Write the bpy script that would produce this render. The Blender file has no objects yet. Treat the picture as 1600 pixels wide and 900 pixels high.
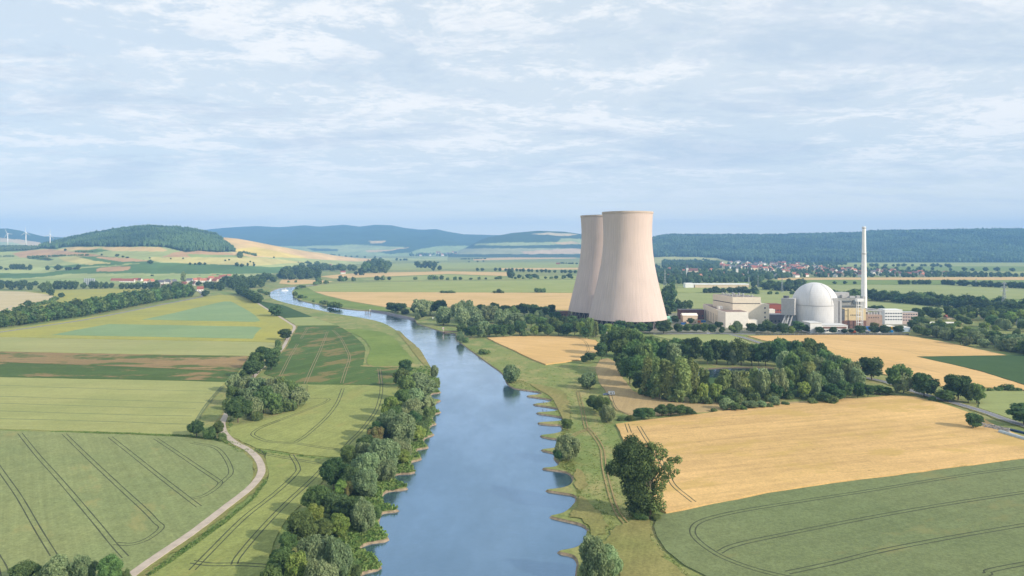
import bpy, bmesh, math, random
import numpy as np
from mathutils import Vector, Matrix, noise as mnoise
from mathutils.geometry import delaunay_2d_cdt

D = bpy.data
SC = bpy.context.scene
COL = SC.collection
R = math.radians
random.seed(7)
rng = np.random.default_rng(7)

# ------------------------------------------------------------------ camera, sky, sun, exposure
H = 102.0            # height of the drone above the river plain, metres
F = 1067.0           # focal length in pixels of the 1600 px wide photograph
YH = 385.0           # row of the horizon
cam_d = D.cameras.new('camera')
cam_d.sensor_width = 36.0
cam_d.lens = F * 36.0 / 1600.0
cam_d.shift_y = -(450.0 - YH) / 1600.0
cam_d.clip_start = 1.0
cam_d.clip_end = 60000.0
cam = D.objects.new('camera', cam_d)
COL.objects.link(cam)
cam.location = (0, 0, H)
cam.rotation_euler = (R(90), 0, 0)
SC.camera = cam

SUN_EL = 26.0
SUN_AZ = 119.0       # degrees clockwise from the view direction (+Y) to where the sun stands
sun_dir = Vector((math.sin(R(SUN_AZ)) * math.cos(R(SUN_EL)), math.cos(R(SUN_AZ)) * math.cos(R(SUN_EL)), math.sin(R(SUN_EL))))

W = D.worlds.new('World')
SC.world = W
W.use_nodes = True
wn, wl = W.node_tree.nodes, W.node_tree.links
wn.clear()
w_out = wn.new('ShaderNodeOutputWorld')
w_bg = wn.new('ShaderNodeBackground')
w_bg.inputs['Strength'].default_value = 0.15
sky = wn.new('ShaderNodeTexSky')
sky.sky_type = 'NISHITA'
sky.sun_disc = False
sky.sun_elevation = R(SUN_EL)
sky.sun_rotation = R(SUN_AZ)
sky.air_density = 1.0
sky.dust_density = 0.6
sky.ozone_density = 1.2


def wnode(t, **kw):
    n = wn.new(t)
    for k, v in kw.items():
        setattr(n, k, v)
    return n


def wmath(op, a, b=None, clamp=False):
    n = wnode('ShaderNodeMath', operation=op, use_clamp=clamp)
    for i, v in enumerate((a, b)):
        if v is None:
            continue
        if isinstance(v, (int, float)):
            n.inputs[i].default_value = v
        else:
            wl.new(v, n.inputs[i])
    return n.outputs[0]


tc = wnode('ShaderNodeTexCoord')
sep = wnode('ShaderNodeSeparateXYZ')
wl.new(tc.outputs['Generated'], sep.inputs[0])
den = wmath('MAXIMUM', wmath('ADD', sep.outputs[2], 0.10), 0.05)
cmb = wnode('ShaderNodeCombineXYZ')
wl.new(wmath('DIVIDE', sep.outputs[0], den), cmb.inputs[0])
wl.new(wmath('DIVIDE', sep.outputs[1], den), cmb.inputs[1])


def cloud_noise(scale, sx, sy, detail, rough, off, dist=0.0):
    mp = wnode('ShaderNodeMapping')
    mp.inputs['Scale'].default_value = (sx, sy, 1)
    mp.inputs['Location'].default_value = off
    mp.inputs['Rotation'].default_value = (0, 0, R(-8))
    wl.new(cmb.outputs[0], mp.inputs[0])
    n = wnode('ShaderNodeTexNoise')
    n.inputs['Scale'].default_value = scale
    n.inputs['Detail'].default_value = detail
    n.inputs['Roughness'].default_value = rough
    n.inputs['Distortion'].default_value = dist
    wl.new(mp.outputs[0], n.inputs[0])
    return n.outputs[0]


def wramp(fac, stops):
    n = wnode('ShaderNodeMapRange')
    n.interpolation_type = 'SMOOTHSTEP'
    n.inputs['From Min'].default_value = stops[0]
    n.inputs['From Max'].default_value = stops[1]
    n.inputs['To Min'].default_value = stops[2]
    n.inputs['To Max'].default_value = stops[3]
    wl.new(fac, n.inputs[0])
    return n.outputs[0]


def wmix(fac, a, b):
    n = wnode('ShaderNodeMix', data_type='RGBA')
    if isinstance(fac, (int, float)):
        n.inputs[0].default_value = fac
    else:
        wl.new(fac, n.inputs[0])
    for s, v in ((6, a), (7, b)):
        if isinstance(v, tuple):
            n.inputs[s].default_value = v
        else:
            wl.new(v, n.inputs[s])
    return n.outputs[2]


n_big = cloud_noise(0.40, 0.8, 1.1, 5, 0.55, (3.1, 1.7, 0), 0.3)
n_mid = cloud_noise(2.0, 0.9, 1.05, 10, 0.70, (7.7, 4.2, 0), 0.35)
n_fine = cloud_noise(8.0, 0.95, 1.05, 9, 0.70, (1.2, 9.4, 0), 0.3)
veil = wramp(n_big, (0.36, 0.62, 0.15, 0.85))
puff = wramp(wmath('ADD', wmath('MULTIPLY', n_mid, 0.62), wmath('MULTIPLY', n_fine, 0.38)), (0.46, 0.57, 0.0, 1.0))
grey = wramp(wmath('ADD', wmath('MULTIPLY', cloud_noise(0.8, 0.75, 1.5, 9, 0.64, (13.0, 2.0, 0), 0.4), 0.72), wmath('MULTIPLY', n_fine, 0.28)), (0.48, 0.60, 0.0, 1.0))
fade = wramp(sep.outputs[2], (0.01, 0.15, 0.12, 1.0))
low = wramp(sep.outputs[2], (0.0, 0.13, 1.0, 0.0))
base_sky = wmix(wmath('MULTIPLY', low, 0.9), wmix(0.85, sky.outputs[0], (4.45, 5.0, 5.45, 1)), (7.7, 7.2, 5.9, 1))
c1 = wmix(wmath('MULTIPLY', veil, fade), base_sky, (4.7, 5.15, 5.5, 1))
c2 = wmix(wmath('MULTIPLY', wmath('MULTIPLY', puff, fade), 0.78), c1, (6.3, 6.3, 6.3, 1))
c3 = wmix(wmath('MULTIPLY', wmath('MULTIPLY', grey, fade), 0.65), c2, (3.4, 4.1, 4.9, 1))
wl.new(c3, w_bg.inputs[0])
wl.new(w_bg.outputs[0], w_out.inputs[0])

sun_l = D.lights.new('sun', 'SUN')
sun_l.energy = 4.8
sun_l.angle = R(0.6)
sun_l.color = (1.0, 0.885, 0.74)
sun_o = D.objects.new('sun', sun_l)
COL.objects.link(sun_o)
sun_o.rotation_euler = sun_dir.to_track_quat('Z', 'Y').to_euler()
sun_o.location = sun_dir * 500

SC.view_settings.view_transform = 'Standard'
SC.view_settings.look = 'None'
SC.view_settings.gamma = 1.0
SC.view_settings.use_curve_mapping = False
SC.view_settings.exposure = 0.16
SC.render.engine = 'CYCLES'
SC.cycles.max_bounces = 5
SC.cycles.diffuse_bounces = 2
SC.cycles.glossy_bounces = 2
SC.cycles.transmission_bounces = 2
SC.cycles.volume_bounces = 1
SC.cycles.transparent_max_bounces = 4
SC.cycles.use_denoising = True

# ------------------------------------------------------------------ helpers


def P(x, y, z=0.0):
    """photo pixel -> point of the place at height z"""
    d = (H - z) * F / (y - YH)
    return Vector(((x - 800.0) * d / F, d, z))


def Q(x, d, z=0.0):
    return Vector(((x - 800.0) * d / F, d, z))


def lin(c, k=1.0):
    o = []
    for v in c:
        v = v / 255.0
        o.append((v / 12.92 if v <= 0.04045 else ((v + 0.055) / 1.055) ** 2.4) * k)
    return (o[0], o[1], o[2], 1.0)


LIN = lin


def tag(o, label=None, cat=None, group=None, kind=None):
    if label:
        o['label'] = label
    if cat:
        o['category'] = cat
    if group:
        o['group'] = group
    if kind:
        o['kind'] = kind
    return o


def link(name, me, parent=None, loc=None, rz=0.0):
    o = D.objects.new(name, me)
    COL.objects.link(o)
    if parent:
        o.parent = parent
    if loc is not None:
        o.location = loc
    if rz:
        o.rotation_euler = (0, 0, rz)
    return o


def empty(name, loc, rz=0.0):
    o = D.objects.new(name, None)
    COL.objects.link(o)
    o.location = loc
    o.rotation_euler = (0, 0, rz)
    o.empty_display_size = 1.0
    return o


def np_mesh(name, verts, faces, mats, midx=None, smooth=False):
    """verts (n,3), faces (m,k) arrays of one polygon size"""
    me = D.meshes.new(name)
    verts = np.asarray(verts, dtype=np.float32)
    faces = np.asarray(faces, dtype=np.int32)
    m, k = faces.shape
    me.vertices.add(len(verts))
    me.vertices.foreach_set('co', verts.ravel())
    me.loops.add(m * k)
    me.loops.foreach_set('vertex_index', faces.ravel())
    me.polygons.add(m)
    me.polygons.foreach_set('loop_start', np.arange(0, m * k, k, dtype=np.int32))
    me.polygons.foreach_set('loop_total', np.full(m, k, dtype=np.int32))
    for mt in mats:
        me.materials.append(mt)
    if midx is not None:
        me.polygons.foreach_set('material_index', np.asarray(midx, dtype=np.int32))
    me.polygons.foreach_set('use_smooth', np.full(m, smooth, dtype=bool))
    me.update(calc_edges=True)
    return me


class MB:
    """collects boxes, prisms, tubes into one mesh"""

    def __init__(self):
        self.v, self.f, self.m = [], [], []

    def add(self, vs, fs, mi=0):
        b = len(self.v)
        self.v += [tuple(v) for v in vs]
        self.f += [tuple(b + i for i in f) for f in fs]
        self.m += [mi] * len(fs)
        return self

    def box(self, c, s, rz=0.0, mi=0, top=(1.0, 1.0)):
        """c = centre of the base"""
        x, y, z = s[0] / 2, s[1] / 2, s[2]
        pts = [(-x, -y, 0), (x, -y, 0), (x, y, 0), (-x, y, 0),
               (-x * top[0], -y * top[1], z), (x * top[0], -y * top[1], z), (x * top[0], y * top[1], z), (-x * top[0], y * top[1], z)]
        cs, sn = math.cos(rz), math.sin(rz)
        pts = [(c[0] + a * cs - b * sn, c[1] + a * sn + b * cs, c[2] + h) for a, b, h in pts]
        return self.add(pts, [(3, 2, 1, 0), (4, 5, 6, 7), (0, 1, 5, 4), (1, 2, 6, 5), (2, 3, 7, 6), (3, 0, 4, 7)], mi)

    def prism(self, foot, z0, z1, mi=0, mtop=None):
        n = len(foot)
        vs = [(p[0], p[1], z0) for p in foot] + [(p[0], p[1], z1) for p in foot]
        self.add(vs, [(i, (i + 1) % n, n + (i + 1) % n, n + i) for i in range(n)], mi)
        self.add(vs, [tuple(range(n, 2 * n))], mi if mtop is None else mtop)
        return self

    def tube(self, a, b, r0, r1=None, n=8, mi=0, caps=True):
        a, b = Vector(a), Vector(b)
        r1 = r0 if r1 is None else r1
        ax = (b - a).normalized()
        u = ax.orthogonal().normalized()
        w = ax.cross(u)
        vs = []
        for c, r in ((a, r0), (b, r1)):
            for i in range(n):
                t = 2 * math.pi * i / n
                vs.append(c + (u * math.cos(t) + w * math.sin(t)) * r)
        fs = [(i, (i + 1) % n, n + (i + 1) % n, n + i) for i in range(n)]
        if caps:
            fs += [tuple(range(n - 1, -1, -1)), tuple(range(n, 2 * n))]
        return self.add(vs, fs, mi)

    def lathe(self, c, prof, n=32, mi=0, a0=0.0, a1=2 * math.pi):
        vs = []
        full = abs(a1 - a0 - 2 * math.pi) < 1e-6
        k = n if full else n + 1
        for r, z in prof:
            for i in range(k):
                t = a0 + (a1 - a0) * i / n
                vs.append((c[0] + r * math.cos(t), c[1] + r * math.sin(t), c[2] + z))
        fs = []
        for j in range(len(prof) - 1):
            for i in range(n):
                i2 = (i + 1) % k
                fs.append((j * k + i, j * k + i2, (j + 1) * k + i2, (j + 1) * k + i))
        return self.add(vs, fs, mi)

    def mesh(self, name, mats, smooth=False):
        me = D.meshes.new(name)
        me.from_pydata(self.v, [], self.f)
        for m in (mats if isinstance(mats, (list, tuple)) else [mats]):
            me.materials.append(m)
        me.polygons.foreach_set('material_index', self.m)
        me.polygons.foreach_set('use_smooth', [smooth] * len(self.f))
        me.update()
        return me

    def build(self, name, mats, parent=None, smooth=False, loc=None, rz=0.0):
        return link(name, self.mesh(name, mats, smooth), parent, loc, rz)


def catmull(pts, sub=6, closed=False):
    pts = [Vector((p[0], p[1])) for p in pts]
    n = len(pts)
    out = []
    rngi = range(n if closed else n - 1)
    for i in rngi:
        p1, p2 = pts[i], pts[(i + 1) % n]
        p0 = pts[(i - 1) % n] if (closed or i > 0) else p1 * 2 - p2
        p3 = pts[(i + 2) % n] if (closed or i + 2 < n) else p2 * 2 - p1
        for k in range(sub):
            t = k / sub
            out.append(0.5 * ((2 * p1) + (p2 - p0) * t + (2 * p0 - 5 * p1 + 4 * p2 - p3) * t * t + (3 * p1 - p0 - 3 * p2 + p3) * t ** 3))
    if not closed:
        out.append(pts[-1])
    return out


def inside(poly, x, y):
    x = np.asarray(x, dtype=float)
    y = np.asarray(y, dtype=float)
    c = np.zeros(x.shape, dtype=bool)
    n = len(poly)
    j = n - 1
    for i in range(n):
        xi, yi = poly[i][0], poly[i][1]
        xj, yj = poly[j][0], poly[j][1]
        if yi != yj:
            t = ((yi > y) != (yj > y)) & (x < (xj - xi) * (y - yi) / (yj - yi) + xi)
            c ^= t
        j = i
    return c


# ------------------------------------------------------------------ materials
MATS = {}


class NT:
    def __init__(self, name):
        self.m = D.materials.new(name)
        self.m.use_nodes = True
        self.n = self.m.node_tree.nodes
        self.l = self.m.node_tree.links
        self.n.clear()
        self.out = self.n.new('ShaderNodeOutputMaterial')

    def node(self, t, **kw):
        n = self.n.new(t)
        for k, v in kw.items():
            setattr(n, k, v)
        return n

    def put(self, sock, v):
        if isinstance(v, (int, float, tuple)):
            sock.default_value = v
        else:
            self.l.new(v, sock)

    def math(self, op, a, b=None, clamp=False):
        n = self.node('ShaderNodeMath', operation=op, use_clamp=clamp)
        self.put(n.inputs[0], a)
        if b is not None:
            self.put(n.inputs[1], b)
        return n.outputs[0]

    def mix(self, f, a, b, blend='MIX'):
        n = self.node('ShaderNodeMix', data_type='RGBA', blend_type=blend)
        self.put(n.inputs[0], f)
        self.put(n.inputs[6], a)
        self.put(n.inputs[7], b)
        return n.outputs[2]

    def coord(self, which='Object', scale=(1, 1, 1), rot=(0, 0, 0), loc=(0, 0, 0)):
        c = self.node('ShaderNodeTexCoord')
        m = self.node('ShaderNodeMapping')
        m.inputs['Scale'].default_value = scale
        m.inputs['Location'].default_value = loc
        m0 = self.node('ShaderNodeMapping')
        m0.inputs['Rotation'].default_value = rot
        self.l.new(c.outputs[which], m0.inputs[0])
        self.l.new(m0.outputs[0], m.inputs[0])
        return m.outputs[0]

    def noise(self, vec, scale, detail=4, rough=0.55, dist=0.0):
        n = self.node('ShaderNodeTexNoise')
        n.inputs['Scale'].default_value = scale
        n.inputs['Detail'].default_value = detail
        n.inputs['Roughness'].default_value = rough
        n.inputs['Distortion'].default_value = dist
        self.l.new(vec, n.inputs[0])
        return n.outputs[0]

    def ramp(self, f, a, b, lo=0.0, hi=1.0):
        n = self.node('ShaderNodeMapRange')
        n.interpolation_type = 'SMOOTHSTEP'
        self.put(n.inputs[0], f)
        n.inputs[1].default_value = a
        n.inputs[2].default_value = b
        n.inputs[3].default_value = lo
        n.inputs[4].default_value = hi
        return n.outputs[0]

    def bsdf(self, col, rough=0.9, spec=0.2, bump=None, metal=0.0):
        b = self.node('ShaderNodeBsdfPrincipled')
        self.put(b.inputs['Base Color'], col)
        self.put(b.inputs['Roughness'], rough)
        b.inputs['Specular IOR Level'].default_value = spec
        b.inputs['Metallic'].default_value = metal
        if bump is not None:
            bn = self.node('ShaderNodeBump')
            bn.inputs['Strength'].default_value = bump[1]
            bn.inputs['Distance'].default_value = bump[2]
            self.l.new(bump[0], bn.inputs['Height'])
            self.l.new(bn.outputs[0], b.inputs['Normal'])
        self.l.new(b.outputs[0], self.out.inputs[0])
        return self.m


def mat_plain(name, col, k=1.0, rough=0.8, spec=0.3, vary=0.12, scale=0.4, metal=0.0, streak=False):
    if name in MATS:
        return MATS[name]
    t = NT(name)
    c = lin(col, k)
    v = t.coord(scale=(1, 1, 0.15) if streak else (1, 1, 1))
    n = t.noise(v, scale, 6, 0.65)
    a = tuple(x * (1 - vary) for x in c[:3]) + (1,)
    b = tuple(min(1, x * (1 + vary)) for x in c[:3]) + (1,)
    f = t.ramp(n, 0.3, 0.7)
    MATS[name] = t.bsdf(t.mix(f, a, b), rough, spec, None, metal)
    return MATS[name]


def mat_field(name, col, col2=None, blot=None, ang=0.0, k=1.0, streak=0.10, fine=0.10, row=0.5, blot_amt=0.5, patch=None, patch_thr=0.62, gap=None):
    """crop surface: streaks along the working direction, blotches and grain"""
    if name in MATS:
        return MATS[name]
    t = NT(name)
    wm = (0.93, 0.88, 0.88) if name.startswith(('ripe', 'mown')) else (0.83, 0.785, 0.665)

    def lin(q, k_):
        o_ = LIN(q, k_)
        return (o_[0] * wm[0], o_[1] * wm[1], o_[2] * wm[2], 1.0)
    c = lin(col, k)
    c2 = lin(col2 or col, k)
    base = t.mix(t.ramp(t.noise(t.coord(), 0.012, 4, 0.55), 0.36, 0.64), c, c2)
    # streaks
    sv = t.coord(scale=(0.010, row * 1.5, 1), rot=(0, 0, -ang))
    s = t.ramp(t.noise(sv, 1.0, 6, 0.68), 0.25, 0.75, 1 - streak, 1 + streak)
    sv2 = t.coord(scale=(0.004, row * 0.16, 1), rot=(0, 0, -ang), loc=(3, 7, 0))
    s2 = t.ramp(t.noise(sv2, 1.0, 3, 0.6), 0.3, 0.7, 1 - streak * 0.45, 1 + streak * 0.45)
    fine = fine * 1.6
    g = t.ramp(t.noise(t.coord(), 0.9, 5, 0.8), 0.3, 0.7, 1 - fine, 1 + fine)
    g2 = t.ramp(t.noise(t.coord(loc=(40, 3, 0)), 0.11, 6, 0.7), 0.3, 0.7, 1 - fine * .4, 1 + fine * .4)
    m = t.math('MULTIPLY', t.math('MULTIPLY', s, g), t.math('MULTIPLY', s2, g2))
    cc = t.node('ShaderNodeCombineXYZ')
    for i in range(3):
        t.l.new(m, cc.inputs[i])
    col_o = t.mix(1.0, base, cc.outputs[0], 'MULTIPLY')
    if blot:
        bf = t.ramp(t.noise(t.coord(loc=(11, 5, 0), scale=(0.5, 1, 1), rot=(0, 0, -ang)), 0.035, 6, 0.68), patch_thr, patch_thr + 0.09, 0, blot_amt)
        col_o = t.mix(bf, col_o, lin(blot, k))
    if gap:
        gf = t.ramp(t.noise(t.coord(loc=(71, 35, 0), scale=(0.28, 1, 1), rot=(0, 0, -ang)), 0.30, 5, 0.75), 0.62, 0.68, 0, 0.8)
        gm = t.ramp(t.noise(t.coord(loc=(7, 65, 0)), 0.02, 4, 0.6), 0.50, 0.60, 0, 1)
        col_o = t.mix(t.math('MULTIPLY', gf, gm), col_o, lin(gap, k))
    bump = t.noise(t.coord(), 2.2, 4, 0.8)
    MATS[name] = t.bsdf(col_o, 0.95, 0.1, (bump, 0.5, 0.25))
    return MATS[name]


def mat_leaf(name, col, col2, var=0.22, trans=0.40, nscale=0.45):
    if name in MATS:
        return MATS[name]
    t = NT(name)
    oi = t.node('ShaderNodeObjectInfo')
    gi = t.node('ShaderNodeNewGeometry')
    f = t.ramp(t.noise(t.coord(), nscale, 5, 0.6), 0.36, 0.64)
    c = t.mix(f, lin(col), lin(col2))
    h = t.node('ShaderNodeHueSaturation')
    t.l.new(c, h.inputs['Color'])
    h.inputs['Saturation'].default_value = 0.95
    rv = t.math('MULTIPLY_ADD', oi.outputs['Random'], 0.05)
    rv.node.inputs[2].default_value = 0.478
    t.l.new(rv, h.inputs['Hue'])
    isl = t.math('MULTIPLY_ADD', gi.outputs['Random Per Island'], 0.5)
    isl.node.inputs[2].default_value = 1.02
    ov = t.math('MULTIPLY_ADD', t.math('FRACT', t.math('MULTIPLY', oi.outputs['Random'], 13.7)), var * 2)
    ov.node.inputs[2].default_value = 1 - var
    t.l.new(t.math('MULTIPLY', isl, ov), h.inputs['Value'])
    d = t.node('ShaderNodeBsdfDiffuse')
    tr = t.node('ShaderNodeBsdfTranslucent')
    t.l.new(h.outputs[0], d.inputs[0])
    t.l.new(h.outputs[0], tr.inputs[0])
    mx = t.node('ShaderNodeMixShader')
    mx.inputs[0].default_value = trans
    t.l.new(d.outputs[0], mx.inputs[1])
    t.l.new(tr.outputs[0], mx.inputs[2])
    t.l.new(mx.outputs[0], t.out.inputs[0])
    MATS[name] = t.m
    return t.m


L_OAK = mat_leaf('leaves_oak', (84, 106, 62), (108, 130, 74))
L_DARK = mat_leaf('leaves_dark', (68, 92, 58), (90, 112, 68))
L_WILLOW = mat_leaf('leaves_willow', (114, 132, 92), (138, 152, 108))
L_POPLAR = mat_leaf('leaves_poplar', (112, 128, 76), (136, 148, 90))
L_LIME = mat_leaf('leaves_lime', (114, 140, 66), (138, 156, 80))
L_BUSH = mat_leaf('leaves_bush', (90, 112, 66), (114, 130, 80))
L_REED = mat_leaf('leaves_reed', (98, 122, 62), (128, 140, 78), 0.1)
L_RUST = mat_leaf('leaves_rust', (124, 118, 76), (112, 122, 72))
L_FOREST = mat_leaf('leaves_forest', (52, 74, 58), (84, 102, 72), 0.0, 0.1, 0.0045)
BARK = mat_plain('bark', (104, 92, 78), vary=0.25, scale=1.5, streak=True)

CONCRETE_TOWER = None
WHITE = mat_plain('white_paint', (238, 238, 236), 0.95, 0.6, vary=0.05)
OFFWHITE = mat_plain('offwhite_panel', (236, 230, 218), 1.0, 0.7, vary=0.05)
CREAM = mat_plain('cream_panel', (236, 224, 202), 0.98, 0.7, vary=0.05)
GREYP = mat_plain('grey_panel', (186, 186, 186), 0.85, 0.7, vary=0.08)
DARKG = mat_plain('dark_gap', (60, 62, 66), 0.8)
TANP = mat_plain('tan_panel', (224, 204, 160), 0.9, 0.8, vary=0.05)
BROWNR = mat_plain('brown_cladding', (138, 104, 92), 0.85, 0.8)
PINKB = mat_plain('pinkish_brick', (182, 156, 138), 0.85, 0.8)
REDROOF = mat_plain('red_roof', (150, 92, 78), 0.95, 0.85, vary=0.2, scale=0.25)
ROOF2 = mat_plain('brown_roof', (122, 88, 82), 0.95, 0.85, vary=0.2, scale=0.25)
ROOF3 = mat_plain('orange_roof', (182, 118, 94), 0.95, 0.85, vary=0.2, scale=0.25)
ROOF4 = mat_plain('slate_roof', (104, 102, 108), 0.95, 0.8, vary=0.2, scale=0.25)
WALLW = mat_plain('render_white', (232, 226, 216), 0.95, 0.8, vary=0.06)
WALLC = mat_plain('render_cream', (218, 198, 172), 0.95, 0.8, vary=0.06)
GLASS = mat_plain('window_glass', (60, 72, 88), 0.9, 0.15, spec=0.6)
BLUE = mat_plain('blue_sheet', (52, 110, 178), 0.9, 0.5)
YELLOW = mat_plain('yellow_sheet', (232, 176, 40), 0.9, 0.5)
ORANGE = mat_plain('orange_sheet', (214, 112, 52), 0.9, 0.5)
GALV = mat_plain('galvanised_steel', (170, 178, 180), 0.8, 0.5)
ASPHALT = mat_plain('asphalt', (138, 138, 142), 0.8, 0.9, vary=0.12, scale=0.3)
PATHM = mat_plain('pale_path', (196, 182, 166), 0.82, 0.95, vary=0.12, scale=0.25)
STONE = mat_plain('bank_stone', (150, 134, 112), 0.8, 0.95, vary=0.35, scale=0.6)

# ------------------------------------------------------------------ river outline (photo rows and columns of the waterline)
LEFT_BANK = [(535, 960), (548, 915), (558, 900), (568, 893), (594, 885), (578, 868), (560, 855), (580, 846), (606, 841), (592, 825), (590, 812),
             (597, 800), (622, 796), (602, 788), (596, 774), (606, 766), (636, 762), (618, 752), (612, 744), (622, 739), (647, 737),
             (640, 722), (657, 716), (650, 706), (652, 701), (668, 698), (661, 690), (664, 683), (677, 678), (668, 672), (673, 664),
             (681, 661), (675, 655), (677, 647), (688, 643), (679, 638), (675, 631), (688, 625), (676, 622), (673, 615), (688, 612),
             (677, 605), (683, 600), (686, 592), (678, 587), (669, 572), (652, 555), (635, 530), (620, 517), (597, 504), (562, 496),
             (525, 490), (482, 481), (450, 474), (427, 467), (419, 461), (422, 456), (437, 450), (462, 447.5), (476, 445.8), (500, 445)]
RIGHT_BANK = [(500, 446.3), (478, 447), (466, 449), (457, 455), (459, 463), (472, 470), (500, 476), (530, 481), (560, 484.5), (580, 485.5),
              (612, 491), (647, 499), (652, 505), (670, 511), (695, 519), (712, 521), (713, 530), (722, 537), (760, 565), (785, 583),
              (792, 597), (804, 606), (838, 611), (846, 615), (824, 618), (840, 620.5), (862, 624), (858, 628), (834, 631), (852, 634),
              (872, 638), (866, 642), (839, 644.5), (860, 648), (880, 652), (876, 657), (841, 660), (860, 663), (877, 664), (878, 673),
              (866, 677), (845, 680), (860, 684), (871, 686), (871, 697), (862, 700), (847, 702), (858, 705), (868, 708), (867, 716), (874, 724),
              (866, 729), (849, 731), (870, 734), (888, 738), (896, 747), (891, 757), (876, 762), (854, 765), (876, 769), (897, 773), (901, 782),
              (885, 798), (872, 803), (861, 806), (884, 812), (908, 818), (919, 826), (919, 838), (908, 850), (896, 856), (873, 861), (896, 867),
              (904, 880), (901, 900), (905, 960)]


def world_line(px, sub=3):
    out = []
    for p in catmull(px, sub):
        q = P(p[0], p[1])
        out.append(Vector((q.x, q.y)))
    return out


lb = world_line(LEFT_BANK)
rb = world_line(RIGHT_BANK)
lb = [Vector((lb[0].x - 12, 60)), Vector((lb[0].x - 40, -400))][::-1] + lb
rb = rb + [Vector((rb[-1].x + 5, 60)), Vector((rb[-1].x - 20, -400))]
river = []
for q in lb + rb:
    if not river or (river[-1] - q).length > 0.25:
        river.append(q)

POND = [Vector(P(x, y)[:2]) for x, y in catmull([(1046, 586), (1092, 577), (1150, 573), (1215, 575), (1260, 582), (1235, 594), (1180, 602), (1120, 612), (1060, 606)], 3, True)]

# ------------------------------------------------------------------ ground sheet, with the river and the pond cut out
BIG = 30000.0
outer = [Vector((-BIG, -2000)), Vector((BIG, -2000)), Vector((BIG, BIG)), Vector((-BIG, BIG))]
cv = outer + river + POND
n0, n1, n2 = 4, len(river), len(POND)
edges = [(i, (i + 1) % 4) for i in range(4)] + [(n0 + i, n0 + (i + 1) % n1) for i in range(n1)] + [(n0 + n1 + i, n0 + n1 + (i + 1) % n2) for i in range(n2)]
vo, eo, fo, _, _, _ = delaunay_2d_cdt(cv, edges, [], 0, 1e-5, False)
fx = np.array([sum(vo[i].x for i in f) / len(f) for f in fo])
fy = np.array([sum(vo[i].y for i in f) / len(f) for f in fo])
wet = inside([(p.x, p.y) for p in river], fx, fy) | inside([(p.x, p.y) for p in POND], fx, fy)
t = NT('meadow')
n_a = t.ramp(t.noise(t.coord(), 0.006, 5, 0.6), 0.35, 0.65)
c = t.mix(n_a, lin((122, 142, 80), 0.86), lin((146, 152, 92), 0.86))
n_b = t.ramp(t.noise(t.coord(scale=(1, 0.6, 1)), 0.05, 6, 0.7), 0.42, 0.72)
c = t.mix(n_b, c, lin((172, 160, 110), 0.9))
n_c = t.ramp(t.noise(t.coord(loc=(9, 9, 0)), 0.16, 7, 0.78), 0.50, 0.66, 0, 0.7)
c = t.mix(n_c, c, lin((104, 124, 68), 0.85))
g = t.ramp(t.noise(t.coord(), 0.8, 6, 0.8), 0.3, 0.7, 0.74, 1.24)
cc = t.node('ShaderNodeCombineXYZ')
for i in range(3):
    t.l.new(g, cc.inputs[i])
c = t.mix(1.0, c, cc.outputs[0], 'MULTIPLY')
MEADOW = t.bsdf(c, 0.95, 0.1, (t.noise(t.coord(), 0.7, 6, 0.8), 0.6, 0.5))
MATS['meadow'] = MEADOW
gm = D.meshes.new('ground')
gm.from_pydata([(v.x, v.y, 0) for v in vo], [], [f for f, w_ in zip(fo, wet) if not w_])
gm.materials.append(MEADOW)
ground = link('ground', gm)
tag(ground, kind='structure')


def bank(name, ring, drop, inset, mat):
    n = len(ring)
    area = sum(ring[i].x * ring[(i + 1) % n].y - ring[(i + 1) % n].x * ring[i].y for i in range(n))
    sg = 1 if area > 0 else -1
    vs = []
    for i in range(n):
        tdir = (ring[(i + 1) % n] - ring[i - 1]).normalized()
        nrm = Vector((-tdir.y, tdir.x)) * sg
        p = ring[i]
        k = inset * (0.8 + 0.5 * random.random())
        o_ = p - nrm * 0.35 * random.random()
        vs += [(o_.x, o_.y, 0.03), (p.x + nrm.x * k * 0.4, p.y + nrm.y * k * 0.4, -drop * 0.75), (p.x + nrm.x * k, p.y + nrm.y * k, -drop - 0.6)]
    fs = []
    for i in range(n):
        j = (i + 1) % n
        fs += [(i * 3, j * 3, j * 3 + 1, i * 3 + 1), (i * 3 + 1, j * 3 + 1, j * 3 + 2, i * 3 + 2)]
    me = D.meshes.new(name)
    me.from_pydata(vs, [], fs)
    me.materials.append(mat)
    o = link(name, me)
    tag(o, kind='structure')
    return o


bank('river_bank', river, 0.8, 1.3, STONE)
bank('pond_bank', POND, 0.8, 1.5, mat_plain('mud', (120, 108, 84), 0.7))

t = NT('river_water')
v = t.coord(scale=(1, 1.8, 1))
w1 = t.noise(v, 0.55, 5, 0.62)
w2 = t.noise(t.coord(scale=(1, 2.4, 1), loc=(5, 2, 0)), 0.035, 4, 0.55)
patch = t.ramp(w2, 0.4, 0.62, 0.03, 0.16)
bn = t.node('ShaderNodeBump')
bn.inputs['Strength'].default_value = 0.6
bn.inputs['Distance'].default_value = 0.10
t.l.new(w1, bn.inputs['Height'])
gl = t.node('ShaderNodeBsdfGlossy')
frc = t.node('ShaderNodeFresnel')
frc.inputs['IOR'].default_value = 1.5
t.l.new(t.mix(t.ramp(frc.outputs[0], 0.10, 0.55), (0.55, 0.76, 1.0, 1), (0.92, 0.96, 1.0, 1)), gl.inputs['Color'])
t.l.new(patch, gl.inputs['Roughness'])
t.l.new(bn.outputs[0], gl.inputs['Normal'])
df_ = t.node('ShaderNodeBsdfDiffuse')
df_.inputs[0].default_value = (0.045, 0.085, 0.12, 1)
fr_ = t.node('ShaderNodeFresnel')
fr_.inputs['IOR'].default_value = 1.33
t.l.new(bn.outputs[0], fr_.inputs['Normal'])
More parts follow.
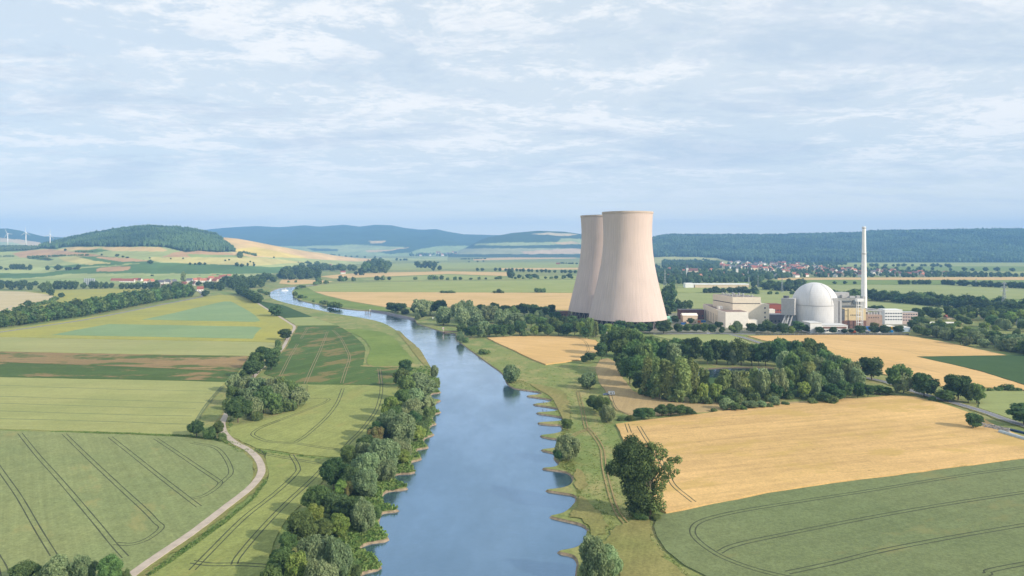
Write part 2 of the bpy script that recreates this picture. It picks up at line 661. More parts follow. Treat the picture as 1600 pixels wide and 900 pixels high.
mx = t.node('ShaderNodeMixShader')
t.l.new(t.math('MULTIPLY_ADD', fr_.outputs[0], 1.15), mx.inputs[0])
mx.inputs[0].links[0].from_node.inputs[2].default_value = 0.32
mx.inputs[0].links[0].from_node.use_clamp = True
wp = t.ramp(t.noise(t.coord(scale=(1, 0.45, 1), loc=(4, 4, 0)), 0.022, 6, 0.65), 0.35, 0.65, 0.88, 1.10)
t.l.new(t.math('MULTIPLY', mx.inputs[0].links[0].from_socket, wp, True), mx.inputs[0])
t.l.new(df_.outputs[0], mx.inputs[1])
t.l.new(gl.outputs[0], mx.inputs[2])
t.l.new(mx.outputs[0], t.out.inputs[0])
WATER = t.m


def water_sheet(name, ring, grow, z):
    """flat sheet under the banks: the outline itself, grown outwards"""
    xs = [p.x for p in ring]
    ys = [p.y for p in ring]
    n = len(ring)
    area = sum(ring[i].x * ring[(i + 1) % n].y - ring[(i + 1) % n].x * ring[i].y for i in range(n))
    me = D.meshes.new(name)
    vo, eo, fo, _, _, _ = delaunay_2d_cdt(ring, [(i, (i + 1) % n) for i in range(n)], [], 0, 1e-5, False)
    cx = np.array([sum(vo[i].x for i in f) / len(f) for f in fo])
    cy = np.array([sum(vo[i].y for i in f) / len(f) for f in fo])
    ok = inside([(p.x, p.y) for p in ring], cx, cy)
    me.from_pydata([(v.x, v.y, z) for v in vo], [], [f for f, k in zip(fo, ok) if k])
    me.materials.append(WATER)
    o = link(name, me)
    tag(o, kind='structure')
    return o


water_sheet('river', river, 0, -0.7)
water_sheet('pond', POND, 0, -0.7)

# ------------------------------------------------------------------ fields
ZF = [0.02]
SOIL = mat_plain('tramline_shaded_soil', (82, 88, 62), 0.75, 0.95, vary=0.2)  # dark soil, with the shade between the parted crop put into its colour
SOILB = mat_plain('tramline_pale', (160, 142, 106), 0.72, 0.95, vary=0.2)


def strip_faces(mb, line, width, z, mi, off=0.0):
    n = len(line)
    vs = []
    for i in range(n):
        a = line[max(0, i - 1)]
        b_ = line[min(n - 1, i + 1)]
        tdir = (b_ - a)
        if tdir.length < 1e-6:
            tdir = Vector((1, 0))
        tdir.normalize()
        nr = Vector((-tdir.y, tdir.x))
        w_ = width * (0.8 + 0.4 * random.random())
        for s in (-1, 1):
            q = line[i] + nr * (off + s * w_ / 2)
            vs.append((q.x, q.y, z))
    fs = [(2 * i, 2 * i + 1, 2 * i + 3, 2 * i + 2) for i in range(n - 1)]
    mb.add(vs, fs, mi)


def px_line(px, sub=8, smooth=True):
    pts = catmull(px, sub) if smooth else [Vector(p) for p in px]
    return [Vector(P(p[0], p[1])[:2]) for p in pts]


def field(poly, mat, smooth=False, h=0.35, tram=(), tmat=None, tw=0.42, gauge=0.95, jit=0.45, name='field', tsmooth=True):
    ZF[0] += 0.006
    top = h + ZF[0]
    px = catmull(poly, 6, True) if smooth else [Vector(p) for p in poly]
    ring = [Vector(P(p[0], p[1])[:2]) for p in px]
    out = []
    n = len(ring)
    for i in range(n):
        a, b_ = ring[i], ring[(i + 1) % n]
        L = (b_ - a).length
        step = 7.0 if max(a.y, b_.y) < 900 else 40.0
        k = min(60, max(1, int(L / step)))
        for j in range(k):
            q = a.lerp(b_, j / k)
            out.append(Vector((q.x + random.uniform(-jit, jit), q.y + random.uniform(-jit, jit))))
    mb = MB()
    m = len(out)
    vs = [(p.x, p.y, top) for p in out] + [(p.x, p.y, 0.0) for p in out]
    mb.add(vs, [tuple(range(m))] + [(i, (i + 1) % m, m + (i + 1) % m, m + i) for i in range(m)], 0)
    for tl in tram:
        ln = px_line(tl, 10 if tsmooth else 1, tsmooth)
        fine = []
        for i in range(len(ln) - 1):
            L = (ln[i + 1] - ln[i]).length
            kk = max(1, int(L / 5))
            for j in range(kk):
                fine.append(ln[i].lerp(ln[i + 1], j / kk))
        fine.append(ln[-1])
        for s in ((-1, 1) if gauge else (1,)):
            strip_faces(mb, fine, tw, top + 0.012, 1, s * gauge)
    o = mb.build(name, [mat, tmat or SOIL])
    tag(o, kind='structure')
    return o


A0 = 0.0
M_F1 = mat_field('wheat_green', (158, 170, 122), (148, 164, 118), (182, 178, 124), 2.2, 0.86, 0.09, 0.13, 0.5, 0.5, patch_thr=0.56)
M_F2 = mat_field('wheat_pale_green', (184, 190, 132), (172, 182, 124), (192, 186, 130), 0.03, 0.86, 0.07, 0.07, 0.25, 0.4)
M_F3 = mat_field('young_beet', (98, 122, 70), (92, 118, 66), (172, 146, 110), 0.03, 0.86, 0.12, 0.12, 0.3, 0.9, patch_thr=0.54)
M_F3B = mat_field('young_beet_bare', (166, 146, 108), (176, 152, 116), (96, 122, 68), 0.03, 0.86, 0.14, 0.10, 0.3, 0.95, patch_thr=0.50)
M_F4 = mat_field('barley_pale', (186, 190, 136), (178, 186, 130), None, 0.03, 0.84, 0.08, 0.05, 0.2)
M_YEL = mat_field('rape_yellow', (188, 188, 104), (178, 182, 108), (160, 166, 96), 0.1, 0.86, 0.08, 0.10, 0.4, 0.4)
M_TEAL = mat_field('oats_bluegreen', (158, 186, 142), (150, 180, 138), None, 0.1, 0.84, 0.06, 0.05, 0.3)
M_F6 = mat_field('beet_rows', (98, 126, 72), (92, 120, 68), (158, 142, 100), 1.15, 0.86, 0.2, 0.12, 0.5, 0.75, patch_thr=0.51)
M_F8 = mat_field('wheat_river', (168, 178, 114), (156, 170, 108), (184, 182, 118), 1.2, 0.86, 0.10, 0.12, 0.4, 0.4, patch_thr=0.56)
M_TAN = mat_field('ripe_barley', (228, 194, 132), (220, 188, 126), (208, 182, 106), 0.28, 0.86, 0.17, 0.09, 0.16, 0.6, patch_thr=0.52, gap=(128, 118, 66))
M_TAN2 = mat_field('ripe_barley_far', (232, 198, 136), (224, 190, 126), (216, 188, 118), -0.6, 0.86, 0.10, 0.05, 0.12, 0.4)
M_TAN3 = mat_field('ripe_strip', (226, 196, 138), (218, 190, 130), (198, 186, 120), 0.0, 0.86, 0.09, 0.05, 0.1, 0.4)
M_MOWN = mat_field('mown_meadow', (196, 176, 128), (186, 166, 120), (164, 156, 104), 1.3, 0.86, 0.10, 0.10, 0.3, 0.5)
M_G1 = mat_field('wheat_blue_green', (136, 151, 112), (130, 147, 108), (158, 158, 112), 0.45, 0.86, 0.06, 0.13, 0.5, 0.5, patch_thr=0.58)
M_G6 = mat_field('green_cereal', (176, 188, 132), (168, 182, 126), None, 0.1, 0.84, 0.07, 0.06, 0.3)
M_DK = mat_field('dark_maize', (82, 112, 70), (76, 106, 66), None, 0.1, 0.84, 0.06, 0.08, 0.5)
M_GR = mat_field('grass_bright', (142, 164, 92), (128, 154, 84), (166, 162, 104), 0.4, 0.86, 0.08, 0.12, 0.1, 0.5)
M_GL = mat_field('far_green', (178, 190, 124), (170, 184, 118), None, 0.0, 0.84, 0.07, 0.04, 0.1)
M_DRY = mat_field('dry_grass', (170, 164, 114), (150, 156, 100), (136, 148, 88), 1.3, 0.84, 0.12, 0.14, 0.3, 0.6)
M_TRACK = mat_field('farm_track', (182, 164, 126), (168, 158, 112), None, 1.3, 0.84, 0.12, 0.14, 0.5)

# --- left of the river, near
field([(-700, 668), (0, 674), (120, 677), (200, 680), (290, 684), (340, 690), (378, 704), (394, 722), (396, 742), (384, 768), (352, 797), (310, 826), (255, 862), (203, 900), (165, 930), (110, 985), (-700, 985)],
      M_F1, tram=[[(31, 678), (60, 714), (95, 753), (150, 818), (176, 850), (196, 872)],
                  [(100, 679), (140, 718), (190, 765), (228, 800), (244, 817), (252, 824), (247, 832), (228, 845), (205, 852), (180, 851)],
                  [(172, 684), (205, 710), (250, 746), (290, 777), (311, 793)],
                  [(243, 686), (270, 704), (308, 730), (338, 750), (344, 756), (336, 765), (318, 776), (300, 780)],
                  [(-30, 690), (0, 735), (30, 778), (60, 830), (84, 869)], [(-40, 820), (0, 880), (8, 900)],
                  [(300, 693), (335, 700), (352, 716), (361, 738), (352, 750), (344, 757)]])
field([(-700, 583), (0, 590), (100, 592), (200, 594), (300, 596), (352, 598), (338, 612), (318, 640), (303, 665), (296, 681), (200, 677), (120, 674), (0, 671), (-700, 665)], M_F2,
      tram=[[(-200, 600), (0, 603), (150, 608), (330, 612)], [(-200, 615), (0, 620), (150, 625), (320, 630)],
            [(-200, 626), (0, 631), (200, 637), (306, 639)], [(-200, 637), (0, 643), (200, 649), (300, 651)],
            [(-200, 649), (0, 655), (150, 659), (296, 664)], [(302, 668), (310, 650), (326, 627), (346, 604)], [(305, 668), (313, 650), (330, 627), (350, 604)]],
      gauge=0, tw=0.9, tmat=mat_plain('tramline_light', (122, 134, 86), 0.7))
field([(-700, 543), (0, 550), (100, 552), (200, 554), (390, 557), (378, 572), (372, 581), (200, 573), (0, 566), (-700, 560)], M_F3B)
field([(-700, 560.5), (0, 566.5), (200, 573.5), (372, 581.5), (355, 598), (300, 595.5), (200, 593.5), (0, 589.5), (-700, 582.5)], M_F3)
field([(-700, 520), (0, 527), (200, 531), (395, 534.5), (430, 536), (434, 545), (420, 550), (405, 557), (390, 556.5), (200, 553.5), (100, 551.5), (0, 549.5), (-700, 542.5)], M_F4, h=0.3)
field([(-700, 523), (-60, 522), (0, 516), (60, 508), (120, 499), (200, 486), (290, 470), (318, 464.5), (345, 461), (380, 464), (405, 475), (440, 496), (457, 508), (456, 520), (438, 536), (395, 534.2), (200, 530.7), (0, 526.7), (-700, 519.7)][1:], M_YEL, h=0.4)
field([(82, 524), (120, 516), (170, 507), (280, 509), (398, 511), (409, 513), (400, 521), (395, 530), (300, 528), (180, 526)], M_TEAL, h=0.55)
field([(222, 500), (270, 490), (320, 478), (350, 471.5), (361, 471.5), (385, 484), (400, 494), (407, 502), (398, 503.5), (300, 501.5)], M_TEAL, h=0.55)
# small fields left of the river further up
field([(403, 470), (420, 473), (442, 477), (487, 495), (445, 497), (420, 487), (404, 478)], M_DK)
field([(445, 497.5), (487, 495.5), (523, 508), (463, 508.5)], M_G6)
field([(464, 509.5), (495, 509), (527, 508.8), (548, 520), (560, 531), (569, 540), (571, 548), (567, 571), (566, 572), (620, 574), (620, 602), (540, 601), (457, 600), (412, 584), (424, 566), (436, 552), (450, 530)], M_F6, h=0.2,
      tram=[[(481, 512), (470, 530)], [(465, 538), (452, 560), (446, 572), (438, 588)], [(512, 518), (500, 548), (490, 570), (477, 600)],
            [(520, 516), (532, 528), (541, 545), (546, 560), (540, 580), (534, 599)], [(592, 576), (595, 600)]], tmat=SOILB, tw=0.5)
field([(357, 681), (354, 672), (362, 667), (400, 660), (440, 648), (470, 638), (478, 630), (482, 602.5), (550, 603), (622, 604), (616, 630), (604, 650), (584, 672), (556, 700), (540, 718), (500, 714), (455, 709), (416, 703), (400, 701), (382, 692)],
      M_F8, tram=[[(536, 608), (526, 632), (508, 655), (480, 680), (462, 692)], [(594, 580), (596, 604), (594, 622), (586, 645), (564, 674), (548, 690), (534, 706)],
                  [(436, 658), (410, 668), (396, 677), (398, 683), (420, 691), (462, 694), (500, 700), (530, 704)],
                  [(480, 624), (512, 624), (505, 631), (470, 645), (430, 660), (410, 668)]], tw=0.5)
field([(416, 707), (455, 713), (500, 718), (530, 722), (515, 742), (480, 780), (450, 810), (428, 850), (420, 885), (420, 930), (215, 930), (233, 903), (270, 878), (318, 845), (368, 806), (398, 780), (416, 756), (421, 738), (417, 722)],
      M_F8, tram=[[(455, 712), (465, 730), (462, 742), (430, 772), (380, 812), (330, 862), (300, 893)],
                  [(508, 728), (490, 748), (440, 795), (400, 838), (372, 872), (366, 884)],
                  [(401, 703), (412, 710), (432, 714), (500, 726)],
                  [(300, 880), (330, 884), (380, 884), (440, 888)]], tw=0.5)
# above the roadside hedge, left
field([(-500, 505), (0, 496), (40, 494), (110, 480), (170, 467), (240, 460), (273, 453.5), (273, 451), (180, 451), (100, 453.5), (0, 458), (-500, 462)], M_YEL)
field([(-500, 458), (0, 455), (40, 456), (80, 461), (85, 466), (78, 471), (45, 479), (20, 485), (0, 490), (-500, 500)], mat_field('ripe_pale', (214, 202, 160), (208, 196, 150), None, 0.3, 0.86, 0.06, 0.05, 0.2), smooth=False)
# --- right of the river
field([(1025, 812), (1038, 805), (1100, 793), (1200, 771.5), (1300, 757), (1400, 744.5), (1500, 731), (1600, 718.5), (2300, 640), (2300, 985), (1210, 985), (1150, 930), (1108, 903), (1070, 884), (1040, 862), (1026, 840), (1021, 824)],
      M_G1, tram=[[(2100, 668), (1600, 731.5), (1500, 745), (1360, 768), (1200, 793), (1130, 806), (1092, 818), (1082, 832), (1092, 848), (1122, 869), (1160, 885), (1200, 897), (1260, 910)],
                  [(2100, 700), (1600, 771), (1400, 803), (1200, 842), (1145, 855), (1124, 865)],
                  [(2100, 740), (1600, 822), (1400, 858), (1300, 882), (1230, 897)],
                  [(2100, 800), (1600, 883), (1540, 900)]], tw=0.5)
field([(963, 664), (1000, 659), (1060, 652), (1120, 645), (1200, 635.5), (1300, 627), (1400, 619), (1430, 621), (1480, 634), (1520, 648), (1560, 668), (1600, 684), (1700, 700), (2300, 640 - 8), (2300, 639.5), (1600, 717.5), (1500, 730), (1400, 743.5), (1300, 756), (1200, 770.5), (1100, 792), (1040, 803), (1031, 798), (1018, 770), (1000, 738), (978, 700)],
      M_TAN, h=0.6, tram=[[(979, 664), (984, 678)], [(998, 668), (1010, 688), (1022, 706), (1040, 735), (1052, 760), (1075, 780), (1084, 787)]], tw=0.5)
field([(950, 560), (962, 566), (972, 590), (990, 612), (1040, 624), (1090, 630), (1130, 630), (1250, 628), (1330, 622), (1335, 626), (1250, 631), (1150, 640), (1090, 645), (1030, 650), (985, 650), (962, 640), (950, 616), (936, 598), (930, 574), (938, 562)], M_MOWN, h=0.12,
      tram=[[(953, 616), (958, 632), (966, 642), (985, 648)]])
field([(762, 529), (800, 526.5), (860, 526), (900, 527), (930, 533), (938, 538), (936, 546), (930, 556), (905, 563), (880, 567), (852, 570.5), (830, 562), (800, 547), (775, 536)], M_TAN2, h=0.8,
      tram=[[(904, 529), (914, 535), (919, 545), (918, 552)]])
field([(931, 532), (948, 528), (962, 530), (958, 538), (940, 540)], M_G6)
field([(1018, 524.5), (1080, 523.5), (1142, 524), (1160, 530), (1172, 536.5), (1150, 541), (1100, 538), (1050, 531.5)], M_G6)
field([(1168, 525.5), (1300, 524), (1418, 525), (1475, 535), (1572, 556), (1432, 558), (1480, 569), (1530, 581), (1600, 603), (1700, 632), (1640, 622), (1597, 610), (1560, 607), (1470, 604), (1400, 590), (1330, 574), (1290, 556), (1250, 542), (1190, 532)], M_TAN2, h=0.6,
      tram=[[(1290, 528), (1400, 546), (1440, 556), (1540, 583), (1640, 615)], [(1240, 530), (1330, 552), (1420, 572), (1500, 592)], [(1340, 527), (1420, 534), (1500, 547)]], tmat=mat_plain('tramline_gold', (176, 150, 100), 0.8))
field([(1433, 558.6), (1572, 556.6), (1700, 553), (1800, 600), (1800, 640), (1702, 631), (1600, 602.4), (1530, 580.4)], M_DK, h=0.8)
field([(1530, 613), (1560, 611), (1597, 612), (1640, 624), (1800, 660), (1800, 720), (1600, 664), (1570, 652), (1530, 638)], M_G6, h=0.4)
# --- plain beyond the river, centre
field([(492, 456), (530, 456.5), (700, 457), (800, 457.5), (900, 458), (1040, 458), (1040, 476), (930, 487), (800, 481), (680, 481), (600, 479.5), (550, 471), (510, 462)], M_TAN3, h=0.2)
field([(480, 449.5), (500, 445.5), (530, 443), (600, 441), (700, 439.5), (900, 437.5), (1040, 437), (1040, 457.5), (900, 457.5), (700, 456.5), (530, 456), (490, 455)], M_GL, h=0.15)
field([(459, 452), (480, 450), (490, 456), (510, 463), (548, 472), (598, 480.5), (612, 488), (580, 484), (530, 479.5), (500, 474), (474, 468), (461, 462)], M_GR, h=0.1)
field([(500, 432), (540, 428), (600, 426), (700, 424), (790, 425.5), (800, 427), (790, 431.5), (700, 428), (600, 432), (520, 435)], M_TAN3, h=0.15)
field([(560, 436.5), (640, 432), (700, 429), (790, 432.5), (900, 431), (1030, 432), (1030, 435.5), (900, 436), (700, 437), (600, 439)], M_GL, h=0.15)
field([(440, 437), (455, 436), (500, 438), (520, 440), (490, 443), (455, 444.5), (436, 443)], M_TAN3, h=0.1)
field([(700, 410.5), (905, 410), (1030, 412), (1030, 417), (905, 418), (700, 420)], M_GL, h=0.1)
field([(620, 412), (700, 410), (700, 420), (560, 423), (540, 419)], M_GL, h=0.1)
field([(780, 419), (905, 418.5), (1020, 418), (1020, 420.5), (905, 421), (780, 422)], M_TAN3, h=0.1)
field([(740, 404.3), (810, 401.5), (900, 402.5), (900, 403.8), (800, 405.5), (740, 407)], M_TAN3, h=0.1)
# --- plain right of the towers
field([(1060, 447), (1130, 446.5), (1250, 452), (1252, 454.5), (1180, 456.5), (1075, 457.5), (1056, 457)], M_GL, h=0.1)
field([(1056, 458.5), (1180, 457.5), (1250, 455.5), (1262, 470), (1230, 482), (1060, 482), (1052, 470)], M_G6, h=0.2)
field([(1215, 434.5), (1300, 434), (1600, 433), (2200, 431), (2200, 434.5), (1600, 437.5), (1300, 437), (1215, 437.5)], M_TAN3, h=0.15)
field([(1150, 438.2), (1300, 437.8), (1600, 438.2), (2200, 436), (2200, 443), (1600, 444.5), (1300, 444.8), (1150, 444)], M_GR, h=0.15)
field([(1220, 453), (1300, 445.5), (1600, 445), (2200, 444), (2200, 467), (1600, 467.5), (1480, 466), (1330, 462), (1230, 468)], M_G6, h=0.2)
field([(1480, 467), (1600, 468.2), (2200, 468), (2200, 490), (1600, 483), (1520, 476)], M_GR, h=0.15)
field([(1350, 471.5), (1400, 473), (1440, 477), (1500, 485), (1480, 489), (1400, 484), (1350, 479)], M_G6, h=0.15)
field([(1262, 408.5), (1400, 410), (1600, 410.2), (2200, 410.5), (2200, 415), (1600, 416), (1300, 416), (1255, 412)], M_GL, h=0.1)
field([(1280, 416.5), (1450, 416.5), (1600, 416.5), (2200, 415.5), (2200, 424), (1600, 424), (1450, 423), (1350, 424)], M_GR, h=0.1)
field([(1480, 424.5), (1600, 424.5), (2200, 424.5), (2200, 430), (1600, 429), (1480, 429)], M_GL, h=0.1)
# worn grass and tracks beside the river
for pl, w_ in (([(903, 612), (910, 640), (916, 668), (921, 672), (940, 700), (945, 735), (960, 790), (975, 815), (1010, 850), (1050, 900), (1080, 935)], 2.6),
               ([(921, 672), (905, 676), (890, 686), (878, 695)], 2.6)):
    mb = MB()
    ln = px_line(pl, 8)
    ZF[0] += 0.006
    strip_faces(mb, ln, 0.6, ZF[0], 0, 0.9)
    strip_faces(mb, ln, 0.6, ZF[0], 0, -0.9)
    tag(mb.build('track', M_TRACK), kind='structure')


def patch(poly, mat, smooth=True, name='grass_patch', sub=5, rag=2.2):
    """grass of another growth with a ragged edge"""
    ZF[0] += 0.006
    px = catmull(poly, sub, True) if smooth else [Vector(p) for p in poly]
    ring = [P(p[0], p[1]) for p in px]
    cx = sum(p.x for p in ring) / len(ring)
    cy = sum(p.y for p in ring) / len(ring)
    out = []
    for i in range(len(ring)):
        a, b_ = ring[i], ring[(i + 1) % len(ring)]
        kk = max(1, min(40, int((b_ - a).length / 1.3)))
        for j in range(kk):
            q = a.lerp(b_, j / kk)
            w_ = rag * (fnoise(q.x, q.y, 0.22, 2.0) * 1.3 + fnoise(q.x, q.y, 0.8, 9.0) * 0.9)
            dv = Vector((q.x - cx, q.y - cy, 0))
            dv = dv.normalized() if dv.length > 0.1 else Vector((1, 0, 0))
            out.append((q.x + dv.x * w_, q.y + dv.y * w_, ZF[0]))
    mb = MB()
    mb.add(out, [tuple(range(len(out)))])
    o = mb.build(name, mat)
    tag(o, kind='structure')
    return o


def fnoise(x, y, s, seed=0.0):
    return mnoise.noise(Vector((x * s + seed, y * s - seed, seed * 0.37)))


patch([(566, 571.5), (600, 569), (622, 573), (620, 574), (590, 574), (567, 573)], M_DRY)
patch([(635, 528), (655, 545), (668, 566), (676, 580), (668, 576), (650, 556), (630, 530), (618, 518), (625, 518)], M_DRY)
patch([(540, 515), (600, 520), (630, 545), (645, 566), (620, 572), (575, 570), (578, 545), (565, 528)], M_GR)
patch([(960, 830), (985, 815), (1015, 812), (1020, 850), (1060, 890), (1090, 930), (1000, 930), (960, 890), (925, 860)], M_DRY)
patch([(830, 600), (880, 612), (890, 640), (888, 668), (876, 648), (862, 622), (842, 610)], M_DRY)
patch([(905, 775), (925, 790), (945, 810), (940, 835), (925, 850), (922, 825), (908, 812), (890, 806), (900, 790)], M_DRY)
patch([(900, 735), (912, 740), (918, 757), (906, 768), (898, 758)], M_DRY)
patch([(1048, 600), (1200, 585), (1300, 600), (1320, 618), (1200, 622), (1080, 622)], M_DK, sub=3)


def road(pl, width, mat, name='road', verge=None, dash=False, z=0.0):
    ZF[0] += 0.006
    ln = px_line(pl, 10)
    fine = []
    for i in range(len(ln) - 1):
        kk = max(1, int((ln[i + 1] - ln[i]).length / 8))
        for j in range(kk):
            fine.append(ln[i].lerp(ln[i + 1], j / kk))
    fine.append(ln[-1])
    if verge:
        mb = MB()
        strip_faces(mb, fine, width + 3.5, ZF[0], 0)
        tag(mb.build('road_verge', verge), kind='structure')
        ZF[0] += 0.006
    mb = MB()
    n = len(fine)
    vs = []
    zt = ZF[0] + 0.12 + z
    for i in range(n):
        a, b_ = fine[max(0, i - 1)], fine[min(n - 1, i + 1)]
        td = (b_ - a).normalized()
        nr = Vector((-td.y, td.x)) * (width / 2 * random.uniform(0.96, 1.04))
        vs += [(fine[i].x - nr.x * 1.1, fine[i].y - nr.y * 1.1, 0), (fine[i].x - nr.x, fine[i].y - nr.y, zt), (fine[i].x + nr.x, fine[i].y + nr.y, zt), (fine[i].x + nr.x * 1.1, fine[i].y + nr.y * 1.1, 0)]
    fs = []
    for i in range(n - 1):
        for j in range(3):
            fs.append((i * 4 + j, i * 4 + j + 1, i * 4 + 4 + j + 1, i * 4 + 4 + j))
    mb.add(vs, fs, 0)
    if dash:
        for s in (-1, 1):
            strip_faces(mb, fine, 0.15, zt + 0.01, 1, s * (width / 2 - 0.3))
    o = mb.build(name, [mat, WHITE])
    tag(o, kind='structure')
    return o


road([(185, 925), (206, 900), (250, 868), (300, 834), (352, 794), (390, 764), (408, 740), (404, 720), (388, 704), (366, 692), (353, 680), (348, 668), (350, 655), (372, 620), (400, 585), (425, 560), (441, 545), (452, 525), (460, 512), (452, 505), (425, 488), (403, 474), (395, 466)], 3.3, PATHM, 'path', M_DRY)
road([(-500, 570), (-100, 533), (0, 519.5), (60, 511), (130, 500.5), (200, 487), (262, 474.5), (305, 466), (317, 462), (312, 456), (300, 452)], 6.0, ASPHALT, 'road', M_DRY, True)
road([(1142, 523.5), (1158, 527), (1187, 536), (1230, 552), (1290, 575), (1340, 588.5), (1385, 598), (1430, 613), (1480, 627), (1540, 645), (1585, 661), (1700, 697), (1900, 760)], 5.6, ASPHALT, 'road', M_DRY, True)
road([(1020, 522), (1100, 521.5), (1180, 522), (1240, 522), (1330, 521.5), (1410, 521.5)], 6, ASPHALT, 'road')
road([(-500, 520), (0, 486), (10, 482), (20, 478)], 3.0, PATHM, 'track')
# power station yard
mb = MB()
yard = [P(x, y) for x, y in [(860, 499), (905, 517), (945, 521), (1100, 520), (1240, 520), (1410, 520), (1440, 510), (1430, 497), (1330, 490), (1200, 486), (1060, 489), (1000, 492), (930, 490)]]
mb.add([(p.x, p.y, 0.012) for p in yard], [tuple(range(len(yard)))])
tag(mb.build('paved_yard', mat_plain('yard_concrete', (136, 136, 114), 0.8, 0.95, vary=0.2, scale=0.05)), kind='structure')

# ------------------------------------------------------------------ hills
HILLS = {}
HILL_XS = np.arange(-700, 2301, 2.4)


def interp(tab, x):
    xs = [p[0] for p in tab]
    ys = [p[1] for p in tab]
    return np.interp(x, xs, ys)


def fnoise(x, y, s, seed=0.0):
    return mnoise.noise(Vector((x * s + seed, y * s - seed, seed * 0.37)))


def hill(name, x0, x1, foot, crest, dc, base_col, paint, rough=0.0, nv=60, expo=1.0, taper=80, xstep=2.4, dcv=None):
    xs = np.arange(x0, x1 + 0.1, xstep)
    fy_ = interp(foot, xs)
    cy_ = interp(crest, xs)
    df = H * F / (fy_ - YH)
    dcr = np.full_like(xs, dc, dtype=float) if dcv is None else interp(dcv, xs)
    zc = H - (cy_ - YH) * dcr / F
    # run out at the ends
    e0 = np.clip((xs - x0) / taper, 0, 1)
    e1 = np.clip((x1 - xs) / taper, 0, 1)
    env = np.sin(np.minimum(e0, e1) * math.pi / 2)
    zc = np.maximum(zc * env, 0.5)
    vfront = np.linspace(0, 1, nv)
    vback = np.linspace(1.08, 2, 12)
    vv = np.concatenate([vfront, vback])
    X, V = np.meshgrid(xs, vv)
    DF = np.tile(df, (len(vv), 1))
    DC = np.tile(dcr, (len(vv), 1))
    ZC = np.tile(zc, (len(vv), 1))
    Dm = DF + (DC - DF) * V
    vc = np.clip(V, 0, 1) ** expo
    s = 0.55 * vc + 0.45 * (3 * vc ** 2 - 2 * vc ** 3)
    bk = np.clip(V - 1, 0, 1)
    s = np.where(V > 1, 1 - (3 * bk ** 2 - 2 * bk ** 3), s)
    Z = ZC * s - 0.4 * (V < 1e-6) - 1.0 * (V > 1.999)
    if rough > 0:
        r_ = np.zeros_like(Z)
        for j in range(Z.shape[0]):
            for i in range(Z.shape[1]):
                wx = (X[j, i] - 800) * Dm[j, i] / F
                r_[j, i] = fnoise(wx, Dm[j, i], 1 / 420.0, 3.3) * 1.0 + fnoise(wx, Dm[j, i], 1 / 130.0, 1.3) * 0.35
        Z = Z + r_ * rough * np.clip(np.minimum(V * 3, (1.0 - np.abs(V - 1)) * 3 * (V > 1) + (V <= 1) * (1 - V) * 2.5), 0, 1) * env
    WX = (X - 800) * Dm / F
    ny, nx = X.shape
    verts = np.stack([WX, Dm, Z], -1).reshape(-1, 3)
    idx = np.arange(ny * nx).reshape(ny, nx)
    faces = np.stack([idx[:-1, :-1], idx[:-1, 1:], idx[1:, 1:], idx[1:, :-1]], -1).reshape(-1, 4)
    YP = YH + (H - Z) * F / Dm
    colr = np.tile(np.array(lin(base_col, 0.86)) * np.array([0.97, 0.88, 0.74, 1.0]), (ny, nx, 1))
    if paint:
        nj = np.array([[fnoise(a, b_, 0.06, 5.1) for a, b_ in zip(ra, rb_)] for ra, rb_ in zip(X, YP)])
        for poly, c_ in paint:
            k_ = inside(poly, X + nj * 3, YP + nj * 0.9)
            colr[k_] = np.array(lin(c_, 0.86)) * np.array([0.97, 0.88, 0.74, 1.0])
    t = NT(name + '_soil')
    at = t.node('ShaderNodeAttribute', attribute_name='field_colour')
    g = t.ramp(t.noise(t.coord(scale=(1, 0.35, 1)), 0.012, 7, 0.68), 0.3, 0.7, 0.86, 1.14)
    g2 = t.ramp(t.noise(t.coord(), 0.0022, 4, 0.6), 0.35, 0.65, 0.92, 1.08)
    cc = t.node('ShaderNodeCombineXYZ')
    m_ = t.math('MULTIPLY', g, g2)
    for i in range(3):
        t.l.new(m_, cc.inputs[i])
    mat = t.bsdf(t.mix(1.0, at.outputs['Color'], cc.outputs[0], 'MULTIPLY'), 0.95, 0.1)
    me = np_mesh(name, verts, faces, [mat], smooth=True)
    ca = me.attributes.new('field_colour', 'FLOAT_COLOR', 'POINT')
    ca.data.foreach_set('color', colr.reshape(-1).astype(np.float32))
    o = link(name, me)
    tag(o, kind='structure')
    HILLS[name] = dict(X=X, Y=YP, D=Dm, Z=Z, nv=nv, xs=xs, o=o)
    return o


def on_hill(name, x, y):
    """where the ray through photo pixel x, y meets the front of a hill"""
    h_ = HILLS[name]
    i = int(round((x - h_['xs'][0]) / (h_['xs'][1] - h_['xs'][0])))
    i = max(0, min(len(h_['xs']) - 1, i))
    col_y = h_['Y'][:h_['nv'], i]
    k_ = 0
    for j in range(h_['nv'] - 1):
        if (col_y[j] - y) * (col_y[j + 1] - y) <= 0:
            k_ = j
            break
    else:
        k_ = int(np.argmin(np.abs(col_y - y)))
        d = h_['D'][k_, i]
        return Vector(((x - 800) * d / F, d, h_['Z'][k_, i]))
    a, b_ = col_y[k_], col_y[k_ + 1]
    f = 0 if a == b_ else (y - a) / (b_ - a)
    d = h_['D'][k_, i] * (1 - f) + h_['D'][k_ + 1, i] * f
    z = h_['Z'][k_, i] * (1 - f) + h_['Z'][k_ + 1, i] * f
    return Vector(((x - 800) * d / F, d, z))


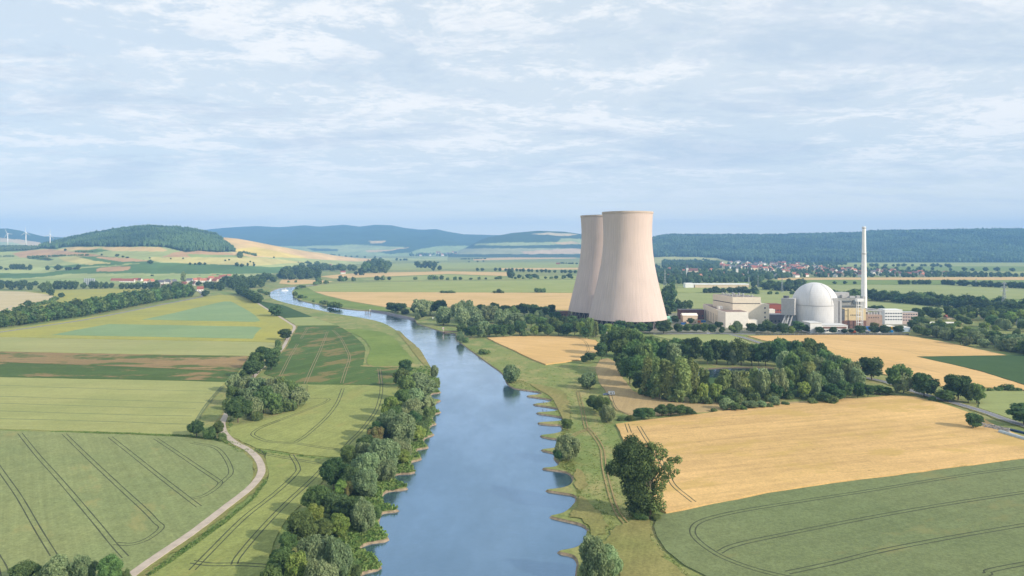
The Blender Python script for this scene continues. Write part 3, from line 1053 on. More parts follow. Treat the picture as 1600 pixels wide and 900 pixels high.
C_FOR = (64, 88, 58)
C_GRN = (172, 188, 134)
C_GRN2 = (156, 178, 120)
C_DG = (96, 132, 84)
C_TAN = (218, 196, 148)
C_BRN = (196, 166, 132)
C_YG = (204, 200, 140)
FOREST_L = [(60, 388), (85, 378), (100, 371), (130, 365), (175, 357), (220, 352), (250, 350), (300, 356), (330, 363), (338, 371), (345, 376), (352, 383), (368, 393), (340, 394), (310, 392), (290, 394), (260, 387), (230, 385), (190, 386), (150, 385), (100, 386), (85, 389)]
hill('hill_near', -700, 700,
     [(-700, 446), (0, 446), (150, 444), (260, 440), (370, 436), (450, 424), (560, 412), (640, 408), (700, 407)],
     [(-700, 384), (0, 386), (40, 385), (78, 383.5), (100, 377.5), (118, 373), (130, 371.5), (150, 367), (162, 366), (175, 363), (195, 360.5), (215, 358.3), (235, 357), (252, 358.3), (275, 359), (300, 362), (330, 368), (350, 371), (372, 373), (400, 378), (430, 384), (470, 391), (520, 399), (560, 403.5), (640, 406), (700, 406.5)],
     3600, C_GRN,
     [([(-700, 450), (700, 450), (700, 432), (-700, 440)], (150, 170, 110)),
      ([(-700, 441), (0, 437), (80, 436), (200, 431), (370, 429), (370, 447), (150, 447), (-700, 450)], C_GRN2),
      ([(-700, 425), (0, 427), (70, 427), (110, 421), (200, 414), (230, 410), (300, 411), (420, 417), (560, 417), (560, 424), (370, 428), (200, 427), (110, 428), (40, 435), (-700, 437)], C_DG),
      ([(150, 421), (165, 417), (205, 416), (202, 422), (180, 424), (150, 424)], C_BRN),
      ([(-700, 396), (0, 392), (60, 392), (130, 396), (180, 406), (100, 417), (0, 419), (-700, 425)], C_GRN),
      ([(60, 418), (110, 414), (180, 411), (195, 411), (190, 414), (110, 418)], C_DG),
      ([(20, 396), (40, 391), (75, 389), (140, 396), (190, 404), (150, 402), (110, 399), (60, 403), (30, 402)], C_BRN),
      ([(90, 402), (135, 400), (180, 411), (140, 414), (100, 408)], C_YG),
      ([(120, 401), (160, 400), (250, 408), (230, 411), (185, 412), (150, 408)], C_DG),
      ([(150, 401), (200, 403), (240, 408), (190, 409), (155, 404)], C_BRN),
      ([(-700, 388), (0, 386), (30, 385.5), (72, 387), (40, 392), (0, 394), (-700, 397)], (82, 108, 76)),
      ([(40, 401), (60, 399), (85, 406), (75, 408), (45, 404)], (82, 108, 76)),
      ([(88, 390), (115, 386), (160, 386), (145, 390), (100, 392)], C_TAN),
      ([(115, 392), (150, 389), (170, 391), (160, 394), (125, 395)], C_DG),
      ([(160, 386), (250, 386), (262, 391), (240, 396), (180, 393), (160, 389)], C_TAN),
      ([(150, 395), (180, 392), (260, 393), (300, 394), (250, 401), (200, 402), (160, 399)], C_GRN),
      ([(250, 401), (290, 391), (365, 395), (375, 402), (300, 402)], C_BRN),
      ([(290, 397), (380, 399), (400, 404), (300, 404)], C_GRN2),
      ([(230, 402), (400, 402), (480, 410), (400, 415), (300, 412), (240, 408)], C_YG),
      ([(335, 368), (400, 376), (470, 388), (560, 402), (560, 408), (480, 403), (400, 402), (365, 398), (350, 385)], C_TAN),
      ([(400, 386), (430, 392), (480, 403), (430, 402), (380, 397), (360, 390)], (222, 206, 128)),
      ([(350, 371), (380, 373), (400, 379), (440, 388), (400, 385), (355, 378)], (228, 200, 150)),
      ([(430, 388), (520, 400), (600, 406), (560, 409), (480, 404)], (226, 200, 156)),
      (FOREST_L, C_FOR)],
     rough=5, nv=120, taper=60, dcv=[(-700, 3600), (430, 3600), (520, 4300), (600, 5300), (700, 5800)])
hill('hill_far_west', -1100, 420, [(-1100, 402), (420, 402)],
     [(-1100, 352), (-300, 354), (0, 357), (12, 357), (30, 360), (50, 365), (66, 369), (85, 370), (140, 374), (420, 384)], 7600, C_FOR,
     [([(-1100, 376), (0, 372), (30, 374), (60, 378), (75, 386), (-1100, 392)], (212, 196, 158)),
      ([(-1100, 379), (0, 378), (20, 379), (40, 383), (0, 384), (-1100, 385)], C_GRN)], rough=14, nv=60, taper=50)
hill('hill_far', 150, 1150, [(150, 400), (1150, 400)],
     [(150, 368), (250, 362), (320, 359), (350, 356), (400, 353), (437, 355), (475, 352), (500, 354), (537, 351), (562, 354), (587, 351), (612, 352), (632, 356), (657, 359), (682, 358), (700, 362), (725, 366), (762, 367), (900, 370), (1150, 374)], 11000, C_FOR,
     [([(150, 402), (150, 386), (480, 384.5), (560, 382), (640, 387), (700, 384), (745, 384), (1150, 383), (1150, 402)], (158, 180, 126)),
      ([(470, 386), (560, 383), (630, 386), (640, 392), (560, 394), (480, 392)], C_GRN),
      ([(575, 376), (602, 375.5), (600, 379), (580, 381)], C_TAN),
      ([(570, 391), (610, 390), (640, 386), (645, 389), (615, 394), (575, 394)], C_TAN),
      ([(745, 381), (1100, 380), (1100, 384), (745, 385)], (222, 204, 160)),
      ([(480, 388), (530, 389), (528, 393), (490, 392)], C_FOR), ([(590, 394), (620, 390), (650, 384.5), (680, 383), (664, 388), (640, 394), (610, 397)], C_FOR),
      ([(780, 385), (1100, 385), (1100, 391), (790, 391)], (200, 200, 150))],
     rough=22, nv=80, taper=120, dcv=[(150, 12000), (500, 11000), (700, 10500), (1150, 10000)])
hill('hill_middle', 700, 1110, [(700, 402), (1110, 403)],
     [(700, 386), (735, 380), (762, 371), (800, 364), (842, 360.5), (882, 362), (910, 366), (960, 369), (1110, 378)], 7800, C_FOR,
     [([(740, 381), (790, 379), (870, 378), (875, 372), (905, 373), (940, 376), (940, 384), (745, 385)], C_GRN),
      ([(830, 366), (860, 363.5), (905, 366), (890, 369), (850, 367)], (214, 202, 168)),
      ([(860, 379), (895, 377), (905, 380), (880, 382)], C_TAN),
      ([(745, 383), (800, 384), (920, 381), (920, 387), (800, 388), (745, 388)], C_FOR),
      ([(700, 388), (1110, 388), (1110, 405), (700, 405)], (176, 184, 150)),
      ([(815, 393), (900, 388), (920, 391), (920, 396), (820, 397)], (220, 200, 176)),
      ([(700, 397), (920, 397), (920, 404), (700, 404)], C_FOR)], rough=10, nv=60, taper=60)
hill('hill_east', 960, 2500, [(960, 411), (1200, 411), (1250, 410.5), (2500, 410.5)],
     [(960, 371), (1018, 370), (1200, 370.5), (1292, 368), (1340, 367), (1360, 364.5), (1412, 361), (1475, 358.5), (1525, 357.5), (1600, 360.5), (1800, 363), (2500, 372)], 6300, C_FOR,
     [([(960, 412), (960, 403), (1060, 401), (1120, 403), (1140, 409), (1200, 412)], (176, 184, 130))], rough=16, nv=90, taper=90)

# ------------------------------------------------------------------ forests on the hills (each a far-off wood)
ICO_V = []
ICO_F = []
_bm = bmesh.new()
bmesh.ops.create_icosphere(_bm, subdivisions=1, radius=1.0)
_bm.verts.ensure_lookup_table()
ICO_V = np.array([v.co[:] for v in _bm.verts])
ICO_F = np.array([[v.index for v in f.verts] for f in _bm.faces])
_bm.free()
_bm = bmesh.new()
bmesh.ops.create_icosphere(_bm, subdivisions=2, radius=1.0)
_bm.verts.ensure_lookup_table()
ICO2_V = np.array([v.co[:] for v in _bm.verts])
ICO2_F = np.array([[v.index for v in f.verts] for f in _bm.faces])
_bm.free()


def blobs(name, pts, radii, heights, mat, jit=0.3, kind='stuff', label=None, cat=None):
    n = len(pts)
    pts = np.asarray(pts, dtype=float)
    base = ICO_V[None] * (1 + rng.uniform(-jit, jit, (n, len(ICO_V), 1)))
    base = base * np.stack([radii, radii, heights * 0.55], -1)[:, None, :]
    base = base + pts[:, None, :] + np.array([0, 0, 1.0]) * (heights * 0.48)[:, None, None]
    faces = (ICO_F[None] + (np.arange(n) * len(ICO_V))[:, None, None]).reshape(-1, 3)
    me = np_mesh(name, base.reshape(-1, 3), faces, [mat])
    o = link(name, me)
    tag(o, label, cat, kind=kind)
    return o


def hill_forest(hname, poly, spacing, size, mat, label, name='forest', hmul=1.0):
    h_ = HILLS[hname]
    nv = h_['nv']
    px, py, pd, pz = h_['X'][:nv + 2], h_['Y'][:nv + 2], h_['D'][:nv + 2], h_['Z'][:nv + 2]
    pts = []
    i_n, j_n = px.shape[1], px.shape[0]
    for j in range(j_n - 1):
        for i in range(i_n - 1):
            if not inside_one(poly, px[j, i], py[j, i]):
                continue
            w_ = (px[j, i + 1] - px[j, i]) * pd[j, i] / F
            dd = abs(pd[j + 1, i] - pd[j, i])
            k_ = w_ * dd / (spacing ** 2)
            cnt = int(k_) + (1 if random.random() < k_ - int(k_) else 0)
            for _ in range(cnt):
                u, v_ = random.random(), random.random()
                d = pd[j, i] + (pd[j + 1, i] - pd[j, i]) * v_
                z = pz[j, i] + (pz[j + 1, i] - pz[j, i]) * v_
                x = px[j, i] + (px[j, i + 1] - px[j, i]) * u
                pts.append(((x - 800) * d / F, d, z))
    n = len(pts)
    rad = size * rng.uniform(0.38, 0.62, n)
    hh = size * rng.uniform(1.2, 2.0, n) * hmul
    return blobs(name, pts, rad, hh, mat, 0.35, 'stuff', label)


def inside_one(poly, x, y):
    c = False
    n = len(poly)
    j = n - 1
    for i in range(n):
        xi, yi = poly[i]
        xj, yj = poly[j]
        if (yi > y) != (yj > y) and x < (xj - xi) * (y - yi) / (yj - yi) + xi:
            c = not c
        j = i
    return c


hill_forest('hill_near', FOREST_L, 11, 12, L_FOREST, 'dense mixed wood covering the rounded hill beside the wind turbines')
hill_forest('hill_near', [(-700, 388), (0, 386), (30, 385.5), (70, 387), (40, 391), (0, 392), (-700, 395)], 10, 8, L_FOREST, 'dark strip of wood below the wind turbines', hmul=0.7)
hill_forest('hill_east', [(960, 369), (2500, 350), (2500, 411), (1600, 410), (1250, 409), (1200, 410), (1140, 408), (1120, 403), (1060, 401), (960, 403)], 17, 17, L_FOREST, 'long dark wooded ridge behind the towns and the power station')

# ------------------------------------------------------------------ tree kinds


def leaf_cloud(lobes, n, size, droop=0.0, elong=1.0, shell=(0.68, 1.28), seed=1, core=0.74):
    """quads on the shells of a set of ellipsoid lobes plus a rough solid core in each lobe"""
    r = np.random.default_rng(seed)
    lobes = np.array(lobes, dtype=float)         # cx cy cz rx ry rz
    area = lobes[:, 3] * lobes[:, 5] + lobes[:, 3] * lobes[:, 4]
    pick = r.choice(len(lobes), size=int(n * 1.7), p=area / area.sum())
    dv = r.normal(size=(len(pick), 3))
    dv /= np.linalg.norm(dv, axis=1)[:, None]
    rad = r.uniform(shell[0], shell[1], len(pick)) ** 0.8
    L = lobes[pick]
    p = L[:, :3] + dv * L[:, 3:] * rad[:, None]
    keep = np.ones(len(p), dtype=bool)
    for lb_ in lobes:
        q = (p - lb_[:3]) / lb_[3:]
        keep &= (np.sum(q * q, 1) > 0.50)
    keep &= (p[:, 2] > 0.3)
    p, dv = p[keep][:n], dv[keep][:n]
    m = len(p)
    nr = dv * 0.8 + r.normal(size=(m, 3)) * 0.45 + np.array([0, 0, 0.25])
    nr /= np.linalg.norm(nr, axis=1)[:, None]
    up = r.normal(size=(m, 3)) * (1 - droop) + np.array([0, 0, -1.0]) * droop * 2
    u = np.cross(nr, up)
    u /= np.linalg.norm(u, axis=1)[:, None] + 1e-9
    w = np.cross(nr, u)
    sz = size * r.uniform(0.6, 1.4, m)[:, None]
    a = u * sz * 0.5
    b_ = w * sz * 0.5 * elong
    # irregular quads
    jit = r.uniform(0.6, 1.2, (4, m, 1))
    quad = np.stack([p - a * jit[0] - b_ * jit[1] * .6, p + a * jit[1] - b_ * jit[2], p + a * jit[2] * .7 + b_ * jit[3], p - a * jit[3] + b_ * jit[0] * .8], 1)
    verts = quad.reshape(-1, 3)
    faces = np.arange(m * 4).reshape(m, 4)
    cv_, cf_ = [], []
    b0 = len(verts)
    tri = []
    for lb_ in lobes:
        vv = ICO_V * (1 + r.uniform(-0.22, 0.22, (len(ICO_V), 1))) * lb_[3:] * core + lb_[:3]
        vv[:, 2] = np.maximum(vv[:, 2], 0.15)
        tri.append(ICO_F + b0 + len(cv_) * len(ICO_V))
        cv_.append(vv)
    verts = np.concatenate([verts] + cv_)
    tri = np.concatenate(tri)
    # triangles padded to quads are not allowed: build loops by hand
    return verts, faces, tri


def mixed_mesh(name, verts, quads, tris, mat, extra=None):
    me = D.meshes.new(name)
    me.vertices.add(len(verts))
    me.vertices.foreach_set('co', np.asarray(verts, dtype=np.float32).ravel())
    nq, nt = len(quads), len(tris)
    loops = np.concatenate([quads.ravel(), tris.ravel()]).astype(np.int32)
    me.loops.add(len(loops))
    me.loops.foreach_set('vertex_index', loops)
    me.polygons.add(nq + nt)
    st = np.concatenate([np.arange(nq) * 4, nq * 4 + np.arange(nt) * 3]).astype(np.int32)
    tot = np.concatenate([np.full(nq, 4), np.full(nt, 3)]).astype(np.int32)
    me.polygons.foreach_set('loop_start', st)
    me.polygons.foreach_set('loop_total', tot)
    me.materials.append(mat)
    me.update(calc_edges=True)
    return me


def crown_lobes(kind, h, w, seed):
    r = random.Random(seed)
    L = []
    if kind in ('oak', 'dark', 'lime', 'rust'):
        cz, rz_, rr = h * 0.56, h * 0.42, w * 0.5
        L.append((0, 0, cz * 0.98, rr * 0.62, rr * 0.62, rz_ * 0.78))
        for i in range(24):
            a = r.uniform(0, 2 * math.pi)
            e = r.uniform(-0.85, 1.0)
            q = math.sqrt(max(0, 1 - e * e * 0.8)) * r.uniform(0.5, 0.88)
            s = r.uniform(0.16, 0.36)
            L.append((math.cos(a) * rr * q, math.sin(a) * rr * q, cz + e * rz_ * 0.66, rr * s * 1.1, rr * s * 1.1, rr * s * r.uniform(0.75, 1.15)))
    elif kind == 'willow':
        cz, rz_, rr = h * 0.50, h * 0.46, w * 0.5
        L.append((0, 0, cz, rr * 0.66, rr * 0.66, rz_ * 0.82))
        for i in range(26):
            a = r.uniform(0, 2 * math.pi)
            e = r.uniform(-0.85, 0.95)
            q = math.sqrt(max(0, 1 - e * e * 0.75)) * r.uniform(0.5, 0.88)
            s = r.uniform(0.15, 0.30)
            L.append((math.cos(a) * rr * q, math.sin(a) * rr * q, cz + e * rz_ * 0.66, rr * s, rr * s, rr * s * r.uniform(1.0, 1.6)))
    elif kind == 'poplar':
        rr = w * 0.5
        L.append((0, 0, h * 0.52, rr * 0.62, rr * 0.62, h * 0.40))
        for i in range(17):
            a = r.uniform(0, 2 * math.pi)
            z = h * r.uniform(0.16, 0.90)
            q = rr * r.uniform(0.35, 0.68) * (1 - 0.45 * max(0, z / h - 0.55) / 0.45)
            s = rr * r.uniform(0.24, 0.38)
            L.append((math.cos(a) * q, math.sin(a) * q, z, s, s, s * r.uniform(1.3, 2.0)))
    elif kind == 'bush':
        rr = w * 0.5
        L.append((0, 0, h * 0.40, rr * 0.7, rr * 0.7, h * 0.42))
        for i in range(11):
            a = r.uniform(0, 2 * math.pi)
            q = rr * r.uniform(0.35, 0.75)
            s = r.uniform(0.26, 0.42)
            L.append((math.cos(a) * q, math.sin(a) * q, h * r.uniform(0.2, 0.72), rr * s, rr * s, h * s * 0.75))
    return L


KIND = {  # nominal height, width, leaf material, object name
    'oak': (15, 13, L_OAK, 'broadleaf_tree'), 'dark': (15, 12, L_DARK, 'broadleaf_tree'), 'willow': (13, 13, L_WILLOW, 'willow_tree'),
    'poplar': (22, 10, L_POPLAR, 'poplar_tree'), 'lime': (13, 10, L_LIME, 'broadleaf_tree'), 'bush': (5, 7, L_BUSH, 'bush'),
    'rust': (12, 10, L_RUST, 'broadleaf_tree')}
LOD = {'near': (8000, 0.50, 4), 'mid': (2300, 0.9, 4), 'far': (420, 1.8, 3)}
PROTO = {}


def trunk_mesh(h, w, seed, mesh_name='trunk', limbs=5, full=0.75, r0=0.32):
    r = random.Random(seed)
    mb = MB()
    mb.tube((0, 0, -0.3), (0.15, 0.1, h * 0.35), r0 * 1.15, r0 * 0.8, 7)
    mb.tube((0.15, 0.1, h * 0.35), (0.0, 0.2, h * full), r0 * 0.8, r0 * 0.3, 6)
    for i in range(limbs):
        a = 2 * math.pi * i / limbs + r.uniform(-0.4, 0.4)
        z0 = h * r.uniform(0.2, 0.45)
        q = w * r.uniform(0.22, 0.36)
        mb.tube((0.1, 0.1, z0), (math.cos(a) * q, math.sin(a) * q, z0 + h * r.uniform(0.15, 0.3)), r0 * 0.45, r0 * 0.15, 5)
    return mb.mesh(mesh_name, BARK)


def proto(kind, lod, var):
    key = (kind, lod, var)
    if key in PROTO:
        return PROTO[key]
    h, w, mat, nm = KIND[kind]
    n, size, nv_ = LOD[lod]
    if kind == 'bush':
        n, size = int(n * 0.45), size * 0.7
    if kind == 'willow':
        size *= 0.85
        n = int(n * 1.25)
    sd = hash((len(kind), ord(kind[0]), ord(lod[0]), var)) % 10007
    lobes = crown_lobes(kind, h, w, sd)
    if lod == 'far':
        lobes = [(a_, b_, c_ * 0.80, d_ * 1.1, e_ * 1.1, f_ * 1.22) for a_, b_, c_, d_, e_, f_ in lobes[:14]]
    v, q, t_ = leaf_cloud(lobes, n, size, droop=0.55 if kind == 'willow' else (0.3 if kind == 'poplar' else 0.0),
                          elong=1.5 if kind == 'willow' else 1.0, seed=sd)
    if lod == 'far':
        tm = MB().tube((0, 0, -0.5), (0, 0, h * 0.4), 0.35, 0.25, 5)
        b0 = len(v)
        v = np.concatenate([v, np.array(tm.v)])
        quads2 = np.array([[b0 + i for i in f] for f in tm.f if len(f) == 4])
        q = np.concatenate([q, quads2])
        me = mixed_mesh(nm, v, q, t_, mat)
        me.materials.append(BARK)
        mi = np.zeros(len(q) + len(t_), dtype=np.int32)
        mi[len(q) - len(quads2):len(q)] = 1
        me.polygons.foreach_set('material_index', mi)
        PROTO[key] = (me, None)
    else:
        PROTO[key] = (mixed_mesh('crown', v, q, t_, mat), trunk_mesh(h, w, sd, r0=0.3 if kind != 'bush' else 0.1, limbs=4 if kind != 'bush' else 3))
    return PROTO[key]


TREE_N = [0]
TREES = []


def tree_at(kind, loc, h, w, label, cat=None, group=None, lod=None, name=None):
    d = math.hypot(loc[0], loc[1])
    if lod is None:
        lod = 'near' if d < 430 else ('mid' if d < 1000 else 'far')
    TREE_N[0] += 1
    nvar = LOD[lod][2]
    crown, trunk = proto(kind, lod, TREE_N[0] % nvar)
    hn, wn_, mat, nm = KIND[kind]
    rz = random.uniform(0, 6.28)
    sc = (w / wn_, w / wn_ * random.uniform(0.92, 1.08), h / hn)
    cat = cat or ('bush' if kind == 'bush' else 'tree')
    if trunk is None:
        o = link(name or nm, crown, None, loc, rz)
        o.scale = sc
        tag(o, label, cat, group)
    else:
        o = empty(name or nm, loc, rz)
        o.scale = sc
        tag(o, label, cat, group)
        link('crown', crown, o)
        link('stems' if kind == 'bush' else 'trunk', trunk, o)
    TREES.append(o)
    return o


def tree(kind, x, yb, yt, w, label, cat=None, group=None, lod=None, name=None, hill_name=None):
    """a tree whose foot stands at photo pixel x, yb and whose top reaches row yt; w pixels wide"""
    p = on_hill(hill_name, x, yb) if hill_name else P(x, yb)
    k = F / p.y
    return tree_at(kind, p, (yb - yt) / k, w / k, label, cat, group, lod, name)


def trees(lst, label, group=None, **kw):
    for a in lst:
        tree(*a, label, group=group, **kw)


def row(pl, spacing, h, ratio, kinds, label, group, jitter=1.0, skip=0.0, hill_name=None, lod=None):
    """trees along a line given in photo pixels; spacing and heights in metres"""
    if hill_name:
        pts = [on_hill(hill_name, p[0], p[1]) for p in pl]
    else:
        pts = [P(p[0], p[1]) for p in pl]
    carry = 0.0
    for a, b_ in zip(pts[:-1], pts[1:]):
        L = (b_ - a).length
        s = carry
        while s < L:
            if random.random() >= skip:
                q = a.lerp(b_, s / L)
                hh = random.uniform(*h)
                tree_at(random.choice(kinds), (q.x + random.uniform(-jitter, jitter), q.y + random.uniform(-jitter, jitter), q.z),
                        hh, hh * random.uniform(*ratio), label, group=group, lod=lod)
            s += spacing * random.uniform(0.75, 1.25)
        carry = s - L


def grove(poly, n, mind, h, ratio, kinds, label, group, lod=None, hill_name=None):
    """trees spread over an area whose corners are photo pixels"""
    ring = [(P(x, y) if not hill_name else on_hill(hill_name, x, y)) for x, y in poly]
    xs, ys = [p.x for p in ring], [p.y for p in ring]
    rp = [(p.x, p.y) for p in ring]
    z = sum(p.z for p in ring) / len(ring)
    got = []
    tries = 0
    while len(got) < n and tries < n * 60:
        tries += 1
        x, y = random.uniform(min(xs), max(xs)), random.uniform(min(ys), max(ys))
        if not inside_one(rp, x, y):
            continue
        if any((x - a) ** 2 + (y - b_) ** 2 < mind ** 2 for a, b_ in got):
            continue
        got.append((x, y))
        hh = random.uniform(*h)
        tree_at(random.choice(kinds), (x, y, z), hh, hh * random.uniform(*ratio), label, group=group, lod=lod)


# ---- left bank of the river
G_LB = 'trees crowding the bank left of the river'
T_LB = 'tree in the crowded belt beside the groynes'
lbt = [  # kind, x, foot, top, width
    ('dark', 632, 588, 561, 22), ('oak', 625, 606, 574, 26), ('willow', 655, 606, 580, 34), ('oak', 636, 626, 584, 28), ('willow', 664, 620, 592, 36),
    ('bush', 680, 606, 592, 16), ('willow', 650, 640, 604, 34), ('oak', 628, 650, 608, 30), ('lime', 612, 660, 616, 30), ('willow', 668, 640, 618, 26),
    ('willow', 642, 664, 622, 40), ('oak', 618, 676, 634, 28), ('willow', 606, 688, 640, 40), ('dark', 648, 668, 640, 26), ('bush', 672, 652, 636, 20),
    ('dark', 590, 694, 655, 30), ('willow', 630, 698, 642, 48), ('bush', 660, 676, 656, 28), ('lime', 650, 690, 664, 30), ('bush', 664, 664, 650, 20),
    ('rust', 587, 702, 664, 24), ('dark', 572, 712, 676, 28), ('willow', 596, 734, 684, 56), ('willow', 568, 726, 690, 34), ('oak', 544, 730, 696, 28),
    ('willow', 622, 722, 684, 38), ('lime', 630, 726, 700, 26), ('willow', 575, 752, 706, 48), ('dark', 522, 764, 712, 46), ('willow', 605, 752, 716, 30),
    ('dark', 548, 770, 728, 34), ('willow', 572, 776, 732, 44), ('lime', 536, 776, 748, 24), ('rust', 546, 778, 750, 16), ('dark', 558, 776, 756, 20),
    ('oak', 497, 806, 754, 44), ('dark', 520, 812, 766, 44), ('dark', 548, 818, 774, 42), ('willow', 566, 832, 778, 40), ('bush', 585, 812, 788, 22),
    ('lime', 488, 832, 786, 34), ('oak', 470, 856, 800, 48), ('oak', 506, 846, 808, 36), ('lime', 530, 842, 800, 34), ('oak', 450, 868, 830, 30),
    ('willow', 492, 900, 832, 54), ('willow', 524, 908, 838, 46), ('oak', 442, 904, 852, 44), ('lime', 464, 930, 860, 38), ('dark', 432, 930, 876, 36),
    ('willow', 500, 940, 872, 50), ('bush', 545, 898, 872, 34), ('oak', 420, 960, 880, 40), ('bush', 556, 902, 884, 24)]
for a in lbt:
    if a[0] == 'rust':
        continue
    tree(*a, {'dark': 'dark green ', 'oak': 'mid green ', 'willow': 'grey green willow ', 'bush': 'low bushy ', 'lime': 'bright green '}[a[0]] + T_LB, group=G_LB + ' ' + a[0])
tree('rust', 587, 702, 664, 24, 'yellowish brown tinged tree between green crowns on the river bank beside the wheat')
tree('rust', 546, 778, 750, 16, 'small yellowish tree between dark crowns near the lower groynes')
tree('willow', 679, 590, 569, 13, 'slim pointed willow standing alone at the water edge, highest on the groyne bank')

# ---- hedge along the farm path
T_HP = 'tree in the thick clump beside the farm path'
for a in [('dark', 412, 566, 540, 26), ('oak', 428, 560, 544, 22), ('oak', 402, 576, 548, 26), ('dark', 396, 590, 560, 34), ('dark', 424, 578, 552, 22), ('oak', 380, 592, 578, 18),
          ('willow', 366, 612, 584, 24), ('willow', 384, 614, 586, 26), ('willow', 404, 616, 588, 26), ('willow', 424, 620, 590, 24), ('poplar', 440, 622, 588, 22), ('oak', 366, 632, 602, 26),
          ('willow', 388, 634, 604, 34), ('oak', 418, 632, 600, 30), ('willow', 436, 636, 598, 34), ('willow', 466, 634, 602, 30), ('oak', 452, 622, 592, 26), ('bush', 452, 642, 622, 26),
          ('dark', 412, 646, 606, 32), ('willow', 396, 652, 618, 30), ('dark', 372, 660, 616, 38), ('bush', 432, 646, 632, 22), ('bush', 354, 640, 620, 16), ('bush', 402, 656, 644, 18), ('oak', 428, 646, 612, 26)]:
    tree(*a, {'dark': 'dark green ', 'oak': 'mid green ', 'willow': 'grey green ', 'bush': 'low shrubby ', 'poplar': 'upright '}[a[0]] + T_HP, group='thick clump beside the farm path ' + a[0])
tree('dark', 307, 683, 653, 25, 'round dark tree at the corner of the wheat field, beside the path bend')
tree('oak', 340, 682, 656, 18, 'small round crowned tree beside the path bend')
tree('bush', 326, 686, 668, 22, 'low bush between the two trees beside the path bend')
tree('bush', 348, 688, 676, 14, 'lowest bush hugging the inside of the path bend')
tree('dark', 446, 532, 513, 21, 'round tree standing alone beside the path at the beet field corner')
tree('bush', 435, 542, 530, 10, 'small bush just below the lone round tree beside the path')
tree('dark', 432, 494, 474, 22, 'round dark tree alone between the bluish oats and the small dark field')
tree('bush', 433, 550, 540, 14, 'shrub where the path enters the clump of trees')

# ---- bottom left
tree('dark', 38, 912, 873, 40, 'dark bush at the bottom edge, first of the row below the wheat field')
tree('willow', 90, 918, 868, 48, 'grey green willow bush at the bottom edge, widest of its row')
tree('willow', 128, 918, 870, 40, 'grey green willow bush behind the conifer shaped tree at the bottom edge')
tree('oak', 170, 922, 868, 36, 'upright pointed tree at the bottom edge beside the pale path')
tree('bush', 196, 918, 890, 20, 'small shrub at the bottom edge touching the pale path')
tree('bush', 60, 918, 890, 26, 'low shrub at the bottom edge between dark bush and willow')

# ---- dense belt on the far side of the roadside
row([(-30, 516), (0, 512), (60, 504), (130, 494)], 7, (16, 21), (0.75, 1.0), ['dark', 'oak', 'dark'], 'dark green tree in the dense belt along the left country road', 'belt along the left country road', 2)
row([(130, 494), (200, 480), (262, 468), (300, 463)], 8, (21, 30), (0.6, 0.85), ['dark', 'oak', 'dark', 'oak'], 'dark green tree in the dense belt along the left country road', 'belt along the left country road', 2)
row([(-30, 508), (60, 498), (130, 488), (200, 474), (262, 463)], 16, (18, 26), (0.8, 1.1), ['dark', 'oak'], 'dark green tree in the dense belt along the left country road', 'belt along the left country road', 3)
tree('dark', 237, 463, 453.5, 11, 'round crown rising above the roadside belt')
tree('dark', 320, 463, 452, 12, 'round dark tree standing right beside the country road end')
row([(374, 459), (386, 464), (402, 474)], 12, (14, 20), (0.9, 1.2), ['dark'], 'dark tree in the short row between the yellow field and the river bend', 'short row near the river bend')
# ---- row of avenue trees upper left
T_AV = 'round tree in the avenue above the yellow fields'
trees([('dark', 2, 452, 440, 9), ('dark', 17, 453, 437, 12), ('dark', 33, 453, 436, 13), ('dark', 47, 453, 439, 11), ('oak', 68, 457, 439, 14), ('oak', 74, 456, 437, 12), ('dark', 88, 452, 437, 12),
       ('dark', 93, 452, 436, 11), ('dark', 102, 452, 437, 11), ('dark', 110, 452, 437, 11), ('dark', 117, 452, 437, 10), ('oak', 131, 451, 440, 9), ('dark', 143, 451, 437, 10), ('dark', 150, 451, 437, 9),
       ('oak', 158, 451, 439, 9), ('dark', 166, 451, 439, 9), ('dark', 174, 450, 440, 8), ('dark', 190, 452, 441, 9), ('oak', 198, 452, 441, 9), ('dark', 206, 452, 441, 9), ('dark', 215, 452, 440, 10), ('dark', 226, 452, 440, 10),
       ('dark', 236, 452, 438, 12), ('dark', 245, 452, 436, 12)], T_AV, 'avenue above the yellow fields')
trees([('dark', 12, 446, 437, 10), ('dark', 26, 447, 438, 10), ('dark', 38, 446, 436, 10), ('dark', 55, 446, 438, 9), ('dark', 2, 444, 436, 10)], 'dark tree in the second row behind the avenue', 'second row behind the avenue')
tree('dark', 80, 462, 449, 11, 'dark tree at the tip of the pale barley field')
tree('dark', 96, 465, 456, 10, 'round tree alone beside the curved edge of the pale barley field')
tree('dark', 43, 479.5, 467, 10, 'tree at the lower end of the shrub line beside the pale barley field')
row([(50, 479), (62, 477), (78, 474), (88, 468)], 12, (4, 8), (1.3, 1.8), ['bush'], 'low shrub lining the curved edge of the pale barley field', 'shrubs lining the pale barley field')

# ---- village on the left and the wood at the bend of the river
G_V = 'trees around the red roofed village'
T_V = 'tree between the red roofs of the village'
tree('poplar', 286.5, 440, 423, 8, 'tall columnar dark tree rising above the village roofs')
tree('dark', 238, 437, 428, 8, 'round dark tree behind the red barn roofs')
trees([('dark', 218, 436, 430, 5), ('dark', 312, 435, 429, 8), ('dark', 340, 434, 428, 8), ('dark', 262, 440, 435, 7), ('dark', 322, 450, 438, 10), ('oak', 300, 446, 438, 9), ('dark', 310, 446, 438, 9), ('dark', 264, 450, 443, 9),
       ('oak', 275, 452, 438, 14), ('dark', 283, 455, 440, 14), ('dark', 292, 457, 446, 12), ('dark', 330, 452, 438, 12), ('dark', 338, 452, 438, 12), ('dark', 345, 454, 436, 16), ('oak', 256, 452, 443, 9)], T_V, G_V)
G_W = 'wood at the bend of the river'
T_W = 'dark tree in the wood at the far bend of the river'
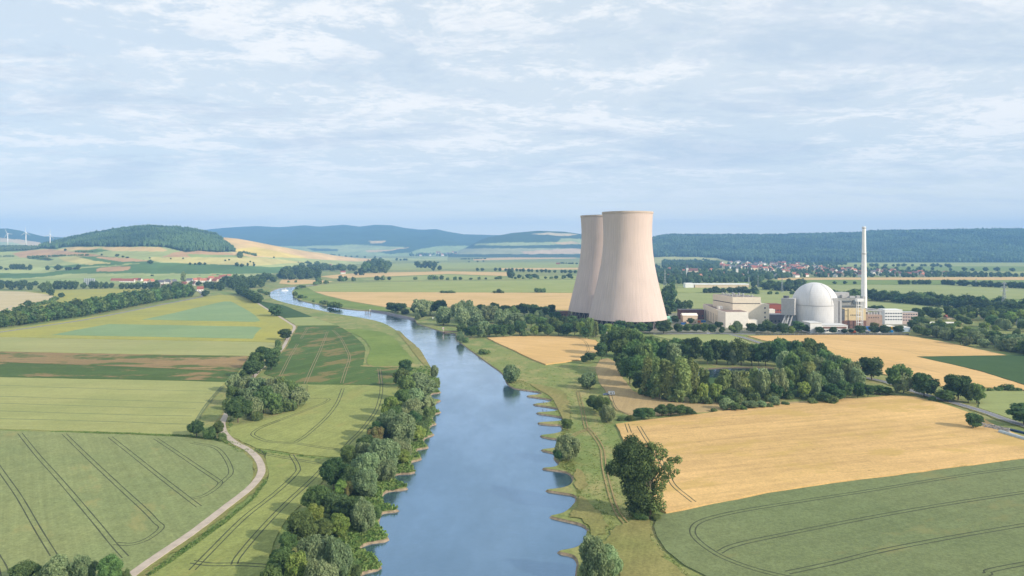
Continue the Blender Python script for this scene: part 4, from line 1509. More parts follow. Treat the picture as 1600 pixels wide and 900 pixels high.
grove([(352, 454), (360, 455), (378, 455), (400, 452), (420, 446), (430, 441), (425, 436), (400, 438), (370, 440), (352, 444)], 44, 14, (20, 30), (0.65, 0.95), ['dark', 'oak', 'dark'], T_W, G_W, 'far')
grove([(436, 436), (455, 438), (498, 437), (496, 429), (470, 424), (445, 426)], 50, 22, (22, 38), (0.7, 1.0), ['dark', 'dark', 'oak'], T_W, G_W, 'far')
T_H = 'tree of the hamlet beyond the river bend'
grove([(428, 414), (455, 414), (500, 418), (560, 424), (550, 426), (500, 423), (440, 417)], 34, 30, (20, 36), (0.8, 1.1), ['dark', 'oak'], T_H, 'hamlet trees beyond the river bend', 'far')
T_HW = 'tree in the big round wood in the middle of the plain'
grove([(566, 427), (606, 427), (608, 418), (590, 414), (570, 418)], 26, 22, (34, 50), (0.7, 0.9), ['dark', 'dark', 'oak'], T_HW, 'big round wood in the plain', 'far')
trees([('dark', 565, 430, 416, 14), ('oak', 586, 427, 414, 14), ('dark', 556, 430, 423, 6), ('dark', 532, 438, 429, 8), ('dark', 540, 439, 430, 7), ('dark', 531, 439.5, 433, 7)], 'tree standing just in front of the big round wood', 'trees in front of the big round wood')
trees([('dark', 653, 418, 406.5, 9), ('dark', 664, 419, 406, 10), ('dark', 672, 419, 406, 12), ('dark', 679, 419, 407, 9), ('dark', 687, 422, 414, 8), ('dark', 677, 423, 416, 6), ('dark', 658, 419, 411, 6)], 'dark tree in the clump standing alone in the open plain', 'lone clump in the open plain')
# rows and single trees through the plain
T_PL = 'small tree in the hedge row beyond the tan field'
row([(500, 441), (520, 440), (560, 439), (600, 437.5), (660, 437), (700, 437)], 24, (10, 17), (0.9, 1.4), ['dark', 'bush', 'dark'], T_PL, 'hedge row crossing the plain', 6, 0.1)
row([(700, 437.5), (800, 436), (900, 435.5)], 24, (7, 12), (1.0, 1.4), ['dark', 'bush'], T_PL, 'hedge row crossing the plain', 4, 0.1)
row([(745, 423.5), (790, 423.5), (860, 426), (903, 427)], 22, (12, 16), (0.9, 1.1), ['dark'], 'evenly spaced round tree in the avenue left of the towers', 'avenue left of the towers', 3, 0.05)
trees([('dark', 796, 434, 418, 9), ('dark', 799, 435, 419, 9), ('dark', 811, 435, 428, 8), ('dark', 826, 434.5, 427, 12), ('dark', 835, 434, 427, 12), ('dark', 890, 434, 426, 10), ('dark', 881, 435, 429, 9)], 'tree in the clumps left of the towers', 'clumps left of the towers')
trees([('bush', 694, 457.8, 453.5, 13), ('bush', 704, 457.8, 454, 14)], 'low bush between the green and the tan field in mid plain', 'low bushes in mid plain')
trees([('bush', 775, 458, 454, 9), ('dark', 780, 458, 450, 8), ('bush', 784, 458, 454, 7)], 'bush of the lone clump in the middle tan field', 'lone clump with a taller middle')
trees([('bush', 841, 457, 449, 11), ('bush', 848, 457, 449.5, 10)], 'round bush of the pair just left of the rear tower', 'pair of bushes by the rear tower')
row([(930, 432), (900, 431)], 30, (8, 12), (1, 1.3), ['bush'], T_PL, 'hedge row crossing the plain')
# trees along the inside of the river bend
trees([('bush', 470, 466, 460, 9), ('bush', 508, 475.5, 468, 11), ('bush', 490, 472, 467, 5), ('bush', 478, 466, 462, 5), ('bush', 502, 474, 469, 6), ('bush', 466, 452, 447, 12), ('bush', 473, 449.5, 445, 11), ('bush', 461, 462, 455, 8)], 'small bush on the grassy inside bank of the river bend', 'bushes on the inside bank')
trees([('oak', 521, 481, 470, 14), ('oak', 530, 482, 472, 14), ('bush', 516, 480, 473, 10)], 'round bushy tree overhanging the water below the bend', 'round trees below the bend')
trees([('bush', 451, 441.5, 438, 5), ('bush', 462, 441.5, 437.5, 4)], 'tiny tree in the pale field above the river bend', 'tiny trees above the bend')
row([(405, 456), (412, 458), (420, 461)], 14, (5, 8), (1.2, 1.6), ['bush'], 'bush on the outer bank of the river bend', 'bushes on the outer bank', 3)
row([(492, 445), (500, 443.5), (515, 443)], 20, (7, 11), (1.0, 1.4), ['bush'], 'bush at the vanishing end of the river', 'bushes at the end of the river', 3)

# ---- wood between the river and the towers
G_C = 'wood between the river and the cooling towers'
T_C = ' tree in the wood left of the cooling towers'
KC = {'dark': 'dark green', 'oak': 'mid green', 'willow': 'grey green willow', 'lime': 'bright green', 'poplar': 'upright', 'bush': 'low shrubby'}
for a in [('dark', 612, 487, 472, 20), ('dark', 622, 489, 473, 26), ('bush', 634, 491, 481, 14), ('dark', 648, 492, 474, 14), ('willow', 660, 494, 466, 30), ('oak', 672, 492, 469, 22), ('dark', 688, 492, 468, 22), ('dark', 660, 498, 486, 14),
          ('willow', 693, 508, 477, 26), ('willow', 716, 502, 472, 26), ('willow', 728, 500, 468, 28), ('willow', 740, 506, 476, 28), ('dark', 752, 498, 475, 20), ('willow', 764, 504, 476, 30), ('dark', 773, 492, 472, 18), ('willow', 745, 520, 490, 30),
          ('willow', 756, 527, 500, 24), ('willow', 722, 510, 480, 26), ('willow', 786, 514, 482, 32), ('willow', 806, 518, 487, 38), ('dark', 736, 528, 508, 24), ('dark', 764, 527, 506, 18), ('dark', 775, 527, 506, 16), ('dark', 786, 527, 506, 18),
          ('dark', 797, 526, 506, 16), ('dark', 812, 524, 500, 20), ('oak', 720, 522, 504, 16), ('oak', 800, 506, 478, 24), ('dark', 790, 494, 476, 20), ('dark', 806, 493, 476, 16), ('dark', 819, 494, 473, 18), ('dark', 833, 495, 474, 20),
          ('dark', 862, 492, 475, 14), ('dark', 850, 496, 478, 20), ('willow', 842, 505, 484, 20), ('oak', 830, 510, 490, 22), ('oak', 848, 516, 494, 22), ('lime', 836, 526, 508, 14), ('oak', 862, 518, 494, 22), ('oak', 856, 526, 504, 20),
          ('oak', 873, 524, 500, 20), ('dark', 885, 526, 504, 20), ('oak', 898, 524, 500, 22), ('dark', 880, 514, 492, 18), ('lime', 908, 528, 502, 14), ('poplar', 920, 530, 496, 18), ('oak', 893, 512, 492, 20), ('poplar', 930, 527, 502, 14),
          ('dark', 940, 526, 505, 18), ('oak', 842, 524, 504, 16), ('dark', 868, 506, 486, 18), ('bush', 820, 526, 516, 14), ('dark', 908, 516, 496, 16), ('oak', 925, 518, 500, 16), ('dark', 915, 530, 510, 16)]:
    tree(*a, KC[a[0]] + T_C, group=G_C + ' ' + a[0], lod='mid')
tree('willow', 719, 535, 516, 12, 'small pale willow on the bank beside the boat ramp')
tree('willow', 653, 500, 489, 9, 'small pale willow at the end of the quay wall')
tree('bush', 728, 535, 527, 11, 'low bush on the bank beside the small pale willow')
tree('bush', 758, 553, 545, 20, 'flat dark bush alone on the river meadow below the stubble field')
# ---- right bank single trees
tree('willow', 799, 597, 568, 27, 'round willow bush leaning over the water at the first groyne')
tree('oak', 800, 598, 588, 16, 'low shrub at the foot of the willow by the first groyne', cat='shrub')
tree('willow', 918, 607, 582, 26, 'grey round bush alone on the meadow beside the camper van')
tree('dark', 922, 600, 582, 18, 'dark shrub behind the grey round bush on the meadow', cat='shrub')
trees([('dark', 928, 640, 616, 24), ('oak', 941, 650, 618, 26), ('willow', 948, 660, 632, 24), ('dark', 936, 646, 624, 22)], 'tree of the thicket between the river meadow and the tan field', 'thicket beside the river meadow')
tree('oak', 886, 673, 653, 20, 'small green bush at the groynes above the willow', cat='bush')
tree('willow', 888, 720, 675, 40, 'grey green willow leaning over the water beside the muddy groyne')
tree('dark', 874, 722, 696, 18, 'dark drooping part willow at the water edge below the larger willow')
tree('willow', 890, 716, 702, 20, 'low light bush in front of the willow at the muddy groyne', cat='bush')
tree('willow', 930, 908, 840, 56, 'large pale grey willow at the bottom edge beside the water')
tree('willow', 950, 905, 848, 44, 'pale grey willow, the smaller behind the large one at the bottom edge')
tree('bush', 951, 910, 886, 16, 'dark low shrub under the large pale willow')
T_SM = 'shrub at the edge between the mown meadow and the tan field'
trees([('dark', 1002, 655, 637, 24), ('oak', 1014, 655, 636, 22), ('dark', 1034, 651, 630, 22), ('dark', 1048, 650, 629, 22), ('oak', 1062, 650, 631, 20), ('dark', 1074, 649, 634, 18), ('bush', 1083, 648, 641, 12), ('bush', 985, 657, 649, 16), ('bush', 970, 657, 652, 14)], T_SM, 'shrubs between mown meadow and tan field', cat='shrub')
trees([('willow', 1136, 640, 621, 26), ('oak', 1148, 642, 628, 18), ('willow', 1172, 638, 626, 26), ('willow', 1190, 637, 626, 20), ('willow', 1210, 634, 618, 18), ('bush', 1160, 641, 633, 14), ('bush', 1202, 637, 629, 12), ('bush', 1228, 633, 627, 14), ('bush', 1115, 643, 637, 12)],
      'greyish bush between the pond wood and tan field', 'greyish bushes before the pond wood', cat='bush')

# ---- the grove round the pond
G_P = 'wood around the pond'
KP = {'poplar': 'yellowish green poplar in the wood around the pond', 'dark': 'dark tree in the wood around the pond', 'oak': 'mid green tree in the wood around the pond', 'willow': 'grey green willow in the wood around the pond', 'lime': 'light green tree in the wood around the pond', 'bush': 'shrub at the foot of the wood around the pond'}
for a in [('dark', 948, 556, 520, 24), ('dark', 940, 562, 534, 20), ('dark', 922, 566, 550, 18), ('dark', 914, 568, 554, 14), ('oak', 964, 556, 508, 30), ('dark', 966, 545, 505, 24), ('oak', 982, 558, 510, 34), ('oak', 996, 560, 512, 30),
          ('oak', 970, 580, 526, 34), ('oak', 988, 584, 528, 34), ('oak', 1006, 590, 532, 30), ('dark', 972, 588, 548, 26), ('oak', 1000, 604, 552, 32), ('dark', 984, 600, 556, 28), ('poplar', 1014, 618, 558, 30), ('poplar', 1030, 624, 560, 30),
          ('poplar', 1044, 626, 562, 28), ('dark', 1000, 612, 578, 26), ('poplar', 1066, 628, 556, 34), ('poplar', 1082, 624, 562, 26), ('dark', 1020, 622, 590, 24), ('dark', 1054, 627, 600, 20), ('lime', 1098, 629, 596, 16), ('poplar', 1100, 620, 576, 22),
          ('oak', 1016, 574, 528, 26), ('lime', 1118, 628, 598, 20), ('poplar', 1130, 624, 576, 30), ('willow', 1150, 622, 576, 26), ('poplar', 1160, 622, 578, 26), ('dark', 1140, 628, 606, 22), ('poplar', 1178, 620, 574, 26), ('willow', 1192, 622, 572, 26),
          ('oak', 1168, 624, 602, 20), ('oak', 1205, 620, 578, 26), ('willow', 1218, 622, 574, 28), ('oak', 1232, 618, 572, 26), ('dark', 1212, 624, 598, 22), ('dark', 1228, 622, 592, 20), ('oak', 1246, 616, 566, 26), ('poplar', 1262, 616, 566, 28),
          ('willow', 1272, 620, 578, 26), ('lime', 1256, 622, 596, 20), ('dark', 1284, 618, 586, 26), ('oak', 1240, 600, 548, 28), ('poplar', 1262, 596, 552, 30), ('willow', 1280, 606, 556, 30), ('oak', 1298, 610, 560, 28), ('willow', 1308, 614, 574, 26),
          ('willow', 1330, 610, 562, 30), ('willow', 1340, 616, 574, 26), ('oak', 1318, 604, 556, 28), ('dark', 1300, 622, 598, 22), ('dark', 1320, 622, 594, 24), ('bush', 1278, 626, 612, 22), ('bush', 1300, 630, 616, 24), ('dark', 1340, 622, 596, 22),
          ('dark', 1290, 630, 612, 20), ('dark', 1310, 626, 608, 22), ('dark', 1356, 620, 600, 20), ('oak', 1374, 616, 601, 26), ('oak', 1384, 616, 604, 20), ('bush', 1270, 631, 622, 16),
          ('dark', 1196, 572, 534, 26), ('dark', 1216, 574, 528, 26), ('oak', 1222, 566, 526, 28), ('oak', 1204, 560, 530, 22), ('dark', 1240, 574, 530, 28), ('oak', 1262, 570, 528, 26), ('dark', 1268, 566, 527, 18), ('dark', 1282, 570, 534, 22), ('oak', 1254, 582, 540, 28),
          ('willow', 1226, 586, 546, 26), ('oak', 1290, 586, 544, 28), ('willow', 1306, 594, 552, 26)]:
    tree(*a, KP[a[0]], group=G_P + ' ' + a[0])
row([(1030, 568), (1060, 568), (1100, 569), (1150, 570), (1190, 572)], 8, (17, 24), (0.55, 0.8), ['dark', 'dark', 'dark', 'oak', 'willow'], 'dark tree in the row on the far shore of the pond', 'row on the far shore of the pond', 2)
row([(1020, 560), (1060, 560), (1110, 562), (1190, 563)], 13, (15, 22), (0.7, 0.9), ['dark', 'oak'], 'dark tree in the row on the far shore of the pond', 'row on the far shore of the pond', 2)
row([(1000, 616), (1060, 629), (1120, 631), (1200, 626), (1260, 624)], 9, (4, 8), (1.1, 1.5), ['bush'], KP['bush'], G_P + ' bush', 2)

# ---- round trees in front of the power station
T_PS = 'round tree in the planted row in front of the power station'
trees([('dark', 968, 517, 500, 20), ('oak', 985, 519, 502, 18), ('oak', 1003, 521, 503, 22), ('dark', 1014, 521, 503, 14), ('lime', 950, 522, 505, 16), ('dark', 1037, 522, 500, 26), ('dark', 1054, 505, 492, 14), ('dark', 1060, 521, 505, 16), ('oak', 1074, 520, 505, 16),
       ('oak', 1087, 520, 505, 13), ('dark', 1079, 507, 496, 12), ('oak', 1100, 521, 504, 13), ('dark', 1112, 521, 506, 14), ('dark', 1123, 514, 502, 13), ('willow', 1152, 521, 500, 16), ('lime', 1145, 521, 507, 12), ('dark', 1175, 521, 504, 18), ('dark', 1191, 521, 505, 17),
       ('oak', 1200, 520, 499, 18), ('oak', 1208, 522, 506, 14), ('dark', 1223, 523, 504, 17), ('dark', 1247, 520, 501, 22), ('lime', 1236, 523, 508, 12), ('dark', 1262, 520, 507, 16), ('dark', 1281, 522, 510, 14), ('dark', 1302, 522, 510, 14), ('dark', 1320, 521, 513, 9),
       ('dark', 1330, 521, 514, 9), ('dark', 1344, 522, 508, 18), ('dark', 1366, 522, 509, 15), ('dark', 1383, 523, 507, 18), ('dark', 1404, 521, 508, 16), ('oak', 1040, 510, 498, 14), ('dark', 1128, 522, 510, 10)], T_PS, 'planted row before the power station', lod='mid')
tree('rust', 1366, 516, 503, 14, 'brownish tree before the pink brick block of the power station', lod='mid')
trees([('dark', 1050, 470, 438, 16), ('dark', 1042, 470, 441, 14), ('dark', 1038, 476, 452, 14), ('dark', 1046, 480, 455, 16), ('dark', 1058, 484, 464, 14), ('dark', 1070, 483, 468, 12), ('oak', 1078, 483, 467, 12), ('dark', 1036, 486, 466, 16), ('dark', 1050, 487, 468, 20), ('dark', 1066, 486, 472, 16), ('dark', 1040, 494, 474, 18), ('dark', 1030, 490, 470, 10)],
      'dark tree in the belt just right of the front cooling tower', 'belt right of the front tower')
# ---- woods right of the station
T_RW = {'dark': 'dark tree in the long wood right of the power station', 'oak': 'mid green tree in the long wood right of the power station', 'willow': 'grey green tree in the long wood right of the station', 'lime': 'light green tree in the long wood right of the power station'}


def wood(poly, n, mind, h, ratio, kinds, lod=None):
    ring = [(P(x, y).x, P(x, y).y) for x, y in poly]
    xs, ys = [p[0] for p in ring], [p[1] for p in ring]
    got, tries = [], 0
    while len(got) < n and tries < n * 60:
        tries += 1
        x, y = random.uniform(min(xs), max(xs)), random.uniform(min(ys), max(ys))
        if not inside_one(ring, x, y) or any((x - a) ** 2 + (y - b_) ** 2 < mind ** 2 for a, b_ in got):
            continue
        got.append((x, y))
        hh = random.uniform(*h)
        k = random.choice(kinds)
        tree_at(k, (x, y, 0), hh, hh * random.uniform(*ratio), T_RW[k], group='long wood right of the station ' + k, lod=lod)


wood([(1422, 522), (1450, 528), (1500, 538), (1560, 549), (1640, 562), (1700, 560), (1700, 548), (1600, 540), (1500, 524), (1430, 516)], 56, 8, (9, 15), (0.9, 1.3), ['willow', 'willow', 'oak', 'dark'], 'mid')
wood([(1440, 516), (1500, 522), (1600, 532), (1700, 540), (1700, 520), (1600, 512), (1480, 512)], 22, 16, (9, 14), (0.8, 1.1), ['oak', 'willow', 'lime'], 'mid')
wood([(1470, 503), (1500, 500), (1560, 497), (1640, 497), (1700, 506), (1700, 520), (1600, 516), (1560, 514), (1500, 510)], 40, 13, (11, 17), (0.8, 1.0), ['dark', 'oak', 'lime', 'oak'], 'mid')
wood([(1430, 496), (1500, 492), (1600, 490), (1700, 492), (1700, 497), (1560, 499), (1480, 502), (1430, 503)], 34, 15, (12, 18), (0.8, 1.0), ['dark', 'oak', 'dark'], 'mid')
trees([('dark', 1434, 512, 494, 22), ('dark', 1426, 516, 500, 18), ('oak', 1446, 512, 497, 14), ('dark', 1420, 498, 489, 12)], 'dark tree behind the offices of the power station', 'trees behind the offices', lod='mid')
row([(1290, 470), (1330, 468), (1380, 470), (1430, 475), (1480, 480), (1530, 484), (1600, 490), (1680, 495)], 9, (14, 24), (0.85, 1.3), ['dark', 'dark', 'oak'], 'dark tree in the belt between the pale fields behind the stack', 'belt behind the stack', 7, lod='far')
row([(1300, 465), (1350, 466), (1430, 470), (1500, 476), (1600, 483)], 12, (14, 22), (0.9, 1.3), ['dark'], 'dark tree in the belt between the pale fields behind the stack', 'belt behind the stack', 7, lod='far')
trees([('dark', 1366, 484, 476, 14), ('dark', 1376, 484, 476, 12), ('dark', 1358, 484, 478, 10)], 'round tree of the clump behind the white office block', 'clump behind the offices')
row([(1405, 444.5), (1455, 444.5)], 10, (12, 16), (0.8, 1.1), ['dark'], 'tree in the short straight hedge before the far town', 'short straight hedge', 3, lod='far')
row([(1475, 445), (1530, 448), (1600, 451), (1700, 455)], 10, (13, 19), (0.9, 1.2), ['dark'], 'tree in the long hedge crossing the plain at the far edge', 'long hedge on the plain', 5, lod='far')
row([(1305, 444), (1342, 444)], 24, (8, 13), (0.9, 1.3), ['dark'], 'tree in the sparse hedge left of the stack', 'sparse hedge by the stack', 4, lod='far')
row([(1195, 452), (1230, 455), (1250, 455)], 11, (14, 22), (0.9, 1.2), ['dark', 'oak'], 'tree in the belt behind the reactor dome', 'belt behind the dome', 6, lod='far')
row([(1180, 449), (1215, 448), (1255, 446)], 11, (12, 22), (0.9, 1.2), ['dark', 'oak'], 'tree in the belt behind the reactor dome', 'belt behind the dome', 6, lod='far')
row([(1104, 458), (1130, 457.5), (1170, 458), (1182, 459)], 8, (10, 17), (0.9, 1.4), ['dark'], 'dark tree of the copse behind the turbine hall', 'copse behind the turbine hall', 4, lod='far')
row([(1182, 459.5), (1200, 460), (1240, 460)], 24, (6, 10), (1, 1.4), ['bush'], 'low hedge bush behind the turbine hall', 'hedge behind the turbine hall', 3, lod='far')
# ---- trees of the right foreground road
tree('dark', 1362, 594, 557, 40, 'spreading dark tree with a clear trunk beside the road, first past the wood')
tree('oak', 1402, 612, 566, 36, 'tall double crowned tree beside the road')
tree('willow', 1412, 614, 578, 34, 'grey green tree leaning out of the double crowned tree beside the road')
tree('dark', 1444, 621, 582, 38, 'spreading tree with a bare trunk on the near side of the road')
tree('dark', 1497, 625, 584, 38, 'tallest dark tree of the group where the road passes the green field')
tree('oak', 1480, 628, 608, 30, 'low broad tree in front of the dark group beside the road')
tree('dark', 1513, 630, 597, 20, 'slim tree beside the tallest dark tree at the road')
tree('oak', 1526, 630, 597, 24, 'small tree with several thin trunks beside the road')
tree('dark', 1521, 670, 645, 26, 'round bush on the tan field edge beside the stone heap', cat='bush')
tree('dark', 1600, 665, 630, 44, 'dark tree cut by the frame at the end of the road')
trees([('bush', 1574, 610, 599, 22), ('bush', 1560, 611, 604, 12), ('bush', 1548, 611, 606, 10), ('bush', 1590, 611, 605, 12)], 'bush in the hedge between tan field and green field', 'hedge between tan and green field')
tree('bush', 1456, 627, 618, 12, 'small bush at the road side below the bare trunk tree')

# ---- the big pair of trees in front of the tan field


def custom_tree(base, k, lobes_px, mat, n, size, label, name, trunk_lines, droop=0.0, seed=5, core=0.8, extra=None):
    """lobes_px: x, y, rx, ry in pixels relative to the foot, turned into metres; depth is drawn at random"""
    r = random.Random(seed)
    lobes = []
    for (x, y, rx, ry) in lobes_px:
        lobes.append(((x) / k, r.uniform(-0.5, 0.5) * 6, (-y) / k, rx / k, rx / k * r.uniform(0.8, 1.2), ry / k))
    v, q, t_ = leaf_cloud(lobes, n, size, droop=droop, seed=seed, core=core)
    o = empty(name, base)
    tag(o, label, 'tree')
    link('crown', mixed_mesh('crown', v, q, t_, mat), o)
    mb = MB()
    for ln in trunk_lines:
        for (x0, y0, z0, r0), (x1, y1, z1, r1) in zip(ln[:-1], ln[1:]):
            mb.tube((x0 / k, z0, -y0 / k), (x1 / k, z1, -y1 / k), r0, r1, 8)
    link('trunk', mb.mesh('trunk', BARK), o)
    if extra:
        for (x, y, rr) in extra:
            vv, qq, tt = leaf_cloud([(0, 0, 0.6, rr, rr, rr)], 160, 0.4, seed=int(abs(x * 7 + y)))
            link('mistletoe', mixed_mesh('mistletoe', vv - np.array([0, 0, 0.6]), qq, tt, L_POPLAR), o, (x / k, r.uniform(-2, 1), -y / k))
    return o


base = P(992, 806)
k = F / base.y
custom_tree(base, k, [(-4, -98, 20, 19), (-18, -92, 14, 14), (12, -100, 14, 12), (-30, -78, 13, 11), (-38, -72, 8, 8), (-12, -76, 20, 14), (8, -76, 18, 16), (20, -88, 11, 12), (-2, -112, 12, 10), (-22, -104, 9, 8),
                      (-4, -56, 18, 14), (14, -54, 15, 14), (4, -36, 17, 15), (-8, -44, 12, 12), (12, -26, 17, 16), (2, -14, 15, 14), (20, -12, 12, 11), (-10, -68, 14, 12), (26, -40, 9, 12)],
            L_DARK, 12000, 0.55, 'big dark dense tree between the river meadow and the tan field, half of a pair', 'broadleaf_tree',
            [[(4, 2, 0, 0.55), (2, -40, 0.4, 0.4), (-4, -90, 0, 0.15)], [(2, -40, 0.4, 0.3), (-20, -80, 1, 0.1)], [(3, -30, 0, 0.3), (14, -74, -1, 0.1)]], seed=11)
base = P(1013, 810)
custom_tree(base, k, [(8, -103, 9, 8), (16, -107, 8, 7), (24, -101, 7, 7), (2, -92, 8, 8), (-8, -84, 9, 8), (10, -84, 7, 7), (28, -84, 8, 7), (38, -88, 7, 5), (46, -91, 6, 5), (24, -72, 8, 8), (12, -68, 9, 9), (20, -52, 9, 10),
                      (30, -58, 5, 6), (-6, -60, 8, 8), (14, -38, 9, 9), (8, -22, 9, 11), (-4, -40, 9, 10), (20, -20, 8, 8), (-4, -14, 10, 11), (34, -70, 5, 5), (6, -112, 6, 5), (42, -76, 5, 4)],
            L_OAK, 5200, 0.5, 'big open tree with bare trunk and mistletoe against the tan field, beside a denser one', 'broadleaf_tree',
            [[(2, 2, 0, 0.75), (3, -30, 0, 0.55), (2, -62, 0.3, 0.42), (4, -84, 0, 0.26), (12, -106, 0, 0.1)], [(2, -52, 0.2, 0.34), (18, -76, 0, 0.2), (44, -92, 0.5, 0.07)], [(3, -40, 0, 0.3), (-10, -70, -1, 0.12), (-14, -88, -1, 0.06)],
             [(12, -72, 0, 0.2), (24, -100, 0.6, 0.08)], [(3, -30, 0, 0.3), (18, -50, 0.8, 0.12), (30, -60, 0.8, 0.06)]], seed=23, core=0.3,
            extra=[(-1, -78, 0.9), (11, -76, 0.8), (4, -70, 0.8), (20, -92, 0.7), (30, -78, 0.8), (26, -64, 0.7), (14, -96, 0.7), (6, -94, 0.8)])
for a, lb_ in ((('bush', 1000, 811, 800, 26), 'low shrub round the foot of the dark big tree'), (('bush', 1024, 811, 803, 20), 'low shrub round the foot of the open big tree')):
    tree(*a, lb_)

# ---- single trees dotted over the slopes
T_S = 'small tree dotted over the slope'
for x, y, h_, w_ in [(235, 412, 7, 7), (297, 414, 4.5, 4.5), (305, 414, 4, 4), (312, 414, 5.5, 6), (320, 414, 4.5, 5), (370, 416, 7, 7), (378, 417, 6, 6), (387, 416, 6, 4), (397, 416, 5, 4), (183, 401, 5, 6), (192, 402, 3, 5), (199, 403, 2.5, 6),
                     (267, 405, 2.5, 2.5), (286, 405, 3, 3), (234, 404, 2.5, 3), (352, 408, 3, 3), (358, 407, 3, 3), (391, 410, 3, 3), (396, 412, 3, 3), (428, 403, 2.5, 3), (102, 392, 4, 4), (159, 399, 3, 3), (52, 404, 3, 3)]:
    tree('dark', x, y, y - h_, w_, 'small dark tree dotted over the fields of the left slope', group='trees dotted over the left slope', hill_name='hill_near')
for x, y, h_, w_ in [(74, 422, 8, 6), (91, 422, 10, 10), (104, 422, 6, 6), (109, 422, 6, 7), (117, 421, 4, 6), (122, 421, 9, 7), (47, 422, 10, 7), (17, 421, 10, 5), (21, 421, 10, 6), (26, 421, 10, 7), (31, 421, 10, 7), (36, 421, 10, 7), (0, 421, 6, 8), (10, 422, 4, 6), (41, 421, 5, 5)]:
    tree('dark', x, y, y - h_, w_, 'dark tree in the line of clumps below the wind turbines', group='line of clumps below the wind turbines', hill_name='hill_near')
for (x0, y0, x1, y1, hh) in [(45, 404, 62, 401, 7), (62, 402, 100, 400, 6), (100, 400, 140, 399, 5), (45, 402, 80, 406, 6), (2, 401, 20, 401, 5), (120, 394, 146, 394, 5), (375, 396, 376, 403, 10), (380, 395, 400, 400, 10)]:
    row([(x0, y0), (x1, y1)], 13, (hh, hh * 1.5), (1.0, 1.5), ['bush'], 'low bush in the hedge strips across the left slope', 'hedge strips on the left slope', 3, hill_name='hill_near', lod='far')
for x, y in [(540, 402), (549, 402.5), (558, 402), (570, 403), (586, 403), (592, 406.5), (594, 405), (620, 406)]:
    tree('dark', x, y, y - 3.5, 4, 'tiny tree in the meadows before the far village', group='tiny trees before the far village', lod='far')

# ------------------------------------------------------------------ cooling towers
t = NT('tower_concrete')
co = t.node('ShaderNodeTexCoord')
sp = t.node('ShaderNodeSeparateXYZ')
t.l.new(co.outputs['Object'], sp.inputs[0])
ang = t.math('ARCTAN2', sp.outputs[1], sp.outputs[0])
rib = t.math('SINE', t.math('MULTIPLY', ang, 72.0))
ribm = t.ramp(rib, 0.25, 0.95, 1.0, 0.93)
cb = t.node('ShaderNodeCombineXYZ')
t.l.new(t.math('MULTIPLY', ang, 14.0), cb.inputs[0])
t.l.new(t.math('MULTIPLY', sp.outputs[2], 0.018), cb.inputs[1])
st = t.ramp(t.noise(cb.outputs[0], 1.6, 6, 0.65), 0.3, 0.72, 1.04, 0.91)
ring_ = t.ramp(t.math('FRACT', t.math('MULTIPLY', sp.outputs[2], 0.36)), 0.0, 0.14, 0.94, 1.0)
big = t.ramp(t.noise(t.coord(), 0.03, 4, 0.6), 0.3, 0.7, 0.96, 1.04)
mm = t.math('MULTIPLY', t.math('MULTIPLY', ribm, st), t.math('MULTIPLY', ring_, big))
cc = t.node('ShaderNodeCombineXYZ')
for i in range(3):
    t.l.new(mm, cc.inputs[i])
TOWERM = t.bsdf(t.mix(1.0, lin((216, 197, 187), 0.89), cc.outputs[0], 'MULTIPLY'), 0.9, 0.15)
RIMM = mat_plain('tower_rim', (206, 188, 172), 0.84, 0.9)


def tower_r(z):
    return float(np.interp(z, [10, 20, 32, 46, 62, 82, 96, 110, 122, 134, 146], [49.3, 47.2, 45.0, 42.4, 39.0, 34.9, 32.8, 31.5, 31.2, 31.5, 32.2]))


# smooth hyperboloid through the measured radii
_zs = np.linspace(10, 146, 56)
_co = np.polyfit([10, 21, 32, 42, 52.5, 63, 73, 84, 94, 104, 114, 126, 136, 146], [49.9, 47.3, 44.6, 42.1, 39.6, 37.3, 35.2, 33.4, 32.1, 31.3, 31.0, 31.1, 31.5, 32.2], 5)
_rs = np.polyval(_co, _zs)


